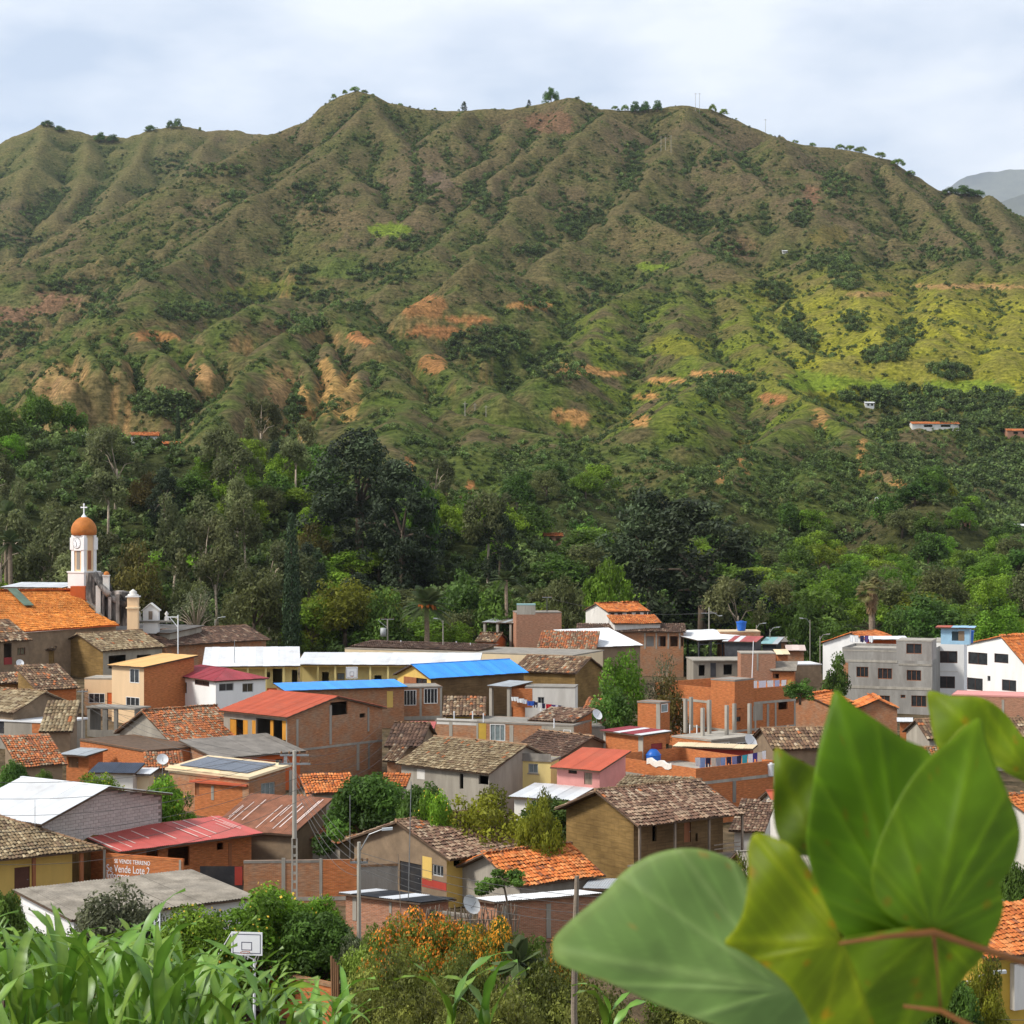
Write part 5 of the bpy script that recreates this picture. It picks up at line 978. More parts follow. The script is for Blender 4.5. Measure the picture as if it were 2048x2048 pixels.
hs('cream2', 'cream_annex', 'cream flat-roofed block with white-framed window below the pale orange roof', 'flat', {'f0': ('A', 775, 1735), 'f1': ('A', 1075, 1722)}, (4.4, 0, 4, 4, -10), 'flat:concrete', 'peach', [('F', 'win', 'A', 815, 1870, 965, 1960, 'frame_white', 3), ('F', 'door', 'A', 985, 1865, 1105, 1990, 'orange_paint')], oh=.02, og=.02, ohb=.02)
hs('slab', 'unfinished_shelter', 'bare concrete slab on pillars between the cream house and the utility pole', 'flat', {'f0': ('F', 750, 215), 'f1': ('F', 1190, 262)}, (3.2, 0, 3, 4.5, -24), 'flat:concrete_dark', 'concrete_dark', [('F', 'open', 'F', 790, 250, 900, 440), ('F', 'open', 'F', 940, 258, 1000, 440), ('F', 'open', 'F', 1030, 262, 1180, 440)], oh=.1, og=.1, walls='FLR')
hs('adobe20', 'adobe_house', 'adobe gable house with straw-coloured tile roof below the church', 'gable', {'r0': ('A', 720, 1322), 'r1': ('A', 1290, 1300), 'f0': ('A', 940, 1468), 'f1': ('A', 1552, 1452), 'b0': ('A', 460, 1450)}, (4.0, .45, 9, 10, 22), 'tile:pale', 'plaster_grey', [('F', 'open', 'A', 1000, 1520, 1160, 1640), ('F', 'open', 'A', 1260, 1515, 1390, 1570)], wmat={'L': 'adobe'}, og=.5)
hs('left21', 'balcony_house', 'brown house with balcony and small dish at the left edge under the church roof', 'gable', {'f1': ('A', 340, 1378), 'r1': ('A', 45, 1205), 'f0': ('A', -250, 1400)}, (5.0, .5, 9, 12, 6), 'tile:brown', 'plaster_brown', [('F', 'win', 'A', 158, 1450, 232, 1520, 'frame_brown', 2), ('F', 'open', 'A', 35, 1410, 108, 1600), ('F', 'board', 'A', 36, 1540, 108, 1605, 'dark_red')], og=.4)
hs('low21', 'adobe_wall_house', 'low adobe building with broken tiles between the balcony house and the adobe gable', 'mono', {'f0': ('A', 285, 1470), 'f1': ('A', 500, 1460), 'b0': ('A', 330, 1390), 'b1': ('A', 560, 1385)}, (3.6, .35, 5, 4, 2), 'tile:brown', 'adobe')
hs('t22', 'tiled_house', 'adobe house with long brown tile roof sloping toward the cream house', 'mono', {'b0': ('A', 130, 1622), 'b1': ('A', 500, 1606), 'f1': ('A', 768, 1812)}, (3.4, .4, 6, 7, -20), 'tile:brown', 'brick_orange', wmat={'L': 'adobe'})
hs('far0', 'tiled_house', 'low adobe house at the left edge below the balcony house', 'mono', {'f0': ('A', -160, 1800), 'f1': ('A', 300, 1745), 'b1': ('A', 210, 1690)}, (3.2, .3, 5, 6, 8), 'tile:brown', 'adobe')
# -- school with long white roofs and blue roofs
hs('school1', 'school_wing', 'left wing of the yellow school under a long white roof', 'mono', {'b1': ('B', 922, 520), 'f1': ('B', 915, 687), 'f0': ('B', 20, 722)}, (4.0, .16, 10, 20, 16), 'metal:metal_white', 'yellow_pale', [('F', 'open', 'B', 670, 715, 755, 870), ('F', 'open', 'B', 845, 735, 915, 870), ('F', 'open', 'B', 614, 755, 645, 805)], oh=1.8, og=.3, base_paint={'F': ('orange_paint', 1.0)})
hs('school2', 'school_wing', 'right wing of the yellow school under a long white roof', 'mono', {'b0': ('B', 925, 520), 'b1': ('C', 850, 635), 'f0': ('B', 920, 687)}, (4.0, .16, 10, 24, -22), 'metal:metal_white', 'yellow_pale', [('F', 'open', 'B', 1122, 755, 1185, 850), ('F', 'win', 'B', 1262, 765, 1330, 825, 'frame_brown', 2, 'glass_pale'), ('F', 'open', 'B', 1605, 785, 1670, 850)], oh=1.8, og=.3, base_paint={'F': ('orange_paint', 1.0)})
hs('longwhite', 'flat_roof_house', 'low building with long cream parapet behind the school', 'flat', {'f0': ('B', 1330, 520), 'f1': ('C', 1680, 610)}, (4.6, 0, 12, 26, -14), 'flat:concrete_dark', 'cream', oh=.02, og=.02)
hs('blue', 'yellow_house', 'yellow gabled house with bright blue metal roof', 'gable', {'r0': ('C', 203, 685), 'r1': ('C', 1112, 642), 'f0': ('C', 375, 797), 'f1': ('C', 1270, 747), 'b0': ('C', 0, 805)}, (4.6, .4, 8, 10, 12), 'metal:metal_blue', 'adobe_dark', [('L', 'win', 'C', 240, 812, 340, 880, 'frame_brown', 2), ('L', 'board', 'C', 130, 800, 245, 870, 'wood_red')], wmat={'L': 'yellow'}, og=.5)
hs('blue2', 'brick_house', 'long low house with second bright blue roof in front of the school yard', 'mono', {'b0': ('B', 690, 876), 'b1': ('B', 1760, 816), 'f1': ('B', 1945, 897), 'f0': ('B', 760, 912)}, (4.2, .16, 5, 11, 10), 'metal:metal_blue', 'brick_worn', [('F', 'plate', 'B', 1720, 930, 1775, 1080, 'yellow')])
hs('brick34', 'brick_house', 'two-storey brick building with two large white-framed grid windows', 'flat', {'f0': ('C', 95, 905), 'f1': ('C', 485, 872)}, (4.6, 0, 5, 4.5, 10), 'flat:concrete_dark', 'brick_worn', [('F', 'win', 'C', 126, 920, 242, 1062, 'frame_white', 4), ('F', 'win', 'C', 312, 905, 438, 1045, 'frame_white', 4), ('F', 'col', 'C', 272, 905, 292, 1165), ('F', 'beam', 'C', 96, 1160, 480, 1195)], oh=.06, og=.06, frame={'F': 1})
hs('dark35', 'tiled_house', 'adobe house with plain brown tile roof right of the blue roof', 'gable', {'r0': ('C', 1240, 600), 'r1': ('C', 1872, 628), 'f1': ('C', 1690, 768), 'f0': ('C', 1130, 745)}, (4.4, .45, 9, 9, -24), 'tile:brown', 'adobe', wmat={'R': 'adobe'}, og=.4)
hs('tin37', 'lean_to', 'open lean-to with white and rusty sheets below the blue gable', 'mono', {'b0': ('C', 520, 800), 'b1': ('C', 860, 785), 'f0': ('C', 690, 838), 'f1': ('C', 960, 828)}, (3.6, .1, 3, 4, 4), 'metal:metal_white+metal_rust', 'plaster_brown', walls='B')
hs('frame38', 'open_pavilion', 'open concrete pillars carrying a tilted sheet roof beside the hanging laundry', 'mono', {'b0': ('C', 1130, 822), 'b1': ('C', 1310, 850), 'f0': ('C', 865, 882), 'f1': ('C', 1110, 895)}, (4.4, .04, 4, 3.2, -8), 'metal:metal_grey', 'brick_orange', walls='B')
hs('long36', 'brick_row', 'long low brick building with flat slab roof and mustard doorway', 'flat', {'f0': ('C', 412, 1182), 'f1': ('C', 1690, 1252)}, (3.8, 0, 6, 12, -12), 'flat:concrete_dark', 'brick_worn', [('F', 'plate', 'C', 430, 1185, 800, 1240, 'offwhite'), ('F', 'win', 'C', 920, 1235, 1060, 1390, 'frame_white', 3, 'glass_pale'), ('F', 'plate', 'C', 815, 1215, 885, 1390, 'mustard'), ('F', 'col', 'C', 545, 1200, 575, 1345), ('F', 'col', 'C', 795, 1215, 812, 1390), ('F', 'col', 'C', 1100, 1245, 1135, 1400), ('F', 'win', 'C', 1425, 1270, 1515, 1305, 'frame_grey', 2), ('F', 'win', 'C', 1595, 1285, 1665, 1320, 'frame_white', 3), ('F', 'plate', 'C', 1395, 1255, 1690, 1330, 'plaster_grey')], oh=.04, og=.04)
hs('right36', 'brick_row', 'flat grey parapet building left of the maroon roofed room', 'flat', {'f0': ('C', 1690, 1255), 'f1': ('D', 230, 1262)}, (3.5, 0, 6, 6, 8), 'flat:concrete_dark', 'plaster_grey', oh=.04, og=.04)
hs('tile37', 'tiled_house', 'wide house with straw-brown tile roof left of the yellow balcony house', 'gable', {'r0': ('C', 425, 1358), 'f0': ('C', 25, 1592), 'f1': ('C', 912, 1692)}, (3.2, .45, 9, 8, -16), 'tile:pale', 'plaster_grey', [('F', 'plate', 'C', 250, 1650, 320, 1740, 'offwhite'), ('F', 'open', 'C', 640, 1690, 675, 1830), ('F', 'open', 'C', 815, 1710, 905, 1790)], indiv=200)
hs('dark38', 'tiled_house', 'house with dark tile roof behind the yellow balcony house', 'gable', {'r0': ('C', 1370, 1312), 'r1': ('C', 1895, 1342), 'f1': ('C', 1490, 1575)}, (3.6, .45, 8, 7, -32), 'tile:dark', 'plaster_brown', [], oh=.3)
hs('yellow38', 'yellow_house', 'yellow flat-roofed house with shaded balcony and concrete fascia', 'flat', {'f0': ('C', 925, 1535), 'f1': ('C', 1485, 1572)}, (4.0, 0, 3.0, 5.5, -14), 'flat:concrete_dark', 'yellow_pale', [('F', 'win', 'C', 1272, 1598, 1362, 1685, 'frame_grey', 2, 'glass_pale', 'concrete'), ('F', 'open', 'C', 955, 1590, 1150, 1755), ('F', 'plate', 'C', 955, 1690, 1150, 1757, 'wood_grey', .02), ('F', 'col', 'C', 1060, 1590, 1078, 1690, 'yellow_pale'), ('F', 'beam', 'C', 930, 1500, 1480, 1560, 'concrete_dark')], oh=.12, og=.1, gz=-25.9)
hs('pink39', 'pink_house', 'pink house with red sheet roof and dark red plinth', 'mono', {'b0': ('C', 1780, 1452), 'f1': ('D', 180, 1672), 'f0': ('C', 1462, 1625)}, (3.3, .25, 5, 5, -12), 'metal:metal_red2', 'pink', [('F', 'win', 'C', 1640, 1650, 1720, 1690, 'frame_brown', 1), ('F', 'door', 'C', 1785, 1680, 1860, 1790, 'wood_grey')], base_paint={'F': ('dark_red', .8)}, oh=.6, gz=-25.2)
hs('white40', 'flat_shed', 'low shed with broad white sheet roof behind the yellow-green tree', 'mono', {'f0': ('H', 1120, 500), 'f1': ('H', 1640, 590), 'b0': ('H', 1300, 405), 'b1': ('H', 1932, 420)}, (2.6, .05, 5, 7, -14), 'metal:metal_white', 'offwhite')
hs('left41', 'tiled_house', 'dark tiled house between the tall brick house and the straw-brown roof', 'gable', {'r0': ('B', 1760, 1215), 'r1': ('C', 390, 1235), 'f0': ('B', 1720, 1420), 'f1': ('C', 260, 1470)}, (3.4, .42, 9, 6, -8), 'tile:dark', 'plaster_brown')
hs('left41b', 'tiled_shed', 'lower dark tiled slope right of the tall brick house', 'mono', {'b0': ('B', 1740, 1440), 'b1': ('C', 230, 1450), 'f0': ('B', 1720, 1560), 'f1': ('C', 10, 1580)}, (2.6, .4, 4, 4.5, 10), 'tile:brown', 'brick_worn')
hs('or42', 'orange_roof_house', 'new bright orange tile roof under the tall brick house', 'mono', {'b0': ('B', 885, 1692), 'b1': ('B', 1400, 1720), 'f0': ('B', 1000, 1868)}, (2.7, .4, 4.5, 4.5, -8), 'tile:orange', 'plaster_grey', indiv=200)
hs('or43', 'orange_roof_house', 'strip of bright orange tile roof right of the dense dark tree top', 'mono', {'b0': ('B', 1690, 1690), 'b1': ('C', 190, 1715), 'f0': ('B', 1640, 1800), 'f1': ('C', 150, 1800)}, (2.6, .4, 3.5, 4, -5), 'tile:orange', 'plaster_grey')
# -- brick terraces, centre right
hs('terrace', 'brick_terrace_house', 'brick house with long roof terrace, blue tank and laundry', 'flat', {'f0': ('I', 375, 600), 'f1': ('I', 1192, 700), 'b1': ('I', 1885, 662)}, (3.6, 0, 9, 9.5, -42), 'flat:concrete', 'brick_orange', [('F', 'open', 'I', 465, 632, 636, 730), ('F', 'plate', 'I', 378, 610, 462, 780, 'plaster_brown'), ('R', 'col', 'I', 1515, 690, 1545, 900, 'concrete_dark')], oh=.05, og=.05, ohb=.05, parapet=1.15, beam=[3.38], zb=-3)
hs('terraceroom', 'rooftop_room', 'brick rooftop room with maroon and white sheet roof', 'mono', {'f0': ('I', 345, 262), 'f1': ('I', 705, 312), 'b1': ('I', 985, 292), 'b0': ('I', 620, 222)}, (2.5, .08, 3.4, 4.5, -38), 'metal:metal_maroon+metal_white', 'brick_orange', [('R', 'door', 'I', 800, 380, 900, 520, 'dark_red'), ('F', 'col', 'I', 690, 315, 730, 520), ('F', 'col', 'I', 384, 290, 402, 620)], gz=None if False else HH['terrace'].g + HH['terrace'].e, zb=0, cat='house')
hs('big', 'brick_building', 'largest unfinished brick building with bare concrete columns', 'flat', {'f0': ('D', 690, 962), 'f1': ('D', 1420, 1037), 'b1': ('E', 130, 866)}, (6.0, 0, 9, 10, -40), 'flat:concrete', 'brick_orange', [('R', 'win', 'D', 1435, 1045, 1478, 1100, 'frame_brown', 1), ('R', 'win', 'D', 1435, 1165, 1478, 1212, 'frame_brown', 1), ('R', 'plate', 'D', 1592, 1050, 1680, 1200, 'plaster_grey'), ('R', 'open', 'D', 1825, 1025, 1910, 1100), ('R', 'open', 'D', 1840, 1305, 1905, 1355), ('R', 'col', 'D', 1718, 1050, 1738, 1420), ('R', 'win', 'D', 1688, 1312, 1720, 1360, 'frame_white', 1)], oh=.04, og=.04, ohb=.04, parapet=1.5, frame={'F': 3, 'R': 3}, beam=[2.9, 5.8], gz=-27.3)
hs('tower', 'rooftop_room', 'square brick stair room standing left of the bare columns', 'flat', {'f0': ('D', 512, 1020), 'f1': ('D', 735, 1030), 'b1': ('D', 842, 1020)}, (2.4, 0, 2.0, 2.0, -38), 'flat:concrete_dark', 'brick_orange', [('F', 'col', 'D', 702, 1035, 738, 1280), ('R', 'win', 'D', 745, 1048, 808, 1125, 'frame_white', 1, 'glass_pale')], gz=-22.6, oh=.06, og=.06, ohb=.06)
hs('topcube', 'rooftop_block', 'brick block raised above the corner of the largest brick building', 'flat', {'f0': ('D', 1200, 830), 'f1': ('D', 1420, 812), 'b1': ('D', 1608, 805)}, (3.1, 0, 3.4, 3.4, -40), 'flat:concrete_dark', 'brick_orange', gz=HH['big'].g + HH['big'].e - .1, oh=.03, og=.03, ohb=.03, zb=0)
hs('bigfloor', 'unfinished_building', 'unfinished slab with bare columns and grey windows in front of the largest brick building', 'flat', {'f0': ('D', 840, 1335), 'f1': ('D', 1200, 1372), 'b1': ('D', 1650, 1340)}, (3.4, 0, 6, 5, -32), 'flat:concrete', 'plaster_grey', [('R', 'win', 'D', 1228, 1405, 1375, 1442, 'frame_white', 5), ('R', 'win', 'D', 1440, 1398, 1590, 1455, 'frame_white', 5)], wmat={'F': 'brick_orange'}, oh=.05, og=.05, ohb=.05)
hs('lowred', 'lean_to', 'low red wall with cream sheet edge behind the laundry line', 'mono', {'f0': ('D', 850, 1425), 'f1': ('D', 1590, 1480)}, (3.9, .05, 2.5, 6.5, -10), 'metal:cream', 'red_paint')
hs('small13', 'brick_house', 'brick gable house with white-edged orange roof in front of the grey block', 'gable', {'f0': ('E', 950, 962), 'r0': ('E', 752, 852), 'b0': ('E', 638, 925), 'r1': ('E', 700, 838)}, (4.0, .42, 8, 6, 62), 'tile:orange', 'brick_worn', og=.3, oh=.15, ohb=.15)
hs('small14', 'brick_house', 'narrow brick house with white roof edge left of the leaf tip', 'gable', {'f0': ('E', 395, 915), 'r0': ('E', 218, 838), 'r1': ('E', 400, 800)}, (4.4, .36, 8, 6, 55), 'tile:orange', 'brick_worn', og=.3, oh=.15, ohb=.15)
hs('small15', 'brick_shed', 'brick shed with sheet roof below the grey block', 'mono', {'f0': ('E', 920, 1038), 'f1': ('E', 1050, 1045), 'b0': ('E', 935, 1020)}, (3.0, .1, 3, 3, 0), 'metal:metal_white', 'brick_orange')
hs('rightwall', 'brick_house', 'long brick wall house with pink coping at the right edge', 'flat', {'f0': ('E', 1360, 815), 'f1': ('E', 1990, 852)}, (5.0, 0, 6, 11, -14), 'flat:pink', 'brick_pink', [('F', 'col', 'E', 1755, 870, 1775, 980)], oh=.04, og=.04)
hs('grey', 'apartment_block', 'unfinished grey rendered apartment block with brown windows', 'flat', {'f0': ('E', 492, 468), 'f1': ('E', 1208, 488)}, (8.4, 0, 9, 10.5, -20), 'flat:concrete', 'render_grey', [('F', 'win', 'E', 605, 608, 700, 690, 'wood_red', 3, 'glass'), ('F', 'win', 'E', 775, 620, 888, 705, 'wood_red', 3), ('F', 'win', 'E', 1003, 635, 1118, 718, 'wood_red', 3), ('F', 'win', 'E', 780, 836, 870, 890, 'wood_red', 2), ('F', 'win', 'E', 1040, 836, 1160, 925, 'wood_red', 3), ('F', 'win', 'E', 955, 830, 993, 856, 'wood_red', 1), ('F', 'beam', 'E', 495, 555, 930, 572, 'concrete'), ('F', 'beam', 'E', 940, 585, 1200, 600, 'concrete'), ('F', 'beam', 'E', 520, 765, 1200, 785, 'concrete'), ('F', 'plate', 'E', 500, 575, 540, 735, 'brick_worn')], oh=.03, og=.03, ohb=.03, parapet=.3, zb=-4, cat='building')
hs('greytop', 'rooftop_room', 'grey rooftop room with open window on the apartment block', 'flat', {'f0': ('E', 918, 402), 'f1': ('E', 1205, 392)}, (2.6, 0, 5, 4.2, -20), 'flat:concrete', 'render_grey', [('F', 'win', 'E', 1000, 425, 1122, 505, 'wood_red', 2)], gz=HH['grey'].g + HH['grey'].e, zb=0, oh=.03, og=.03, ohb=.03)
hs('whiteb', 'apartment_block', 'white flat-roofed apartment block beside the grey one', 'flat', {'f0': ('E', 1208, 405), 'f1': ('E', 1458, 408)}, (9.6, 0, 8, 4.2, -16), 'flat:concrete', 'white', [('F', 'win', 'E', 1255, 483, 1405, 578, 'frame_brown', 2), ('F', 'win', 'E', 1255, 683, 1385, 778, 'frame_brown', 2), ('F', 'beam', 'E', 1210, 640, 1410, 648, 'offwhite')], oh=.02, og=.02, ohb=.02, zb=-4, cat='building')
hs('whiteg', 'white_villa', 'large white gabled villa with orange roof at the right edge', 'gable', {'b0': ('E', 1458, 455), 'r0': ('E', 1752, 360), 'f0': ('E', 1985, 660), 'r1': ('E', 2100, 345)}, (4.4, .75, 14, 9, 60), 'tile:orange', 'white', [('L', 'win', 'E', 1490, 495, 1642, 590, 'frame_brown', 2), ('L', 'win', 'E', 1697, 505, 1808, 578, 'frame_brown', 1), ('L', 'win', 'E', 1480, 697, 1605, 793, 'frame_brown', 2), ('L', 'win', 'E', 1757, 712, 1870, 800, 'frame_brown', 2), ('L', 'win', 'E', 1642, 680, 1666, 722, 'frame_grey', 1)], oh=.1, ohb=.1, og=.25, zb=-4, asym=(.45, 3.6))
hs('penthouse', 'rooftop_shelter', 'rooftop shelter with blue and orange sheets on the white block', 'mono', {'f0': ('E', 1215, 298), 'f1': ('E', 1545, 300), 'b0': ('E', 1260, 285), 'b1': ('E', 1555, 285)}, (2.2, .04, 3, 4.4, -10), 'metal:blue_sheet+metal_red2', 'blue_sheet', [('F', 'open', 'E', 1360, 328, 1412, 402), ('F', 'plate', 'E', 1412, 325, 1460, 402, 'plaster_brown')], gz=HH['whiteb'].g + HH['whiteb'].e, zb=0, og=.7, oh=.5)
hs('orange46', 'white_hall', 'white gabled hall with orange roof behind the grey block', 'gable', {'b0': ('E', 330, 405), 'r0': ('E', 545, 340), 'f0': ('E', 790, 440), 'r1': ('E', 760, 325)}, (6.2, .38, 10, 10, 66), 'tile:orange', 'white', oh=.1, ohb=.1, og=.3)
hs('awning', 'awning', 'white sheet awning on the hall beside the grey block', 'mono', {'f0': ('E', 660, 392), 'f1': ('E', 1060, 390), 'b0': ('E', 690, 365), 'b1': ('E', 950, 370)}, (8.8, .1, 3, 6, -6), 'metal:metal_white', 'orange_paint', [], walls='B', cat='awning')
# -- back row, centre: canopies and sheds
hs('villa', 'white_villa', 'white villa with bright red tiled roof and dormer at the edge of the wood', 'gable', {'f0': ('D', 272, 208), 'f1': ('D', 662, 185), 'r0': ('D', 130, 140), 'r1': ('D', 525, 108)}, (6.3, .35, 8, 8.5, 10), 'tile:orange', 'offwhite', [('F', 'win', 'D', 280, 212, 318, 250, 'frame_brown', 1), ('F', 'win', 'D', 345, 210, 392, 248, 'frame_brown', 1), ('F', 'win', 'D', 430, 205, 478, 242, 'frame_brown', 2), ('F', 'win', 'D', 512, 200, 555, 235, 'frame_brown', 1), ('F', 'win', 'D', 585, 198, 618, 230, 'frame_brown', 1)], gz=-23.1)
hs('villaporch', 'villa_porch', 'lower red tiled porch roof of the white villa', 'mono', {'f0': ('D', 280, 295), 'f1': ('D', 800, 312), 'b0': ('D', 275, 250), 'b1': ('D', 660, 232)}, (4.4, .3, 5, 10, 2), 'tile:orange', 'offwhite', gz=-22.7)
hs('brown44', 'long_house', 'long brown tiled house in front of the white villa', 'mono', {'f0': ('D', -60, 375), 'f1': ('D', 1000, 380), 'b0': ('D', 0, 325), 'b1': ('D', 930, 318)}, (3.6, .3, 6, 17, 2), 'tile:dark', 'brick_worn', [('F', 'open', 'D', x_, 425, x_ + 70, 520) for x_ in (610, 720, 830, 930)] + [('F', 'col', 'D', x_, 395, x_ + 14, 540) for x_ in (590, 695, 805, 910)], gz=-23.2, zb=-4)
hs('white44', 'hall', 'hall with wide white metal roof left of the steel canopy', 'mono', {'b0': ('C', 1495, 375), 'b1': ('D', 250, 350), 'f0': ('C', 1820, 535), 'f1': ('D', 600, 495)}, (4.2, .3, 8, 10, -6), 'metal:metal_white', 'plaster_brown', gz=-24.7)
hs('tile44', 'tiled_house', 'mottled tile roof in front of the open pillar shelter', 'mono', {'b0': ('C', 1390, 375), 'f0': ('C', 1350, 540), 'f1': ('C', 1900, 560)}, (4.0, .3, 6, 9, -8), 'tile:mixed', 'plaster_brown', gz=-24.6)
hs('tile45', 'tiled_house', 'dark low tiled house behind the cream parapet', 'gable', {'r0': ('C', 850, 405), 'r1': ('C', 1030, 395), 'f0': ('C', 760, 475)}, (4.2, .35, 7, 10, -5), 'tile:brown', 'brick_orange')
hs('lowtile', 'tiled_house', 'very long dark tiled roof beyond the school roofs', 'mono', {'f0': ('B', 1340, 515), 'f1': ('C', 800, 545), 'b0': ('B', 1600, 490)}, (4.6, .2, 6, 14, -4), 'tile:dark', 'plaster_brown')
hs('shelter44', 'open_shelter', 'open shelter of concrete posts with loose grey sheets', 'mono', {'f0': ('C', 850, 305), 'f1': ('C', 1210, 310), 'b0': ('C', 960, 245), 'b1': ('C', 1400, 265)}, (7.0, .06, 4, 7, -4), 'metal:metal_grey+fibre', 'brick_orange', walls='', cat='shelter')
hs('brick44', 'brick_building', 'small brick building with grey upper box at the edge of the wood', 'flat', {'f0': ('C', 1160, 215), 'f1': ('C', 1580, 190)}, (6.4, 0, 6, 7.5, 4), 'flat:concrete_dark', 'brick_pink', oh=.03, og=.03, gz=-23.2)
hs('box44', 'water_box', 'grey water box on the small brick building at the wood edge', 'flat', {'f0': ('C', 1165, 130), 'f1': ('C', 1340, 130)}, (1.7, 0, 3, 3, 0), 'flat:metal_teal', 'concrete', gz=HH['brick44'].g + HH['brick44'].e, zb=0, oh=.02, og=.02)
hs('canopy', 'steel_canopy', 'open steel canopy with white sheet roof over a concrete house', 'gable', {'f0': ('D', 1100, 458), 'f1': ('D', 1560, 440), 'r0': ('D', 740, 385), 'r1': ('D', 1220, 368)}, (6.0, .16, 14, 9, 8), 'metal:metal_white', 'steel_dark', walls='', cat='canopy', ridge=False)
hs('conc44', 'concrete_house', 'grey concrete house with open terrace under the steel canopy', 'flat', {'f0': ('D', 1040, 650), 'f1': ('D', 1535, 640)}, (3.6, 0, 8, 10, 2), 'flat:concrete', 'plaster_grey', [('F', 'open', 'D', 1092, 690, 1148, 790), ('F', 'open', 'D', 1320, 685, 1398, 780), ('F', 'plate', 'D', 1200, 670, 1250, 800, 'steel_dark'), ('F', 'plate', 'D', 1465, 660, 1530, 800, 'brick_worn')], oh=.3, og=.1)
hs('brick47', 'brick_house', 'brick house with grey sheet verandah right of the canopy', 'mono', {'f0': ('D', 1735, 745), 'f1': ('D', 1990, 735), 'b0': ('D', 1780, 665), 'b1': ('D', 2000, 660)}, (2.8, .3, 5, 6, 0), 'fibre:fibre', 'brick_orange', [('F', 'open', 'D', 1770, 770, 1830, 815)])
hs('brick48', 'brick_house', 'brick upper storey behind the verandah right of the canopy', 'flat', {'f0': ('D', 1480, 575), 'f1': ('D', 1800, 580)}, (5.4, 0, 5, 7, 0), 'flat:concrete', 'brick_pink', [('F', 'col', 'D', 1625, 585, 1642, 740)], oh=.03, og=.03)
hs('pink49', 'shed', 'shed with pale pink and white sheets right of the canopy', 'mono', {'f0': ('D', 1300, 470), 'f1': ('D', 1610, 485), 'b0': ('D', 1380, 425), 'b1': ('D', 1705, 422)}, (6.0, .1, 5, 6, 4), 'metal:metal_white+metal_red', 'steel_dark')
hs('teal49', 'shed', 'shed with worn teal sheets right of the canopy', 'mono', {'f0': ('D', 1640, 495), 'f1': ('D', 1800, 500), 'b0': ('D', 1730, 440), 'b1': ('D', 1890, 432)}, (5.4, .2, 4, 4, 6), 'metal:metal_teal+metal_grey', 'steel_dark')
hs('dark49', 'shed', 'shed with dark grey sheet roof left of the white hall', 'mono', {'f0': ('E', -10, 432), 'f1': ('E', 150, 385), 'b0': ('E', -60, 380), 'b1': ('E', 60, 370)}, (5.4, .2, 4, 5, 16), 'fibre:fibre_dark', 'brick_worn')
hs('cream49', 'shed', 'little shed with cream roof beside the dark sheet shed', 'mono', {'f0': ('E', -40, 510), 'f1': ('E', 92, 508), 'b0': ('E', -40, 475), 'b1': ('E', 40, 472)}, (4.2, .2, 3.5, 4, 0), 'metal:cream', 'brick_orange')
hs('low50', 'shed', 'low row of sheds with flat grey roofs left of the grey block', 'flat', {'f0': ('E', 0, 600), 'f1': ('E', 330, 572)}, (3.4, 0, 6, 9, 6), 'flat:metal_white', 'plaster_brown', oh=.05, og=.05)
hs('cream51', 'shed', 'cream flat roof behind the small tree left of the grey block', 'mono', {'f0': ('E', 40, 480), 'f1': ('E', 210, 475), 'b0': ('E', 50, 440), 'b1': ('E', 190, 440)}, (4.6, .2, 4, 5, 0), 'metal:translucent_sheet', 'brick_worn')
hs('tank47', 'brick_building', 'brick building carrying the blue water tank at the wood edge', 'flat', {'f0': ('D', 1290, 380), 'f1': ('D', 1660, 375)}, (7.4, 0, 5, 8, 0), 'flat:cream', 'brick_worn', oh=.03, og=.03)
hs('laundrywall', 'white_wall_house', 'stained white wall house behind the hanging laundry', 'flat', {'f0': ('C', 1240, 880), 'f1': ('C', 1705, 895)}, (4.8, 0, 4, 6, -6), 'flat:concrete_dark', 'offwhite', [('F', 'win', 'C', 1360, 985, 1420, 1048, 'frame_grey', 2), ('F', 'plate', 'C', 1110, 905, 1310, 1080, 'brick_orange')], oh=.03, og=.03)
hs('yard1', 'brick_house', 'brick yard house between the laundry and the bare concrete columns', 'mono', {'f0': ('D', 0, 1150), 'f1': ('D', 360, 1200), 'b0': ('D', 60, 985), 'b1': ('D', 440, 1020)}, (3.4, .25, 6, 6, -12), 'tile:mixed', 'brick_pink')
hs('yard2', 'tiled_yard_house', 'speckled tile roof below the red and blue laundry', 'mono', {'f0': ('C', 1230, 1200), 'f1': ('C', 1700, 1215), 'b0': ('C', 1520, 1080), 'b1': ('C', 1880, 1100)}, (4.3, .25, 5, 7, -4), 'tile:speckle', 'brick_orange')
hs('yard3', 'brick_house', 'half-ruined brick house with cluttered yard below the blue gable', 'mono', {'f0': ('C', 480, 1150), 'f1': ('C', 880, 1170), 'b0': ('C', 500, 990), 'b1': ('C', 860, 1000)}, (4.2, .3, 5, 6, -6), 'tile:brown', 'mustard')
hs('mid50', 'tiled_house', 'red sheet and tile roof between the brick row and the straw-brown roof', 'mono', {'f0': ('C', 140, 1310), 'f1': ('C', 400, 1330), 'b0': ('C', 200, 1215), 'b1': ('C', 415, 1215)}, (3.6, .25, 4, 5, -5), 'metal:metal_red', 'brick_worn')
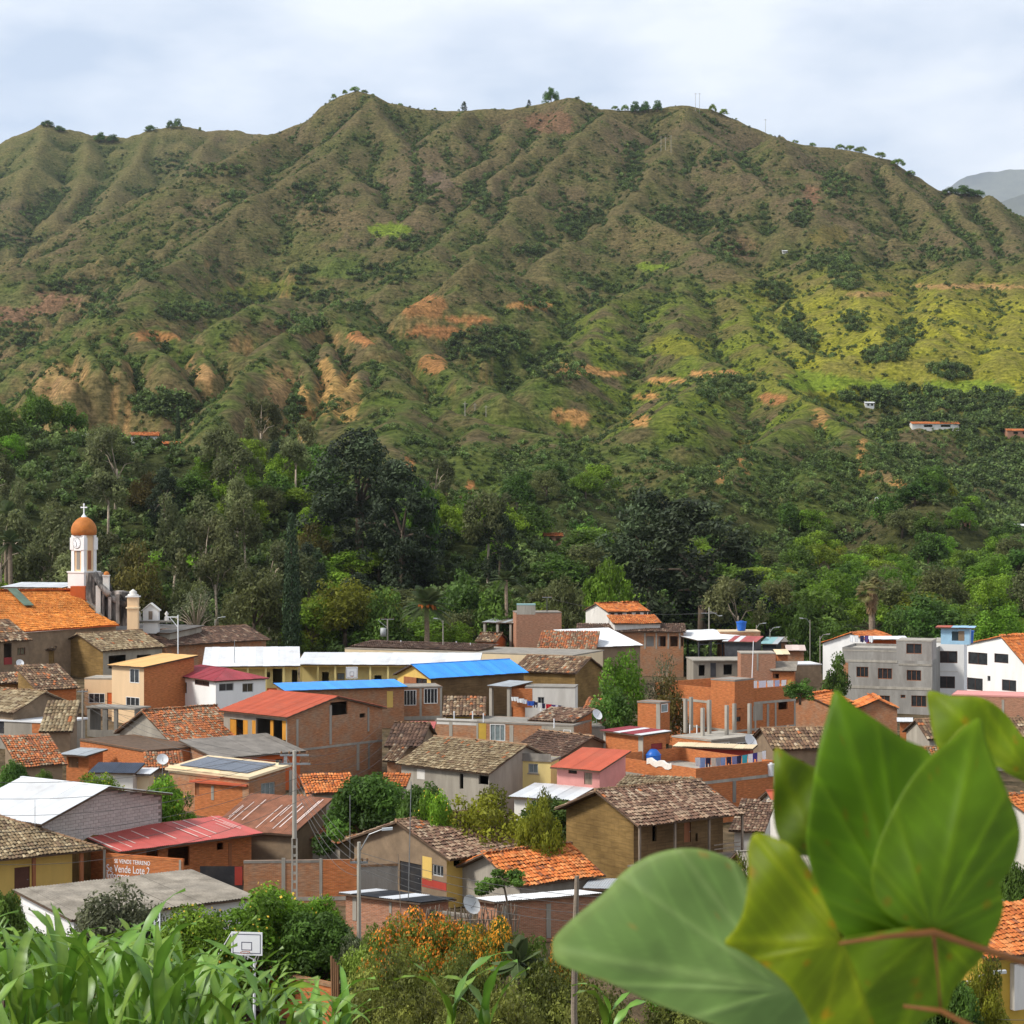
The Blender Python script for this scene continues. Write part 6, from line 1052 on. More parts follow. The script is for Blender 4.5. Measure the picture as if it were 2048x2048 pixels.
# -- long roofs beside the church
hs('long47', 'long_house', 'long brown tiled house right of the church', 'gable', {'f0': ('A', 1540, 1440), 'f1': ('B', 705, 440), 'r1': ('B', 380, 335)}, (4.0, .4, 8, 14, 6), 'tile:dark', 'brick_worn', oh=.8)
hs('grey47', 'flat_house', 'grey fibre roof between the church and the long brown house', 'mono', {'f0': ('A', 700, 1310), 'f1': ('A', 1560, 1290), 'b0': ('A', 1080, 1240), 'b1': ('A', 1900, 1240)}, (4.6, .12, 6, 11, 4), 'fibre:fibre_dark', 'plaster_grey')
hs('convent', 'parish_house', 'white metal roof behind the church ridge', 'mono', {'f0': ('A', -20, 905), 'f1': ('A', 580, 880), 'b0': ('A', 220, 855)}, (8.5, .1, 6, 8, 8), 'metal:metal_white', 'offwhite')
# -- lower right corner, half hidden by the leaves
hs('corner1', 'orange_roof_house', 'house with bright orange roof, white terrace and mustard wall at the lower right corner', 'mono', {'f0': ('N', 300, 1430), 'f1': ('N', 1300, 1290)}, (4.2, .35, 4.5, 8, 16), 'tile:orange', 'mustard', [('F', 'col', 'N', 475, 1445, 555, 1810, 'offwhite', .3), ('F', 'plate', 'N', 555, 1440, 620, 1780, 'plaster_grey')], oh=.8)
hs('corner2', 'balcony_house', 'pale balcony house above the orange roof at the right edge', 'flat', {'f0': ('N', 380, 1012), 'f1': ('N', 760, 1030)}, (5.6, 0, 4, 6, -5), 'flat:concrete', 'offwhite', oh=.05, og=.05)
hs('corner3', 'orange_roof_house', 'white house with orange gable roof at the right edge behind the leaves', 'gable', {'r0': ('N', 410, 120), 'f0': ('N', 700, 330), 'r1': ('N', 900, 90)}, (4.6, .45, 8, 8, 50), 'tile:orange', 'offwhite', og=.3)
for key, lb, px, py, L_, yw, rf, wl in (('x1', 'tiled house behind the tip of the central foreground leaf', 1640, 1500, 9, 12, 'tile:brown', 'plaster_brown'), ('x2', 'tiled house hidden behind the right-hand foreground leaves', 1820, 1545, 10, -10, 'tile:mixed', 'brick_worn'), ('x3', 'sheet-roofed house behind the middle of the foreground leaves', 1660, 1640, 9, 15, 'metal:metal_red2', 'offwhite'), ('x4', 'brown tiled house behind the lower foreground leaves', 1830, 1700, 9, -12, 'tile:pale', 'yellow'), ('x5', 'brick house with grey roof behind the base of the foreground leaves', 1600, 1780, 8, 10, 'fibre:fibre', 'brick_pink'), ('x6', 'tiled house right of the grey block behind the yellow leaf', 1950, 1480, 9, 8, 'tile:brown', 'plaster_grey')):
    hs(key, 'tiled_house' if rf[0] == 't' else 'sheet_house', lb, 'gable', {'f0': (px - 95, py), 'f1': (px + 125, py - 5)}, (3.3, .42, 8, L_, yw), rf, wl, [('F', 'door', 'S', px - 60, py + 22, px - 32, py + 95, 'wood_red'), ('F', 'win', 'S', px + 10, py + 24, px + 50, py + 52, 'frame_grey', 2), ('F', 'win', 'S', px + 75, py + 24, px + 105, py + 52, 'frame_grey', 2)])
# -- far houses on the hills
for key, lb, px, py, Y, L, W, e, rf, wl in (('f1', 'red-roofed house on the wooded skyline at the left', 288, 872, 536, 8, 6, 2.6, 'tile:orange', 'white'), ('f2', 'small open pavilion with red roof on the wooded skyline', 340, 889, 530, 6, 4.5, 2.6, 'tile:orange', 'wood_red'), ('f3', 'white long house among the trees of the left skyline', 182, 872, 540, 5, 4, 2.0, 'metal:metal_white', 'white'),
        ('f4', 'house with orange hipped roof left of the clock tower', 108, 1098, 377, 9, 7, 3.0, 'tile:orange', 'offwhite'), ('f5', 'small red-roofed lookout house above the acacias', 1108, 1073, 494, 5, 4, 4, 'tile:orange', 'brick_pink'), ('f6', 'long pink-roofed farmhouse on the right hillside', 1872, 848, 900, 26, 7, 3, 'tile:orange', 'offwhite'),
        ('f7', 'red-roofed farmhouse at the right edge of the hillside', 2040, 862, 890, 14, 7, 3, 'tile:orange', 'brick_pink'), ('f8', 'brick house with white shed roof above the valley wood', 1930, 1044, 560, 4.5, 4, 3.4, 'tile:mixed', 'brick_pink'), ('f9', 'pale house at the right edge above the valley wood', 2040, 1052, 560, 5, 4, 3, 'metal:metal_white', 'offwhite'), ('f10', 'tiny white hut high on the mountain shoulder', 1570, 502, 1640, 5, 4, 2.6, 'metal:metal_white', 'offwhite'), ('f11', 'grey hut at the foot of the bare spur', 1762, 998, 640, 4, 3, 2.6, 'metal:metal_white', 'concrete'), ('f12', 'small white hut beside the bare road cut', 1740, 806, 1000, 6, 4, 2.6, 'metal:metal_white', 'white')):
    if Y > 555 or key == 'f4': Y = hit(px, py + e / Y * FPX) or Y
    c_ = P(px, py, Y); hw = L / 2 / Y * FPX; gzz = c_.z - e
    hs(key, 'far_house', lb, 'gable', {'f0': (px - hw, py), 'f1': (px + hw, py - .5)}, (e, .35, W, L, 6), rf, wl, [('F', 'open', 'S', px - hw * .5, py + 1.0 / Y * FPX * .4, px - hw * .15, py + 1.0 / Y * FPX * 1.6), ('F', 'open', 'S', px + hw * .2, py + 1.0 / Y * FPX * .4, px + hw * .6, py + 1.0 / Y * FPX * 1.6)], gz=gzz, oh=.5, og=.4, zb=-1.2 if Y > 555 else -5)
# ---------------------------------------------------------------- parts added to houses
def lp(H, px, py, v):                       # photo pixel -> house space, on the plane at depth v behind the eave
    o = H.M @ Vector((0, v, 0)); d = (H.M.to_3x3() @ Vector((0, 1, 0))); r = Vector(((px - CX) / FPX, 1, (CY - py) / FPX)); t = o.dot(d) / r.dot(d)
    return H.M.inverted() @ (r * t)
def lz(H, px, py, z):                       # photo pixel -> house space, at height z above the house's ground
    t = (H.g + z) / ((CY - py) / FPX); return H.M.inverted() @ (Vector(((px - CX) / FPX, 1, (CY - py) / FPX)) * t)
def post(H, x, y, z0, z1, r, mat, name='post'): return MB().box(x - r, y - r, z0, x + r, y + r, z1).build(name, mat, H.o)
# yellow house porch
H = HH['yellow']
for w, x in (('J', 305), ('J', 735)):
    p_ = lp(H, *q(w, x, 420), .45); post(H, p_.x, .45, -2, H.e - .05, .11, 'wood_red', 'porch_post'); MB().box(p_.x - .45, .38, H.e - .15, p_.x + .45, .52, H.e + .02).build('bracket', 'wood', H.o)
MB().box(.2, .34, H.e - .02, H.L - .3, .5, H.e + .1).build('eave_beam', 'wood', H.o)
# adobe house balcony
H = HH['adobe']; fz = 2.55
MB().box(.3, .05, fz - .14, H.L - .2, 1.55, fz).build('balcony_floor', 'wood_grey', H.o)
MB().box(.3, .02, fz - .3, H.L - .2, .16, fz - .14).build('balcony_beam', 'wood_grey', H.o)
for i, x in enumerate((700, 1010, 1310, 1600)):
    p_ = lp(H, *q('I', x, 1150), .3); post(H, p_.x, .3, fz, H.e, .07, 'wood_grey', 'balcony_post'); post(H, p_.x, .3, -2, fz - .3, .14, 'plaster_grey', 'pier')
for k in range(3): MB().box(H.L * .72, .22, fz + .25 + k * .3, H.L - .3, .28, fz + .32 + k * .3).build('rail', 'wood_grey', H.o)
for k in range(9): MB().box(.6 + k * .95, -.02, H.e + .0, .68 + k * .95, 1.4, H.e + .1).build('rafter', 'wood', H.o)
# schools: verandah columns
for key, xs in (('school1', [('B', 440), ('B', 605), ('B', 770)]), ('school2', [('B', 930), ('B', 1085), ('B', 1245), ('B', 1567), ('B', 1730)])):
    H = HH[key]
    for w, x in xs:
        p_ = lp(H, *q(w, x, 760), .4); post(H, p_.x, .4, -1, H.e + .02, .13, 'yellow_pale', 'column')
    MB().box(.2, .3, H.e - .32, H.L - .2, .5, H.e - .12).build('beam', 'yellow', H.o)
# open shelters
for key, mat, r, nu in (('shelter44', 'concrete', .2, 3), ('frame38', 'concrete', .2, 1), ('tin37', 'wood_grey', .08, 2)):
    H = HH[key]
    for i in range(nu + 1):
        for v in (.4, H.W - .4): post(H, .4 + (H.L - .8) * i / nu, v, -1, H.e + H.p * v - .12, r, mat, 'post')
H = HH['canopy']
for i in range(5):
    for v in (.3, H.W / 2, H.W - .3): post(H, .4 + (H.L - .8) * i / 4, v, -1, (H.e + H.p * min(v, H.W - v)) - .12, .09, 'steel_dark', 'steel_post')
for v in (.3, H.W - .3): MB().box(.3, v - .06, H.e - .75, H.L - .3, v + .06, H.e - .6).build('girder', 'steel_dark', H.o)
# panels on the cream roof
H = HH['solar']
for k in range(4):
    u0_ = .9 + k * (H.L - 1.9) / 4; u1_ = u0_ + (H.L - 1.9) / 4 - .07; mb = MB()
    zz = lambda v: H.e + H.p * v + .1
    mb.obox((u0_, .9, zz(.9)), (u1_ - u0_, 0, 0), (0, H.W - 1.7, H.p * (H.W - 1.7)), (0, 0, .06)); mb.build('roof_panel', 'panel_dark', H.o)
# concrete blocks in the gable of the white-roofed house
H = HH['white']; A_, B_ = H.faces['R']; Lw = math.hypot(B_[0] - A_[0], B_[1] - A_[1]); bw, bh = .46, .225
blk = [MB().box(.012, -.03 - .006 * k, .012, bw - .012, .02, bh - .012).mesh('concrete_block', 'block') for k in range(3)]; half = MB().box(.012, -.033, .012, bw / 2 - .012, .02, bh - .012).mesh('concrete_block', 'block')
cnt = 0; restb = MB(); rows = int(8 / bh)
for j in range(rows - 1, -1, -1):
    z = j * bh; s0 = -(bw / 2) * (j % 2)
    for i in range(int(Lw / bw) + 2):
        s = s0 + i * bw; hf = s < -.01; s = max(s, 0)
        if s + bw > Lw - .01: continue
        tp = min(np.interp(x_, [a for a, b in H.prof['R']], [b for a, b in H.prof['R']]) for x_ in (s, s + bw))
        if z + bh > tp: continue
        u_, v_ = A_[0], A_[1] + s
        if cnt < 300:
            o = link('concrete_block', half if hf else blk[(i * 7 + j * 3) % 3], H.o, (u_, v_, z)); o.rotation_euler = (0, 0, math.pi / 2); cnt += 1
        else: restb.box(u_ - .02, v_ + .012, z + .012, u_ + .03, v_ + (bw / 2 if hf else bw) - .012, z + bh - .012)
if restb.f: rb = restb.build('concrete_blocks', 'block', H.o); rb['kind'] = 'stuff'
pm = MB(); pz = [(1.4, .2), (1.5, 2.3), (3.0, 2.9), (4.6, 3.3), (6.5, 3.0), (8.5, 2.6), (Lw - 2.2, 1.7), (Lw - 1.2, .2)]
fr = [(A_[0] + .05, A_[1] + a, b) for a, b in pz]; bk = [(A_[0] + .0, A_[1] + a, b) for a, b in pz]; pm.face(fr)
for i in range(len(fr)): j = (i + 1) % len(fr); pm.face([bk[i], bk[j], fr[j], fr[i]])
pm.build('old_adobe_gable', 'adobe', H.o)
# bare columns of the unfinished brick building
H = HH['bigfloor']
for (xa, ya, yb) in ((970, 1000, 1310), (1022, 985, 1290), (1128, 1085, 1340), (1190, 1012, 1320), (1350, 1060, 1330), (1420, 1045, 1310), (1560, 1045, 1320)):
    b_ = lz(H, *q('D', xa, yb), H.e); Yc = (H.M @ b_).y; h_ = (yb - ya) / 4.6 / FPX * Yc
    MB().box(b_.x - .16, b_.y - .16, H.e - .02, b_.x + .16, b_.y + .16, H.e + h_).build('bare_column', 'concrete', H.o); cb_ = MB()
    for dx in (-.1, .1):
        for dy in (-.1, .1): cb_.tube([(b_.x + dx, b_.y + dy, H.e + h_ - .05), (b_.x + dx * 1.3, b_.y + dy * 1.2, H.e + h_ + .45)], .015, 4)
    cb_.build('reinforcement_bars', 'metal_rust', H.o)
# lettering on the brick wall
H = HH['wallsign']
def lettering(H, face, w, x, y, text, size_px, mat, sx=1.0):
    c = bpy.data.curves.new('lettering', 'FONT'); c.body = text; c.size = 1.0; c.extrude = .006
    o = bpy.data.objects.new('tmp', c); COL.objects.link(o); me = bpy.data.meshes.new_from_object(o.evaluated_get(bpy.context.evaluated_depsgraph_get())); bpy.data.objects.remove(o)
    me.materials.clear(); me.materials.append(MAT[mat])
    px, py = q(w, x, y); s, z = to_face(H, face, px, py); A, B = H.faces[face]; A = Vector((*A, 0)); B = Vector((*B, 0)); D = (B - A).normalized(); nn = Vector((D.y, -D.x, 0))
    sc = size_px / FPX * H.Y; t = link('lettering', me, H.o, A + D * s + nn * .012 + Vector((0, 0, z))); t.rotation_euler = (math.pi / 2, 0, math.atan2(D.y, D.x)); t.scale = (sc * sx, sc, 1)
lettering(H, 'F', 'F', 1005, 1605, 'SE VENDE TERRENO', 11.5, 'white_paint', .8); lettering(H, 'F', 'F', 935, 1680, 'Se Vende Lote 2', 21, 'white_paint', .72); lettering(H, 'F', 'F', 935, 1735, 'Informes', 17, 'white_paint', .9)

# ---------------------------------------------------------------- the church
o = thing('church', 'white church with orange tile roof, domed clock tower and blackened facade', 'church', (-68, 285, -22))
CM = Matrix.Translation((68, -285, 22)); cl_ = lambda px, py, Y: CM @ P(px, py, Y); cA = lambda x, y, Y: cl_(*q('A', x, y), Y)
R0, R1, K0, K1, E0, E1 = cl_(-120, 1180, 276), cl_(152, 1177, 290), cl_(-105, 1233, 268), cl_(193, 1229, 284), cl_(-90, 1272, 262), cl_(239, 1250, 282)
Rb0, Rb1 = cl_(-120, 1205, 292), cl_(152, 1200, 308)
HC = House(); HC.Y = 285; ro = link('roof', bpy.data.meshes.new('roof'), o); dm = MB()
for i, pl in enumerate(([E0, E1, K1, K0], [K0, K1, R1, R0], [Rb1, Rb0, R0, R1])):
    d_ = roof_plane(HC, pl, 'tile:church', ro, 500 + i, 0, .15); off = len(dm.v); dm.v += d_.v; dm.f += [tuple(k + off for k in f) for f in d_.f]; dm.uv += d_.uv
ro.data = dm.mesh('roof', 'orange_paint')
c0, c1, c2 = [(K0 + (K1 - K0) * f + ((R0 + (R1 - R0) * f) - (K0 + (K1 - K0) * f)) * h) + Vector((0, -.1, .32)) for f, h in ((.475, .93), (.545, .93), (.53, .28))]; sk = MB(); sk.obox(c0, c1 - c0, c2 - c0, (0, 0, .08)); plain('skylight_green', (.10, .145, .095), .5, .25, 1.0); sk.build('skylight', 'skylight_green', o)
wl = MB(); e0, e1 = E0 + Vector((.3, .5, -.2)), E1 + Vector((-.6, .5, -.2)); wl.face([e0 - Vector((0, 0, 7)), e1 - Vector((0, 0, 7)), e1, e0]); wl.face([e1 - Vector((0, 0, 7)), K1 + Vector((-.4, 4, -9)), R1 + Vector((-.2, 0, -.3)), e1]); wl.build('wall', 'plaster_brown', o)
# facade wall, seen from behind: outline extruded
outl = [(790, 760), (870, 757), (905, 800), (945, 870), (962, 930), (1060, 925), (1150, 945), (1168, 1050), (1168, 1250), (1100, 1250), (950, 1170), (885, 1120), (790, 1000)]
fa = [cA(x, y, 287.5 - (x - 790) * .008) for x, y in outl]; dpt = Vector((1.1, .5, 0)); mb = MB(); mb.face(fa[::-1]); bk = [a + dpt for a in fa]; mb.face(bk)
for i in range(len(fa)): j = (i + 1) % len(fa); mb.face([fa[i], fa[j], bk[j], bk[i]])
mb.build('facade_gable', 'weathered', o)
for xa, ya, yb, w_ in ((855, 770, 1040, .55), (905, 880, 1140, .7), (1010, 985, 1190, .45), (1085, 960, 1230, .5), (950, 930, 1160, .35)):
    p_ = cA(xa, yb, 286.6 - (xa - 790) * .008); q_ = cA(xa, ya, 286.6 - (xa - 790) * .008); MB().box(p_.x - w_ / 2, p_.y - .2, p_.z, p_.x + w_ / 2, p_.y + 1.2, q_.z).build('buttress', 'weathered' if w_ < .6 else 'offwhite', o)
for (x0, y0), (x1, y1) in (((870, 770), (1000, 960)), ((965, 930), (1160, 1060))):      # sloping volutes
    a, b = cA(x0, y0, 286.2), cA(x1, y1, 284.4); MB().tube([a, a.lerp(b, .5) + Vector((-.1, 0, -.25)), b], [.5, .42, .5], 8).build('volute', 'weathered', o, smooth=True)
def ball(px, py, Y, r, mat, par): p_ = cl_(px, py, Y); MB().lathe([(0, -r)] + [(r * math.sin(a), -r * math.cos(a)) for a in np.linspace(.3, 2.9, 7)] + [(0, r)], 12, p_).build('finial_ball', mat, par, True)
pr = cA(978, 920, 285.5); MB().box(pr.x - .42, pr.y - .4, pr.z - .5, pr.x + .42, pr.y + .4, pr.z + 2.0).build('pinnacle', 'offwhite', o); MB().box(pr.x - .5, pr.y - .5, pr.z + 2.0, pr.x + .5, pr.y + .5, pr.z + 2.15).build('pinnacle_cap', 'offwhite', o); ball(*q('A', 980, 775), 285.5, .42, 'dome_tile', o)
e_ = cA(1225, 1240, 283.5); tz = cA(1225, 985, 283.5).z
MB().box(e_.x - .75, e_.y - .6, e_.z - 3, e_.x + .75, e_.y + .6, tz).build('end_pier', 'peach', o); MB().box(e_.x - .95, e_.y - .8, tz, e_.x + .95, e_.y + .8, tz + .16).build('pier_cornice', 'white', o); MB().lathe([(.8, 0), (.75, .25), (.5, .3), (.55, .6), (.2, .85), (.0, 1.0)], 10, (e_.x, e_.y, tz + .16)).build('pier_urn', 'offwhite', o, True); MB().box(e_.x - .9, e_.y - .75, tz - 1.6, e_.x + .9, e_.y + .75, tz - 1.4).build('pier_band', 'cream', o)
bxr = cA(720, 900, 288.5); MB().box(bxr.x - 1.0, bxr.y - .6, bxr.z - 2.6, bxr.x + 1.1, bxr.y + .9, bxr.z + .25).build('roof_turret', 'orange_paint', o)
# clock tower
tb = cA(772, 900, 292); tw = link('clock_tower', None, None); tw.parent = o
def tpart(mb, name, mat, smooth=False):
    ob = mb.build(name, mat, o, smooth); ob.location = (tb.x, tb.y, 0); ob.rotation_euler = (0, 0, math.radians(-33)); return ob
bpy.data.objects.remove(tw)
zt = lambda y: cA(772, y, 292).z
z0, z1, z2, z3 = zt(900) - 4, zt(752), zt(415), zt(245); a = 1.28
tpart(MB().box(-1.62, -1.62, z0, 1.62, 1.62, z1 - .12), 'tower_base', 'white'); tpart(MB().box(-1.74, -1.74, z1 - .12, 1.74, 1.74, z1 + .1), 'tower_ledge', 'white')
tpart(MB().box(-1.12, -1.12, z1 + .1, 1.12, 1.12, z2), 'tower_shaft', 'peach')
mid_ = z1 + (z2 - z1) * .60
for sx in (-1, 1):
    for sy in (-1, 1):
        tpart(MB().box(sx * 1.0 - .28, sy * 1.0 - .28, z1 + .1, sx * 1.0 + .28, sy * 1.0 + .28, mid_), 'tower_pilaster', 'white'); tpart(MB().box(sx * 1.05 - .36, sy * 1.05 - .36, mid_, sx * 1.05 + .36, sy * 1.05 + .36, z2 - .35), 'tower_pier', 'white'); tpart(MB().box(sx * 1.0 - .28, sy * 1.0 - .28, z2 - .35, sx * 1.0 + .28, sy * 1.0 + .28, z2), 'tower_neck', 'white')
for (cx_, cy_, wx, wy) in ((0, -1.13, .34, .03), (1.13, 0, .03, .34)): tpart(MB().box(cx_ - wx, cy_ - wy, z1 + .35, cx_ + wx, cy_ + wy, mid_ - .1), 'belfry_opening', 'concrete_dark' if wx > wy else 'wood_red')
tpart(MB().box(-.78, -1.36, mid_ - .1, .78, -1.1, z2 - .1), 'clock_panel', 'white')
zc = mid_ + (z2 - mid_) * .46; th_ = np.linspace(0, 2 * math.pi, 33)
def disc(r, y, name, mat, r1=None, dz=.05):
    mb = MB(); c0 = [(r * math.cos(t_), y, zc + r * math.sin(t_)) for t_ in th_[:-1]]; c1 = [(x_, y + dz, z_) for x_, _, z_ in c0]; mb.face(c0)
    for i in range(32): j = (i + 1) % 32; mb.face([c1[i], c1[j], c0[j], c0[i]])
    return tpart(mb, name, mat)
disc(.80, -1.42, 'clock_rim', 'concrete_dark', dz=.12); disc(.72, -1.45, 'clock_face', 'white_paint', dz=.03)
for k in range(12):
    t_ = k * math.pi / 6; c_, s_ = math.cos(t_), math.sin(t_); tpart(MB().obox((c_ * .5 - s_ * -.02, -1.465, zc + s_ * .5 + c_ * -.02), (c_ * .15, 0, s_ * .15), (0, .015, 0), (-s_ * .045, 0, c_ * .045)), 'hour_mark', 'steel_dark')
for ang, ln, w_ in ((math.radians(265), .5, .06), (math.radians(130), .58, .05)):
    c_, s_ = math.cos(ang), math.sin(ang); tpart(MB().obox((s_ * w_ / 2, -1.485, zc - c_ * w_ / 2), (c_ * ln, 0, s_ * ln), (0, .015, 0), (-s_ * w_, 0, c_ * w_)), 'clock_hand', 'steel_dark')
dh = z3 - z2; tpart(MB().lathe([(1.55, z2), (1.78, z2 + .1), (1.86, z2 + dh * .22), (1.80, z2 + dh * .42), (1.58, z2 + dh * .62), (1.15, z2 + dh * .82), (.62, z2 + dh * .95), (.2, z2 + dh * 1.0), (.0, z2 + dh * 1.0)], 24), 'dome', 'dome_tile', True)
tpart(MB().lathe([(.42, z3 - .08), (.3, z3 + .12), (.16, z3 + .3), (.12, z3 + .42), (0, z3 + .45)], 12), 'dome_finial', 'white_paint', True)
zx = zt(130); hx = zx - z3 - .35; cz = z3 + .35 + hx * .68
mb = MB().box(-.07, -.06, z3 + .35, .07, .06, zx).box(-.42, -.055, cz - .065, -.07, .055, cz + .065).box(.07, -.055, cz - .065, .42, .055, cz + .065)
for x_, z_ in ((-.42, cz), (.42, cz), (0, zx)): mb.box(x_ - .1, -.07, z_ - .1, x_ + .1, .07, z_ + .1)
cro = mb.build('cross', 'white_paint', o); cro.location = (tb.x, tb.y, 0); cro.rotation_euler = (0, 0, math.radians(-20))
# little white shrine roof beside it
c_ = P(*q('A', 1392, 1190), 287); s_ = thing('shrine', 'small white gabled belfry beside the church front', 'shrine', (c_.x, c_.y, c_.z - 2))
MB().face([(-1.1, -.6, 0), (1.1, -.6, 0), (1.1, -.6, 3.3), (0, -.6, 4.2), (-1.1, -.6, 3.3)]).face([(1.1, .6, 0), (-1.1, .6, 0), (-1.1, .6, 3.3), (0, .6, 4.2), (1.1, .6, 3.3)]).face([(-1.1, .6, 0), (-1.1, -.6, 0), (-1.1, -.6, 3.3), (-1.1, .6, 3.3)]).face([(1.1, -.6, 0), (1.1, .6, 0), (1.1, .6, 3.3), (1.1, -.6, 3.3)]).build('wall', 'white', s_)
for sx in (-1, 1): MB().obox((0, -.8, 4.25), (sx * 1.3, 0, -1.05), (0, 1.6, 0), (0, 0, .14)).build('roof_slope', 'offwhite', s_)
MB().box(-.28, -.64, 2.0, .28, -.6, 3.2).build('niche', 'wood_grey', s_); MB().box(-2.6, -.9, 1.6, 2.9, .9, 1.85).build('ledge', 'concrete_dark', s_)
for x_ in (-1.7, 2.2): MB().lathe([(.35, 1.85), (.3, 2.4), (.14, 2.5), (.3, 2.8), (0, 3.2)], 10, (x_, 0, 0)).build('finial', 'offwhite', s_, True)

# ---------------------------------------------------------------- poles, lamps, cables
def pole(name, label, px, ptop, Y, r=.13, mat='concrete', cat='pole', lattice=False, arm=None, lamp=None, group=None, drop=0, lean=0.0):
    t_ = P(px, ptop, Y); g = gz0(t_.x, Y) + drop if Y < 345 else ground(t_.x, Y); h = t_.z - g
    o = thing(name, label, cat, (t_.x, Y, g), 0, group)
    if lattice:
        MB().tube([(0, 0, h * .5), (0, 0, h)], [r, r * .8], 8).build('upper_pole', mat, o)
        mb = MB()
        for sx in (-1, 1): mb.box(sx * r * .95 - .045, -.1, -1, sx * r * .95 + .045, .1, h * .5)
        for k in range(int(h * .5 / .55)): mb.box(-r, -.08, k * .55, r, .08, k * .55 + .14)
        mb.build('lattice_pole', mat, o)
    else: MB().tube([(0, 0, -1), (lean, 0, h)], [r, r * .7], 8).build('pole', mat, o)
    if arm:
        for dz, w in arm:
            MB().box(-w, -.06, h - dz, w, .06, h - dz + .12).build('crossarm', 'steel', o)
            for k in (-1, -.4, .4, 1): MB().lathe([(.03, 0), (.06, .05), (.06, .16), (.0, .2)], 6, (k * w * .92, 0, h - dz + .12)).build('insulator', 'wood', o)
    if lamp:
        dx, dz, ln = lamp; b_ = Vector((dx, -.3, h + dz)); MB().tube([(0, 0, h - .6), (dx * .45, -.15, h + dz * .6), b_], [.045, .04, .035], 6).build('lamp_arm', 'steel', o)
        d_ = math.copysign(1, dx); MB().obox(b_ + Vector((0, -.13, -.06)), (d_ * .6, 0, .05), (0, .26, 0), (0, 0, .13)).build('lamp_head', 'metal_grey', o)
    return o, t_
pA, tA = pole('utility_pole', 'openwork concrete utility pole with crossarm before the brick wall', 589, 1501, 126, .15, lattice=True, arm=[(.35, .9), (.9, 1.0)])
pB, tB = pole('utility_pole', 'concrete pole with street lamp arm beside the grey rendered wall', 718, 1684, 112, .14, lamp=(1.3, .75, 1), arm=[(1.2, .5)])
pC, tC = pole('mast', 'white steel mast with triangular bracket right of the church', 356, 1230, 284, .12, 'white_paint', 'mast'); MB().tube([(-1.4, 0, 0), (0, 0, 0)], .07, 6).build('bracket', 'white_paint', pC, loc=(0, 0, tC.z - pC.location.z - .3)); MB().tube([(-1.2, 0, 0), (-.05, 0, -1.4)], .06, 6).build('brace', 'white_paint', pC, loc=(0, 0, tC.z - pC.location.z - .3))
pD, tD = pole('utility_pole', 'slim pole with floodlight left of the cream house', 165, 1380, 196, .1, 'concrete', arm=[(.2, .5)])
pE, tE = pole('utility_pole', 'pole with grey transformer can behind the school', 775, 1238, 335, .16, arm=[(.1, 1.1)]); MB().lathe([(0, 0), (.5, 0), (.5, 1.4), (.0, 1.4)], 12, (-.7, 0, tE.z - pE.location.z - 2.9)).build('transformer', 'metal_grey', pE, True); MB().tube([(-1.6, 0, 0), (-.1, 0, -1.2)], .06, 6).build('brace', 'steel', pE, loc=(0, 0, tE.z - pE.location.z - .2))
pF, tF = pole('utility_pole', 'dark thin pole behind the open pillar shelter', 1094, 1193, 338, .11, 'steel_dark', arm=[(.2, .8)])
pG, tG = pole('utility_pole', 'pole with spreading brackets behind the steel canopy', 1418, 1215, 338, .13, lamp=(1.6, -1.4, 1), arm=[(1.0, 1.3)])
for i_, (px, py, Y, dx, lb) in enumerate(((430, 1238, 300, 1.0, 'street lamp above the long brown house right of the church'), (1540, 1258, 335, 1.0, 'street lamp with short pale post right of the blue tank'), (1620, 1240, 336, -1.2, 'street lamp in front of the dark conical tree'), (1640, 1272, 330, 1.0, 'street lamp left of the white hall'), (1513, 1250, 338, 1.0, 'street lamp beside the water tank building'), (886, 1241, 296, -.8, 'twin-post street lamp in front of the date palm'))): pole('street_lamp', lb, px, py, Y, .09, cat='lamp', lamp=(dx, .3, 1))
pH, tH = pole('street_lamp', 'street lamp on concrete pole at the lower right corner', 1937, 1962, 92, .17, cat='lamp', lamp=(1.05, .45, 1))
pI, tI = pole('antenna_mast', 'tall thin aerial mast before the large tiled house', 814, 1563, 122, .035, 'steel', 'mast', lean=.25)
pole('antenna_mast', 'slanting bamboo aerial pole beside the tall mast', 806, 1708, 121, .03, 'wood_grey', 'mast', lean=-.3)
pole('antenna_mast', 'short aerial standing before the white metal roof', 70, 1600, 132, .025, 'steel', 'mast'); pole('antenna_mast', 'leaning white mast behind the largest brick building', 1498, 1282, 228, .06, 'white_paint', 'mast', lean=.5); pole('antenna_mast', 'thin pipe in front of the orange tiled roof', 700, 1590, 136, .03, 'steel', 'mast'); pole('antenna_mast', 'thin mast before the long white school roof', 469, 1280, 262, .05, 'steel', 'mast')
def wooden_post():
    t_ = P(1151, 1752, 40); g = ground(t_.x, 40); o = thing('wooden_post', 'rough wooden post in front of the brick shed, beside the pale leaf', 'post', (t_.x, 40, g)); h = t_.z - g
    MB().tube([(.05, 0, -.5), (.04, .03, h * .3), (-.03, 0, h * .62), (.0, 0, h * .86), (.03, 0, h)], [.075, .07, .062, .058, .045], 8).build('post', 'wood_grey', o)
wooden_post()
def cable(label, a, b, sag, r=.014, group='power cables over the street'):
    a, b = Vector(a), Vector(b); mb = MB(); mb.tube([a.lerp(b, t) - Vector((0, 0, sag * 4 * t * (1 - t))) for t in np.linspace(0, 1, 13)], r, 4)
    tag(mb.build('power_cable', 'wire'), label, 'cable', group)
for k in range(5): cable('thin sagging power cable between the openwork pole and the lamp pole', tA + Vector((-.6 + .3 * k, 0, -.2 - .9 * k)), tB + Vector((0, 0, -.5 - .35 * k)), .5 + .12 * k)
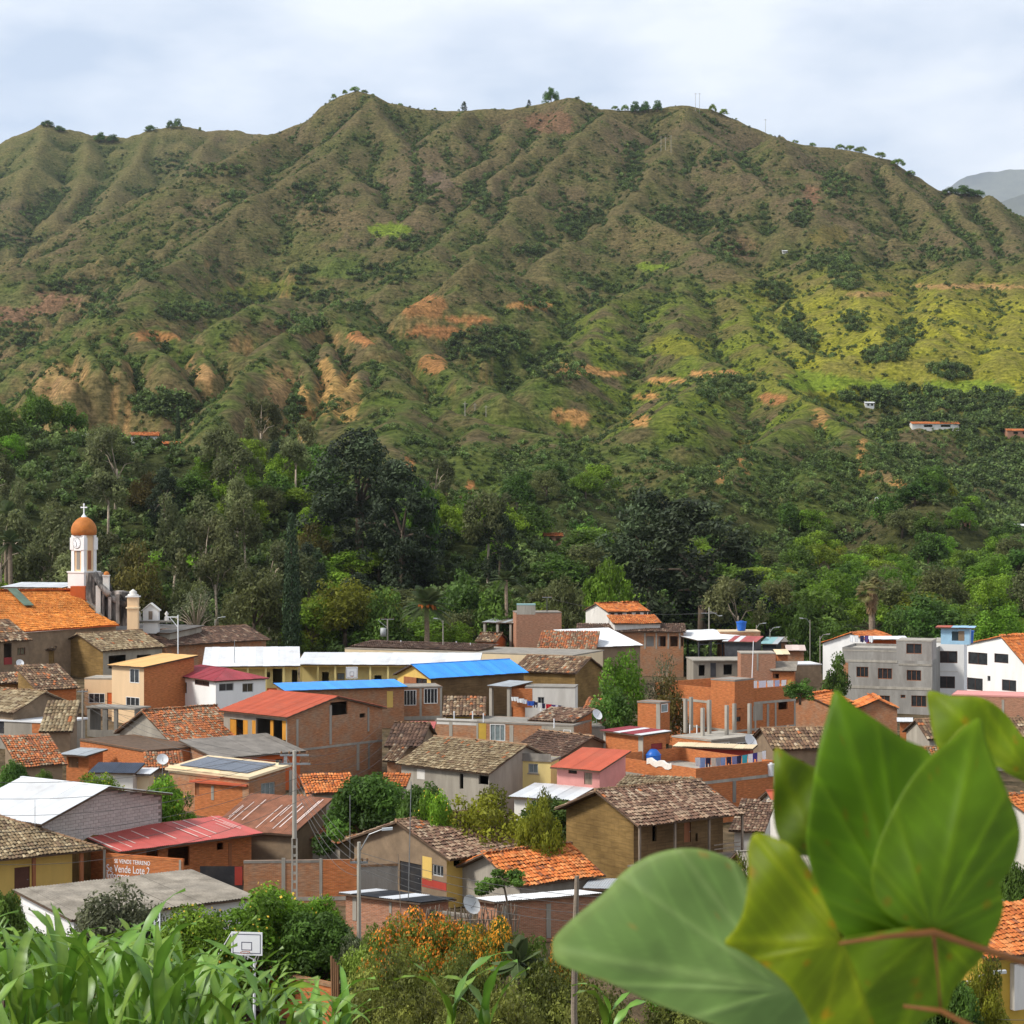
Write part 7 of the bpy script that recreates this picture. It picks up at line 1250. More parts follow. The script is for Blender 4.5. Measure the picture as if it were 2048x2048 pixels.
for k in range(6): cable('thin power cable running from the openwork pole past the white roof', tA + Vector((-1 + .5 * k, 0, -.1 - .5 * k)), P(-120, 1560 + 32 * k, 118), .8 + .2 * k)
for k in range(4): cable('thin power cable from the lamp pole across the orange cottage', tB + Vector((.1, 0, -.6 - .3 * k)), P(1330, 1800 + 14 * k, 104), .6 + .15 * k)
for k in range(3): cable('thin power cable leaving the corner street lamp', tH + Vector((0, 0, -1.6 - .5 * k)), P(2200, 2020 + 16 * k, 84), .3)
for k in range(3): cable('thin power cable from the slim floodlight pole to the cream house', tD + Vector((0, 0, -.2 - .4 * k)), P(330, 1420 + 12 * k, 200), .4)
for k in range(2): cable('thin power cable above the steel canopy', tF + Vector((0, 0, -.2)), tG + Vector((-1 + 2 * k, 0, -.9)), 1.2)
for i_, (px, ptop, pb, Y, lb) in enumerate(((930, 803, 832, 880, 'left'), (950, 806, 834, 876, 'middle'), (972, 810, 838, 870, 'right'))):
    Yh = hit(px, pb) or Y; t_ = P(px, ptop, Yh); g = ground(t_.x, Yh); q_ = thing('hill_pole', 'pale power pole on the lower hill crest, %s of three' % lb, 'pole', (t_.x, Yh, g - 1), 0, 'poles on the lower hill'); MB().tube([(0, 0, 0), (0, 0, t_.z - g + 1)], [.2, .14], 6).build('pole', 'concrete', q_); MB().box(-1, -.1, t_.z - g, 1, .1, t_.z - g + .18).build('crossarm', 'concrete', q_)
for i_, (px, ptop, pb, lb) in enumerate(((1322, 272, 305, 'high on the mountain spur, left of three'), (1331, 274, 305, 'high on the mountain spur, middle of three'), (1342, 270, 306, 'high on the mountain spur, right of three'), (1391, 186, 212, 'on the summit skyline, left of two'), (1399, 186, 212, 'on the summit skyline, right of two'), (1531, 238, 262, 'on the falling skyline right of the summit'))):
    Yh = hit(px, pb) or 2105; Yh = min(Yh, 2108); t_ = P(px, ptop, Yh); g = ground(t_.x, Yh); q_ = thing('hill_pole', 'thin pale power pole ' + lb, 'pole', (t_.x, Yh, g - 1), 0, 'poles on the mountain'); MB().tube([(0, 0, 0), (0, 0, max(6, t_.z - g + 1))], [.24, .18], 6).build('pole', 'concrete', q_); MB().box(-1.6, -.15, max(5, t_.z - g), 1.6, .15, max(5, t_.z - g) + .25).build('crossarm', 'concrete', q_)

# ---------------------------------------------------------------- dishes, tanks, laundry, hoops, fence
def dish(label, w, x, y, Y, r, az=40, ground_z=None):
    c = P(*q(w, x, y), Y); o = thing('satellite_dish', label, 'dish', c)
    n_ = 14; mb = MB(); prof = [(r * t, r * .28 * t * t) for t in (0.02, .35, .7, 1)]
    mb.lathe(prof, n_); d_ = mb.build('bowl', 'metal_white', o, True); d_.rotation_euler = (math.radians(58), 0, math.radians(az))
    f = Vector((0, 0, r * .9)); f.rotate(d_.rotation_euler); MB().tube([Vector((0, 0, -r * .3)), f * .6 + Vector((0, 0, -r * .3)), f], .02, 5).build('feed_arm', 'steel', o)
    gz_ = ground_z if ground_z is not None else -1.0
    MB().tube([(0, .12, -.02), (0, .18, gz_)], .035, 6).build('stand', 'steel', o)
dish('large white satellite dish beside the stick fence', 'L', 1105, 510, 117, .62, 45, -1.4); dish('satellite dish on the yard roof left of the bare columns', 'D', 152, 1150, 205, .6, 40); dish('satellite dish in front of the grey windows of the unfinished slab', 'D', 1560, 1400, 196, .8, 45); dish('small dark dish on the balcony house at the left edge', 'A', 182, 1595, 250, .5, 30); dish('satellite dish on a post beside the panelled roof', 'F', 1425, 700, 168, .5, 20, -2)
def tank(label, w, x, y0, y1, Y, wpx, mat, shape='barrel'):
    c = P(*q(w, x, y1), Y); s = ZW[w][2]; r = wpx / s / 2 / FPX * Y; h = (y1 - y0) / s / FPX * Y; o = thing('water_tank', label, 'tank', c)
    if shape == 'dome': MB().lathe([(0, 0), (r * .95, 0), (r, h * .12), (r * 1.0, h * .55), (r * .92, h * .68), (r * .5, h * .95), (r * .3, h), (0, h)], 20).build('tank_body', mat, o, True); MB().lathe([(r * .97, h * .5), (r * 1.05, h * .53), (r * 1.05, h * .58), (r * .97, h * .6)], 20).build('tank_band', mat, o, True)
    else: MB().lathe([(0, 0), (r * .8, 0), (r, h * .85), (r * 1.08, h * .87), (r * 1.08, h), (0, h * 1.02)], 20).build('tank_body', mat, o); MB().lathe([(r * .4, h * 1.02), (r * .4, h * 1.1), (0, h * 1.1)], 14).build('tank_lid', mat, o)
HT = HH['terrace']; YT = (HT.M @ lz(HT, *q('I', 820, 560), HT.e)).y
tank('blue domed water tank on the brick terrace', 'I', 820, 430, 545, YT, 130, 'blue_plastic', 'dome'); tank('blue tub-shaped water tank on a roof at the wood edge', 'D', 1485, 290, 372, HH['tank47'].Y + .8, 92, 'blue_plastic'); tank('tall blue water tank beside the rooftop shelter', 'E', 1502, 320, 418, HH['whiteb'].Y + 2, 66, 'blue_plastic')
tank('white bucket hanging at the terrace corner', 'I', 1852, 560, 665, (HT.M @ Vector((HT.L + .25, HT.W - .3, 0))).y, 64, 'white_paint')
CLOTH = {}
def cloth_mat(c):
    k = 'cloth_%02d' % len(CLOTH)
    if c not in CLOTH: CLOTH[c] = k; plain(k, c, .9, .12, 6.0)
    return CLOTH[c]
def garment(label, p, w, h, c, rz=0., group=None, kind=0):
    o = thing('garment', label, 'laundry', (p[0], p[1], p[2]), rz, group); mb = MB(); nx = 6; nz = 4
    f = lambda i, j: (w * (i / nx - .5) * (1 - .12 * (j / nz)), .05 * math.sin(i * 2.1 + p[0] * 9) * j / nz + .012 * math.cos(3 * i), -h * j / nz * (1 - .06 * math.sin(i * 1.3)))
    for i in range(nx):
        for j in range(nz):
            if kind == 1 and j >= 2 and i in (2, 3): continue
            mb.face([f(i, j), f(i, j + 1), f(i + 1, j + 1), f(i + 1, j)])
    mb.build('cloth', cloth_mat(c), o)
def line_of(label_line, w, pts, Y, items, adj, group):
    a, b = P(*q(w, *pts[0]), Y), P(*q(w, *pts[1]), Y); sag = (b - a).length * .03; mb = MB(); mb.tube([a.lerp(b, t) - Vector((0, 0, sag * 4 * t * (1 - t))) for t in np.linspace(0, 1, 9)], .012, 4); tag(mb.build('clothes_line', 'wire'), label_line, 'clothes line')
    for i, (t, wd, ht, c, nm, kd) in enumerate(items): p_ = a.lerp(b, t) - Vector((0, .02, sag * 4 * t * (1 - t))); garment(nm + ' ' + adj, p_, wd, ht, c, math.atan2((b - a).y, (b - a).x), group, kd)
W_, BL, NV, RD, PU, TQ, GY, CRM, LB = (.8, .8, .8), (.03, .10, .42), (.025, .025, .07), (.55, .02, .03), (.10, .06, .20), (.05, .42, .50), (.35, .36, .4), (.7, .62, .5), (.25, .35, .6)
line_of('laundry line in front of the stained white wall', 'C', ((1120, 975), (1600, 1065)), HH['laundrywall'].Y - 3.5, [(.06, .9, .5, W_, 'white cloth at the left end', 0), (.17, .9, .5, W_, 'second white cloth', 0), (.25, .6, .5, (.7, .72, .78), 'third white cloth', 0), (.37, 1.0, .55, BL, 'blue towel', 0), (.46, .5, .7, NV, 'dark garment beside the blue towel', 1), (.54, .5, 1.0, W_, 'white trousers', 1), (.61, .4, .6, NV, 'navy shirt', 0), (.71, .7, 1.1, RD, 'bright red towel', 0), (.80, .6, 1.0, PU, 'purple shirt', 1), (.86, .35, .8, (.6, .6, .75), 'pale lilac shirt', 0), (.92, .4, .5, NV, 'dark blue shorts', 1)], 'on the laundry line at the white wall', 'clothes at the white wall')
p0_ = HT.M @ Vector((HT.L - .35, .8, 0)); YL = HT.Y
a_, b_ = HT.M @ Vector((HT.L - .6, .6, HT.e + 2.0)), HT.M @ Vector((HT.L - .6, HT.W - .4, HT.e + 2.0))
TI = [(.02, .5, .6, W_, 'white shirt nearest the tank', 0), (.09, .6, .8, LB, 'pale blue shirt', 0), (.17, .5, .8, NV, 'navy trousers', 1), (.24, .45, .7, CRM, 'cream blouse', 0), (.31, .5, .7, GY, 'grey shirt', 0), (.38, .5, .7, LB, 'second pale blue shirt', 0), (.46, .5, .85, NV, 'second navy trousers', 1), (.54, .5, .8, (.2, .22, .4), 'indigo shirt', 0), (.61, .5, .75, NV, 'black shirt', 0), (.69, .55, .8, TQ, 'turquoise shirt', 0), (.77, .5, .8, W_, 'white vest', 0), (.84, .5, .85, (.07, .05, .25), 'dark violet trousers', 1), (.91, .5, .7, CRM, 'yellowish towel', 0), (.97, .4, .6, W_, 'white cloth at the far end', 0)]
mb = MB(); mb.tube([a_.lerp(b_, t) - Vector((0, 0, .25 * 4 * t * (1 - t))) for t in np.linspace(0, 1, 9)], .012, 4); tag(mb.build('clothes_line', 'wire'), 'laundry line along the brick terrace', 'clothes line')
for t, wd, ht, c, nm, kd in TI: garment(nm + ' on the brick terrace', a_.lerp(b_, t) - Vector((0, 0, .25 * 4 * t * (1 - t))), wd * 1.2, ht * 1.25, c, math.atan2((b_ - a_).y, (b_ - a_).x), 'clothes on the brick terrace', kd)
sh_ = thing('sheet_bundle', 'large cream sheet spread over the terrace parapet', 'laundry', HT.M @ Vector((HT.L * .62, .0, HT.e))); sh_.rotation_euler = (0, 0, HT.o.rotation_euler.z); mb = MB()
for i in range(8):
    z_ = lambda k: 1.42 + .12 * math.sin(k * 1.7) - .02 * k; mb.obox((-1.6 + i * .4, -.06, z_(i) - .5), (.4, 0, z_(i + 1) - z_(i)), (0, .3, 0), (0, 0, .5))
mb.build('cloth', cloth_mat((.72, .66, .58)), sh_)
HB = HH['big']; a_, b_ = HB.M @ Vector((HB.L - .4, 2.6, HB.e + 2.3)), HB.M @ Vector((HB.L - .4, HB.W - .3, HB.e + 2.1))
for i, (t, wd, ht, c, nm) in enumerate(((.1, 1.3, 1.5, W_, 'big white bedsheet'), (.32, 1.2, 1.4, (.7, .68, .75), 'printed pale bedsheet'), (.5, 1.0, 1.3, W_, 'second white bedsheet'), (.66, .8, 1.1, (.5, .55, .75), 'bluish cover'), (.82, .8, 1.0, W_, 'white pillowcase'), (.95, .6, .8, (.8, .5, .1), 'yellow cloth'))): garment(nm + ' drying on top of the largest brick building', a_.lerp(b_, t), wd, ht, c, math.atan2((b_ - a_).y, (b_ - a_).x), 'bedding on the largest brick building')
HG = HH['grey']; a_, b_ = HG.M @ Vector((.9, .6, HG.e + 1.9)), HG.M @ Vector((4.0, .6, HG.e + 1.9))
for i, (t, c, nm) in enumerate(((.1, W_, 'white shirt'), (.3, W_, 'white skirt'), (.55, NV, 'navy shirt'), (.75, PU, 'purple trousers'), (.95, W_, 'white towel'))): garment(nm + ' on the roof of the grey block', a_.lerp(b_, t), .55, .9, c, HG.o.rotation_euler.z, 'clothes on the grey block')
# basketball hoops
def hoop(label, w, c, Y, bw, bh, rz, arm):
    p_ = P(*q(w, *c), Y); o = thing('basketball_hoop', label, 'basketball hoop', (p_.x, Y, gz0(p_.x, Y)), rz); zc_ = p_.z - gz0(p_.x, Y)
    MB().box(-bw / 2, -.03, zc_ - bh / 2, bw / 2, .03, zc_ + bh / 2).build('backboard', 'white_paint', o); mb = MB()
    for x0, z0_, x1, z1_ in ((-bw * .45, -bh * .42, bw * .45, bh * .42), (-bw * .17, -bh * .28, bw * .17, bh * .08)):
        t_ = bw * .022
        for a0, b0, a1, b1 in ((x0, z0_, x1, z0_ + t_), (x0, z1_ - t_, x1, z1_), (x0, z0_ + t_, x0 + t_, z1_ - t_), (x1 - t_, z0_ + t_, x1, z1_ - t_)): mb.box(a0, -.036, zc_ + b0, a1, -.03, zc_ + b1)
    mb.build('board_lines', 'hoop_line', o)
    ring = [(math.cos(t_) * .23, -.3 + math.sin(t_) * .23, zc_ - bh * .32) for t_ in np.linspace(0, 2 * math.pi, 17)]; MB().tube(ring, .016, 5, False).build('rim', 'net_rust', o); mb = MB()
    for k in range(8): t_ = k * .785; mb.tube([(math.cos(t_) * .23, -.3 + math.sin(t_) * .23, zc_ - bh * .32), (math.cos(t_ + .4) * .13, -.3 + math.sin(t_ + .4) * .13, zc_ - bh * .32 - .35)], .008, 4)
    mb.build('net', 'white_paint', o)
    MB().tube([(.1, 1.0, -1), (.1, 1.0, zc_ - bh * .9)], [.08, .07], 8).build('post', 'white_paint', o)
    for x_ in (-bw * .4, bw * .4): MB().tube([(.1, 1.0, zc_ - bh * .9), (x_, .05, zc_ - bh * .3)], .03, 5).build('strut', 'white_paint', o); MB().tube([(.1, 1.0, zc_ - bh * 1.3), (x_, .05, zc_ - bh * .45)], .025, 5).build('strut', 'white_paint', o)
    if arm: MB().tube([(-bw * .5, .05, zc_ + bh * .45), (-bw * 1.15, 1.3, zc_ - bh * .75)], .03, 5).build('brace', 'white_paint', o)
hoop('white basketball backboard with square markings behind the maize', 'K', (520, 1040), 97, 1.55, 1.12, math.radians(-8), True); hoop('small white basketball backboard in the school yard', 'B', (1397, 760), 262, 1.55, 1.5, math.radians(8), False)
# stick fence
a_, b_ = P(*q('L', 650, 520), 118), P(*q('L', 1540, 560), 119); g_ = gz0(a_.x, 118); fo = thing('stick_fence', 'crooked fence of grey sticks in front of the orange cottage', 'fence', (a_.x, a_.y, g_))
for k in range(64):
    t_ = k / 63; b2 = (b_ - a_) * t_; h_ = 2.6 + RND.uniform(-.35, .55); x_, y_ = b2.x, b2.y + RND.uniform(-.05, .05); MB().tube([(x_, y_, -.6), (x_ + RND.uniform(-.12, .12), y_ + RND.uniform(-.08, .08), h_ * .6), (x_ + RND.uniform(-.25, .25), y_, h_)], [.05, .045, .03], 5).build('stick', 'wood_grey', fo)
for z_ in (1.2, 2.1): d_ = b_ - a_; MB().tube([(0, -.08, z_), (d_.x / 2, d_.y / 2 - .08, z_ + .1), (d_.x, d_.y - .08, z_)], .04, 5).build('rail', 'wood_grey', fo)
# poles and planks leaning by the lime tree, lattice tower piece
for k in range(4): p_ = P(663 + 4 * k, 1912 + 6 * k, 100); g_ = gz0(p_.x, 100); tag(MB().tube([(p_.x, 100, p_.z), (p_.x + .1, 99.8, g_)], .07, 6).build('plank', 'wood'), 'upright plank leaning by the yard wall under the lime tree', 'plank', 'planks by the yard wall')
p_ = P(314, 1830, 60); g_ = ground(p_.x, 60); lt = thing('lattice_mast', 'short white lattice mast rising from the maize field edge', 'mast', (p_.x, 60, g_)); h_ = P(314, 1820, 60).z - g_
for x_ in (-.08, .08):
    MB().tube([(x_, 0, 0), (x_, 0, h_)], .02, 5).build('rail', 'white_paint', lt)
for k in range(9): MB().tube([(-.08 if k % 2 else .08, 0, h_ - .9 + k * .1), (.08 if k % 2 else -.08, 0, h_ - .8 + k * .1)], .012, 4).build('lace', 'white_paint', lt)
for i_, (w, x, y, Yk, nm) in enumerate((('C', 100, 490, 'longwhite', 'left end of the cream parapet'), ('C', 610, 500, 'longwhite', 'middle of the cream parapet'), ('C', 740, 515, 'longwhite', 'cream parapet, beside the pair of posts'), ('C', 590, 1165, 'long36', 'brick row slab, left'), ('C', 760, 1165, 'long36', 'brick row slab, beside the clutter'), ('C', 860, 1185, 'long36', 'brick row slab, over the mustard doorway'), ('C', 1510, 1235, 'long36', 'brick row slab, right'), ('C', 1700, 1235, 'right36', 'grey parapet building, tall one'), ('D', 1010, 1290, 'bigfloor', 'unfinished slab between the bare columns'), ('D', 1075, 1292, 'bigfloor', 'unfinished slab, right of the first pipe'))):
    Hk = HH[Yk]; c_ = Hk.M @ lz(Hk, *q(w, x, y + 25), Hk.e); o = thing('vent_pipe', 'short white vent pipe on the ' + nm, 'pipe', c_); MB().tube([(0, 0, -.1), (0, 0, .75)], .06, 8).build('pipe', 'white_paint', o); MB().tube([(0, 0, .75), (0, 0, .85)], .08, 8).build('cap', 'white_paint', o)
for k in range(4): cable('thin cable strung over the roofs from the openwork pole to the tall brick house', tA + Vector((.3 * k, 0, -.3 - .5 * k)), P(760 + 12 * k, 1452 + 10 * k, 178), .9 + .1 * k)
for k in range(3): cable('thin cable from the openwork pole up to the slim floodlight pole', tA + Vector((-.5, 0, -.3 - .4 * k)), tD + Vector((0, 0, -.3 - .5 * k)), 1.2)
# papaya-like tree before the orange cottage
foliage('leaf_papaya', (.10, .20, .03)); p_ = P(1000, 1742, 117); g_ = gz0(p_.x, 117); pt_ = thing('papaya_tree', 'slim umbrella-shaped papaya tree before the orange cottage', 'tree', (p_.x, 117, g_)); hp = p_.z - g_
MB().tube([(.5, 0, -.3), (.6, 0, hp * .5), (.15, 0, hp * .92)], [.09, .08, .05], 7).build('trunk', 'bark', pt_); C = [(RND.uniform(-1.5, 1.5), RND.uniform(-.8, .8), hp + RND.uniform(-.75, -.1)) for _ in range(22)]; C = [(x, y, z - .25 * abs(x) + .2 * x) for x, y, z in C]; link('crown', crown_mesh('papaya_crown', [cards(C, [.42] * 22, 2600, .10, .5, .3, 777, 0, .2, .6)], 'leaf_papaya'), pt_)
for k in range(8): MB().tube([(.15, 0, hp * .9), C[k]], .02, 4).build('branch', 'bark', pt_)

# ---------------------------------------------------------------- palms
def palm(label, px, pcrown, pbase_Y, n, ln, mat, name, droop, trunk_r, dates=False, skirt=False):
    c = P(px, pcrown, pbase_Y); g = ground(c.x, pbase_Y); h = c.z - g; o = thing(name, label, 'palm', (c.x, pbase_Y, g)); r = random.Random(px)
    MB().tube([(0, 0, -.5), (.1, 0, h * .5), (0, 0, h)], [trunk_r * 1.15, trunk_r, trunk_r * .95], 10).build('trunk', 'bark_palm', o)
    def frond(az, el, L_, mat_, fan):
        mb = MB(); d = Vector((math.cos(az) * math.cos(el), math.sin(az) * math.cos(el), math.sin(el))); sd = Vector((-math.sin(az), math.cos(az), 0)); pts_ = []
        for k in range(9): t = k / 8; pts_.append(Vector((0, 0, h)) + d * (L_ * t) + Vector((0, 0, -droop * L_ * t * t)))
        if not fan:
            mb.tube(pts_, [.06 * (1 - .85 * k / 8) for k in range(9)], 4)
            for k in range(34):
                t = .12 + .86 * k / 34; b_ = Vector((0, 0, h)) + d * (L_ * t) + Vector((0, 0, -droop * L_ * t * t)); ll = L_ * .2 * math.sin(math.pi * min(1, .15 + t * .85)) + .1
                for s in (-1, 1): e_ = b_ + sd * s * ll + d * ll * .75 + Vector((0, 0, -.35 * ll)); w_ = d * .07; mb.face([b_ - w_, b_ + w_, e_ + w_ * .2, e_ - w_ * .2])
        else:
            mb.tube(pts_[:6], [.04] * 6, 4); b_ = pts_[5]
            for k in range(15):
                a_ = (k - 7) / 7 * 1.5; dd = (pts_[5] - pts_[4]).normalized(); ee = dd * math.cos(a_) + sd * math.sin(a_); e_ = b_ + ee * L_ * .42 + Vector((0, 0, -.16 * L_)); w_ = ee.cross(Vector((0, 0, 1))).normalized() * .09; mb.face([b_, b_ + ee * L_ * .2 - w_, e_, b_ + ee * L_ * .2 + w_])
        mb.build('frond', mat_, o)
    for k in range(n): el = r.uniform(-.5, 1.35); frond(k * 2.399 + r.uniform(-.2, .2), el, ln * r.uniform(.85, 1.1), mat, skirt)
    if dates:
        for k in range(9): a_ = k * .7; MB().tube([(math.cos(a_) * .4, math.sin(a_) * .4, h - .1), (math.cos(a_) * 1.3, math.sin(a_) * 1.3, h - .3), (math.cos(a_) * 1.6, math.sin(a_) * 1.6, h - 1.1)], [.08, .28, .12], 6).build('date_cluster', 'fruit_orange', o)
    if skirt:
        mb = MB()
        for k in range(150): a_ = r.random() * 6.28; z_ = h - r.uniform(.2, 3.4); rr = trunk_r + .2 + .75 * (1 - (h - z_) / 3.6); b_ = Vector((math.cos(a_) * trunk_r, math.sin(a_) * trunk_r, z_)); e_ = Vector((math.cos(a_) * rr, math.sin(a_) * rr, z_ - 1.3)); w_ = Vector((-math.sin(a_), math.cos(a_), 0)) * .2; mb.face([b_ - w_, b_ + w_, e_ + w_ * .3, e_ - w_ * .3])
        s_ = mb.build('dead_frond_skirt', 'dead_frond', o); s_['kind'] = 'stuff'
palm('big feathery date palm with orange fruit behind the school', 853, 1208, 338, 46, 5.0, 'leaf_palm', 'date_palm', .35, .45, dates=True)
palm('fan palm with shaggy dead-leaf skirt in front of the valley wood', 1743, 1178, 342, 38, 2.9, 'leaf_fan', 'fan_palm', .3, .55, skirt=True)
palm('feathery palm at the left edge of the wood', 12, 1030, 372, 36, 4.2, 'leaf_palm', 'date_palm', .35, .4); palm('second feathery palm at the left edge lower down', 20, 1085, 352, 30, 3.6, 'leaf_palm', 'date_palm', .35, .4)
palm('small feathery palm right of the date palm', 1012, 1160, 345, 26, 3.0, 'leaf_palm', 'date_palm', .35, .3); palm('young palm sprouting among the blossoming shrubs', 1036, 1925, 92, 14, 1.3, 'leaf_palm', 'young_palm', .12, .09)

# ---------------------------------------------------------------- maize in the foreground field
foliage('leaf_maize', (.135, .250, .026), .28, True, .42); MAT['leaf_maize'].node_tree.nodes['Principled BSDF'].inputs['Specular IOR Level'].default_value = .55
foliage('maize_stem', (.12, .2, .04), .1, False)
def maize_leaf(r, L_, wd, el, droop, twist):
    V = []; Cc = []; n = 12; side = Vector((0, 1, 0)); p = Vector((0, 0, 0)); a = el
    for k in range(n + 1):
        t = k / n; w = wd * (math.sin(math.pi * min(1, t * .93 + .09)) ** .6) * (1 - .25 * t); tw = twist * t * t
        s_ = Vector((-math.sin(a) * math.sin(tw), math.cos(tw), math.cos(a) * math.sin(tw))); nrm = Vector((-math.sin(a), 0, math.cos(a)))
        wv = .012 * math.sin(k * 1.9 + r.random())
        V += [p - s_ * w + nrm * (w * .35 + wv), p, p + s_ * w + nrm * (w * .35 - wv)]; m_ = .85 + .3 * r.random(); Cc += [(m_, m_, m_), (m_ * 1.35, m_ * 1.25, m_ * 1.3), (m_, m_, m_)]
        p = p + Vector((math.cos(a), 0, math.sin(a))) * (L_ / n); a -= droop / n * (0.35 + 1.4 * t)
    Fq = [(3 * k + j, 3 * k + j + 1, 3 * k + j + 4, 3 * k + j + 3) for k in range(n) for j in (0, 1)]
    me = np_mesh('maize_leaf', V, Fq, Cc, True); me.materials.append(MAT['leaf_maize']); return me
r_ = random.Random(5); MLEAF = [maize_leaf(r_, r_.uniform(.75, 1.05), r_.uniform(.021, .032), r_.uniform(.95, 1.4), r_.uniform(.7, 2.7), r_.uniform(-.9, .9)) for _ in range(16)]
MSTALK = MB().tube([(0, 0, -.3), (0, 0, .9), (.01, 0, 1.7)], [.018, .015, .006], 6).mesh('maize_stalk', 'maize_stem')
MP = []
for k in range(100):
    Y = r_.uniform(8.2, 14.6); px = r_.uniform(-130, 700) if k < 78 else r_.uniform(-150, 330)
    lim = (1842 if k % 11 == 0 and px < 330 else 1902) + 70 * r_.random() + max(0, px - 300) * .28
    x = (px - CX) / FPX * Y; g = ground(x, Y); h = min(r_.uniform(1.5, 2.1), P(px, lim, Y).z - g)
    if h < .7: continue
    MP.append((px, Y, h))
for px in (905, 975, 1215): MP.append((px, 10.5, P(px, {905: 1985, 975: 2000, 1215: 2015}[px], 10.5).z - ground((px - CX) / FPX * 10.5, 10.5)))
MP.sort(key=lambda e: e[0])
for i, (px, Y, h) in enumerate(MP):
    x = (px - CX) / FPX * Y; g = ground(x, Y); o = thing('maize_plant', 'green maize plant with arching leaves in the foreground field', 'maize', (x, Y, g), r_.uniform(0, 6.28), 'maize plants in the foreground field'); s = h / 2.0; o.scale = (1, 1, s)
    link('stalk', MSTALK, o)
    for k in range(11):
        lf = link('leaf', MLEAF[r_.randrange(16)], o, (0, 0, (.25 + 1.35 * (k / 9) ** .9))); lf.rotation_euler = (0, -.25 * (k > 6), math.pi * k + r_.uniform(-.6, .6)); z_ = (.8 + .25 * math.sin(k)) * (1 if k < 7 else .75); lf.scale = (z_, 1.1, z_ / max(.5, s))

# ---------------------------------------------------------------- big leaves close to the camera
def cat_rom(pts, n):
    pts = [np.array(p, float) for p in pts]; out_ = []
    for i in range(len(pts)):
        a, b, c, d = pts[i - 1], pts[i], pts[(i + 1) % len(pts)], pts[(i + 2) % len(pts)]
        for k in range(n): t = k / n; out_.append(.5 * (2 * b + (c - a) * t + (2 * a - 5 * b + 4 * c - d) * t * t + (-a + 3 * b - 3 * c + d) * t ** 3))
    return out_
def big_leaf(name, label, par, outline, base, Y, mat, veins, cup=.02, tilt=(0, 0), loc=Vector((0, 0, 0))):
    """outline read in window M; depth grows away from the base, with cupping, veins proud of the blade and a real thickness"""
    ol = cat_rom([q('M', *p) for p in outline], 7); b = np.array(q('M', *base)); n = len(ol); V = []; Cc = []; rings = 26
    vl = [np.array(q('M', *v)) for v in veins]; sz = max(np.hypot(*(p - b)) for p in ol)
    for k in range(rings + 1):
        f = k / rings
        for p in ol:
            c = b + (p - b) * f; rel = (c - b) / sz; dv = 9.
            for j, v in enumerate(vl):
                t = np.clip(np.dot(c - b, v - b) / np.dot(v - b, v - b), 0, 1); dv = min(dv, np.hypot(*(c - b - (v - b) * t)) / (7 + 5 * (j == 0)) )
            e = math.exp(-dv * dv); ed = math.exp(-((1 - f) / .05) ** 2)
            dz = cup * (rel[0] ** 2 + rel[1] ** 2) + tilt[0] * rel[0] + tilt[1] * rel[1] + .0035 * math.sin(rel[0] * 9 + rel[1] * 7) - .0012 * e
            V.append(P(c[0], c[1], Y + dz) - loc); d1 = (vl[0] - b) / np.hypot(*(vl[0] - b)); sa = np.dot(c - b, d1); ta = abs(d1[0] * (c - b)[1] - d1[1] * (c - b)[0]); fr_ = ((sa - .75 * ta) / sz * 8) % 1; sv = math.exp(-((fr_ - .5) / .09) ** 2) * .16; m_ = (.72 + .5 * float(fbm(np.array([c[0] / 55.]), np.array([c[1] / 55.]), 4)[0]) + sv); Cc.append((m_ * (1 + .32 * e + .4 * ed), m_ * (1 + .2 * e + .22 * ed), m_ * (1 + .4 * e + .3 * ed)))
    rq = random.Random(int(Y * 1000))
    for _ in range(9):
        i0 = rq.randrange(len(V) // 3, len(V)); sp_ = V[i0]; rr_ = rq.uniform(.0012, .0035)
        for i in range(len(V)):
            if (V[i] - sp_).length < rr_: Cc[i] = (Cc[i][0] * 1.5, Cc[i][1] * .85, Cc[i][2] * .8)
    Fq = [(k * n + i, k * n + (i + 1) % n, (k + 1) * n + (i + 1) % n, (k + 1) * n + i) for k in range(rings) for i in range(n)]
    nv = len(V); V2 = [v + Vector((0, .0007, 0)) for v in V]; Fq += [(a + nv, d + nv, c + nv, b_ + nv) for a, b_, c, d in Fq]
    Fq += [(rings * n + i, rings * n + (i + 1) % n, rings * n + (i + 1) % n + nv, rings * n + i + nv) for i in range(n)]
    me = np_mesh(name, V + V2, Fq, Cc + Cc, True); me.materials.append(MAT[mat]); lf = link(name, me, par); lf['label'] = label; return lf
foliage('leaf_big', (.105, .190, .003), .5, True, .5); foliage('leaf_big_pale', (.118, .205, .048), .3, True, .55); foliage('leaf_big_yellow', (.155, .232, .004), .55, True, .5); plain('stem_red', (.20, .075, .015), .6, .25, 30.0)
bl = thing('broad_leaved_plant', 'broad-leaved plant with big blurred green leaves in the right foreground', 'plant', (.42, 1.35, -2.05)); LB_ = bl.location.copy()
big_leaf('leaf', 'pale glaucous leaf pointing left', bl, [(50, 1040), (60, 985), (140, 905), (250, 815), (330, 730), (430, 665), (540, 635), (640, 635), (740, 665), (800, 705), (825, 770), (815, 870), (830, 1000), (960, 1120), (1060, 1240), (1120, 1400), (900, 1400), (690, 1336), (560, 1290), (420, 1236), (300, 1180), (160, 1130), (70, 1090)], (980, 1200), 1.52, 'leaf_big_pale', [(52, 1045), (320, 740), (560, 640), (770, 690), (300, 1180), (620, 1310)], .05, (.0, .0), LB_)
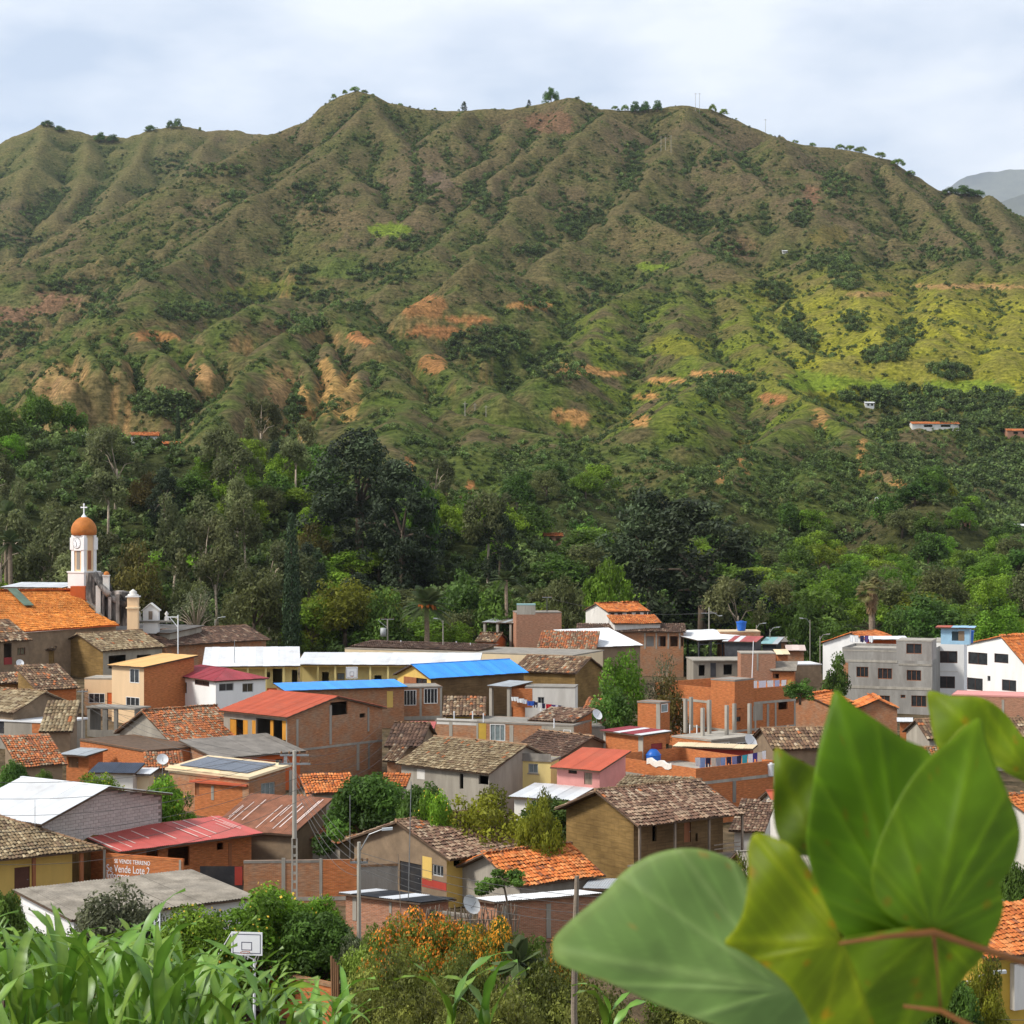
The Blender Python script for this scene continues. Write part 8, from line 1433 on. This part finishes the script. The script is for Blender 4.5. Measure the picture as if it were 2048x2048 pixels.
big_leaf('leaf', 'small dark leaf tip behind the tall leaf', bl, [(938, 232), (1000, 262), (1070, 296), (1130, 340), (1160, 500), (1120, 640), (1040, 660), (960, 600), (932, 500), (934, 360)], (1090, 620), 1.56, 'leaf_big', [(940, 235), (1130, 350)], .02, (0, 0), LB_)
big_leaf('leaf', 'tall pointed leaf rising behind the others', bl, [(1180, 2), (1150, 90), (1118, 210), (1096, 330), (1078, 460), (1062, 600), (1090, 740), (1150, 880), (1220, 990), (1340, 1030), (1480, 1000), (1540, 880), (1580, 600), (1590, 400), (1562, 256), (1450, 192), (1350, 124), (1250, 60)], (1480, 985), 1.43, 'leaf_big', [(1185, 8), (1070, 560), (1350, 130), (1100, 330), (1550, 260), (1120, 830)], .03, (.0, .0), LB_)
big_leaf('leaf', 'yellowish leaf at the top right corner', bl, [(1550, 6), (1640, 22), (1760, 30), (1850, 86), (1930, 190), (2010, 290), (2010, 420), (1930, 366), (1850, 322), (1790, 250), (1745, 130), (1680, 150), (1600, 232), (1572, 190), (1556, 100)], (1960, 350), 1.75, 'leaf_big_yellow', [(1560, 10), (1760, 40), (1600, 225)], .03, (0, 0), LB_)
big_leaf('leaf', 'dark lower leaf behind the stem', bl, [(1200, 1000), (1390, 960), (1570, 945), (1780, 985), (1770, 1060), (1700, 1140), (1650, 1200), (1620, 1275), (1540, 1318), (1440, 1380), (1340, 1380), (1290, 1240), (1235, 1090)], (1570, 965), 1.40, 'leaf_big', [(1450, 1370), (1620, 1260), (1300, 1200), (1720, 1110)], .03, (0, 0), LB_)
big_leaf('leaf', 'broad heart-shaped leaf on the right', bl, [(1752, 112), (1640, 200), (1555, 268), (1475, 365), (1400, 500), (1342, 640), (1322, 760), (1358, 865), (1450, 932), (1560, 962), (1640, 985), (1760, 1030), (1830, 945), (1852, 850), (1840, 772), (1890, 700), (1916, 600), (1908, 515), (1868, 410), (1820, 300), (1782, 200)], (1570, 965), 1.33, 'leaf_big', [(1750, 118), (1345, 700), (1905, 560), (1420, 480), (1848, 830), (1860, 420)], .04, (0, 0), LB_)
big_leaf('leaf', 'yellow-green folded leaf in the middle', bl, [(838, 600), (868, 570), (930, 588), (1005, 622), (1082, 722), (1142, 872), (1200, 1000), (1242, 1085), (1285, 1185), (1330, 1330), (1345, 1420), (1110, 1420), (1075, 1320), (1020, 1220), (960, 1150), (880, 1092), (800, 1042), (738, 1010), (782, 948), (812, 880), (832, 760), (828, 660)], (1210, 1005), 1.29, 'leaf_big_yellow', [(742, 1010), (860, 580), (1120, 1400), (1000, 640), (860, 1080), (1310, 1330)], .02, (0, 0), LB_)
st = lambda *p: [P(*q('M', a, b), y) - LB_ for a, b, y in p]
MB().tube(st((1195, 1012, 1.285), (1380, 985, 1.30), (1570, 966, 1.325), (1700, 1012, 1.33), (1850, 1060, 1.34), (2010, 1110, 1.35)), [.001, .0017, .0025, .0022, .0024, .0028], 8).build('stem', 'stem_red', bl, True)
MB().tube(st((1450, 1262, 1.36), (1600, 1280, 1.355), (1720, 1345, 1.35), (1900, 1420, 1.35)), [.0012, .0018, .0022, .0028], 8).build('stem', 'stem_red', bl, True)
MB().tube(st((1570, 966, 1.327), (1585, 1100, 1.36), (1600, 1280, 1.357)), [.0016, .0009, .0009], 6).build('petiole', 'stem_red', bl, True)
MB().tube([P(*q('M', 2010, 1110), 1.35) - LB_, P(*q('M', 2030, 1300), 1.35) - LB_, P(*q('M', 1900, 1420), 1.35) - LB_, Vector((.02, 0, 1.2)), Vector((0, 0, 0))], [.0044, .005, .006, .009, .012], 8).build('main_stem', 'stem_red', bl, True)
# ---------------------------------------------------------------- the air: thin even haze over the valley
mb = MB().box(-11000, -30, -1500, 11000, 26000, 5000); m = bpy.data.materials.new('haze_air'); m.use_nodes = True; t = m.node_tree; t.nodes.remove(t.nodes['Principled BSDF']); pv = N(t, 'VolumePrincipled'); pv.inputs['Color'].default_value = (.80, .88, 1.0, 1); pv.inputs['Density'].default_value = 2.4e-5; pv.inputs['Anisotropy'].default_value = .2
t.links.new(pv.outputs[0], t.nodes['Material Output'].inputs['Volume']); MAT['haze_air'] = m
hz = mb.build('haze', 'haze_air'); hz['kind'] = 'stuff'; hz['label'] = 'thin blue haze filling the valley air'
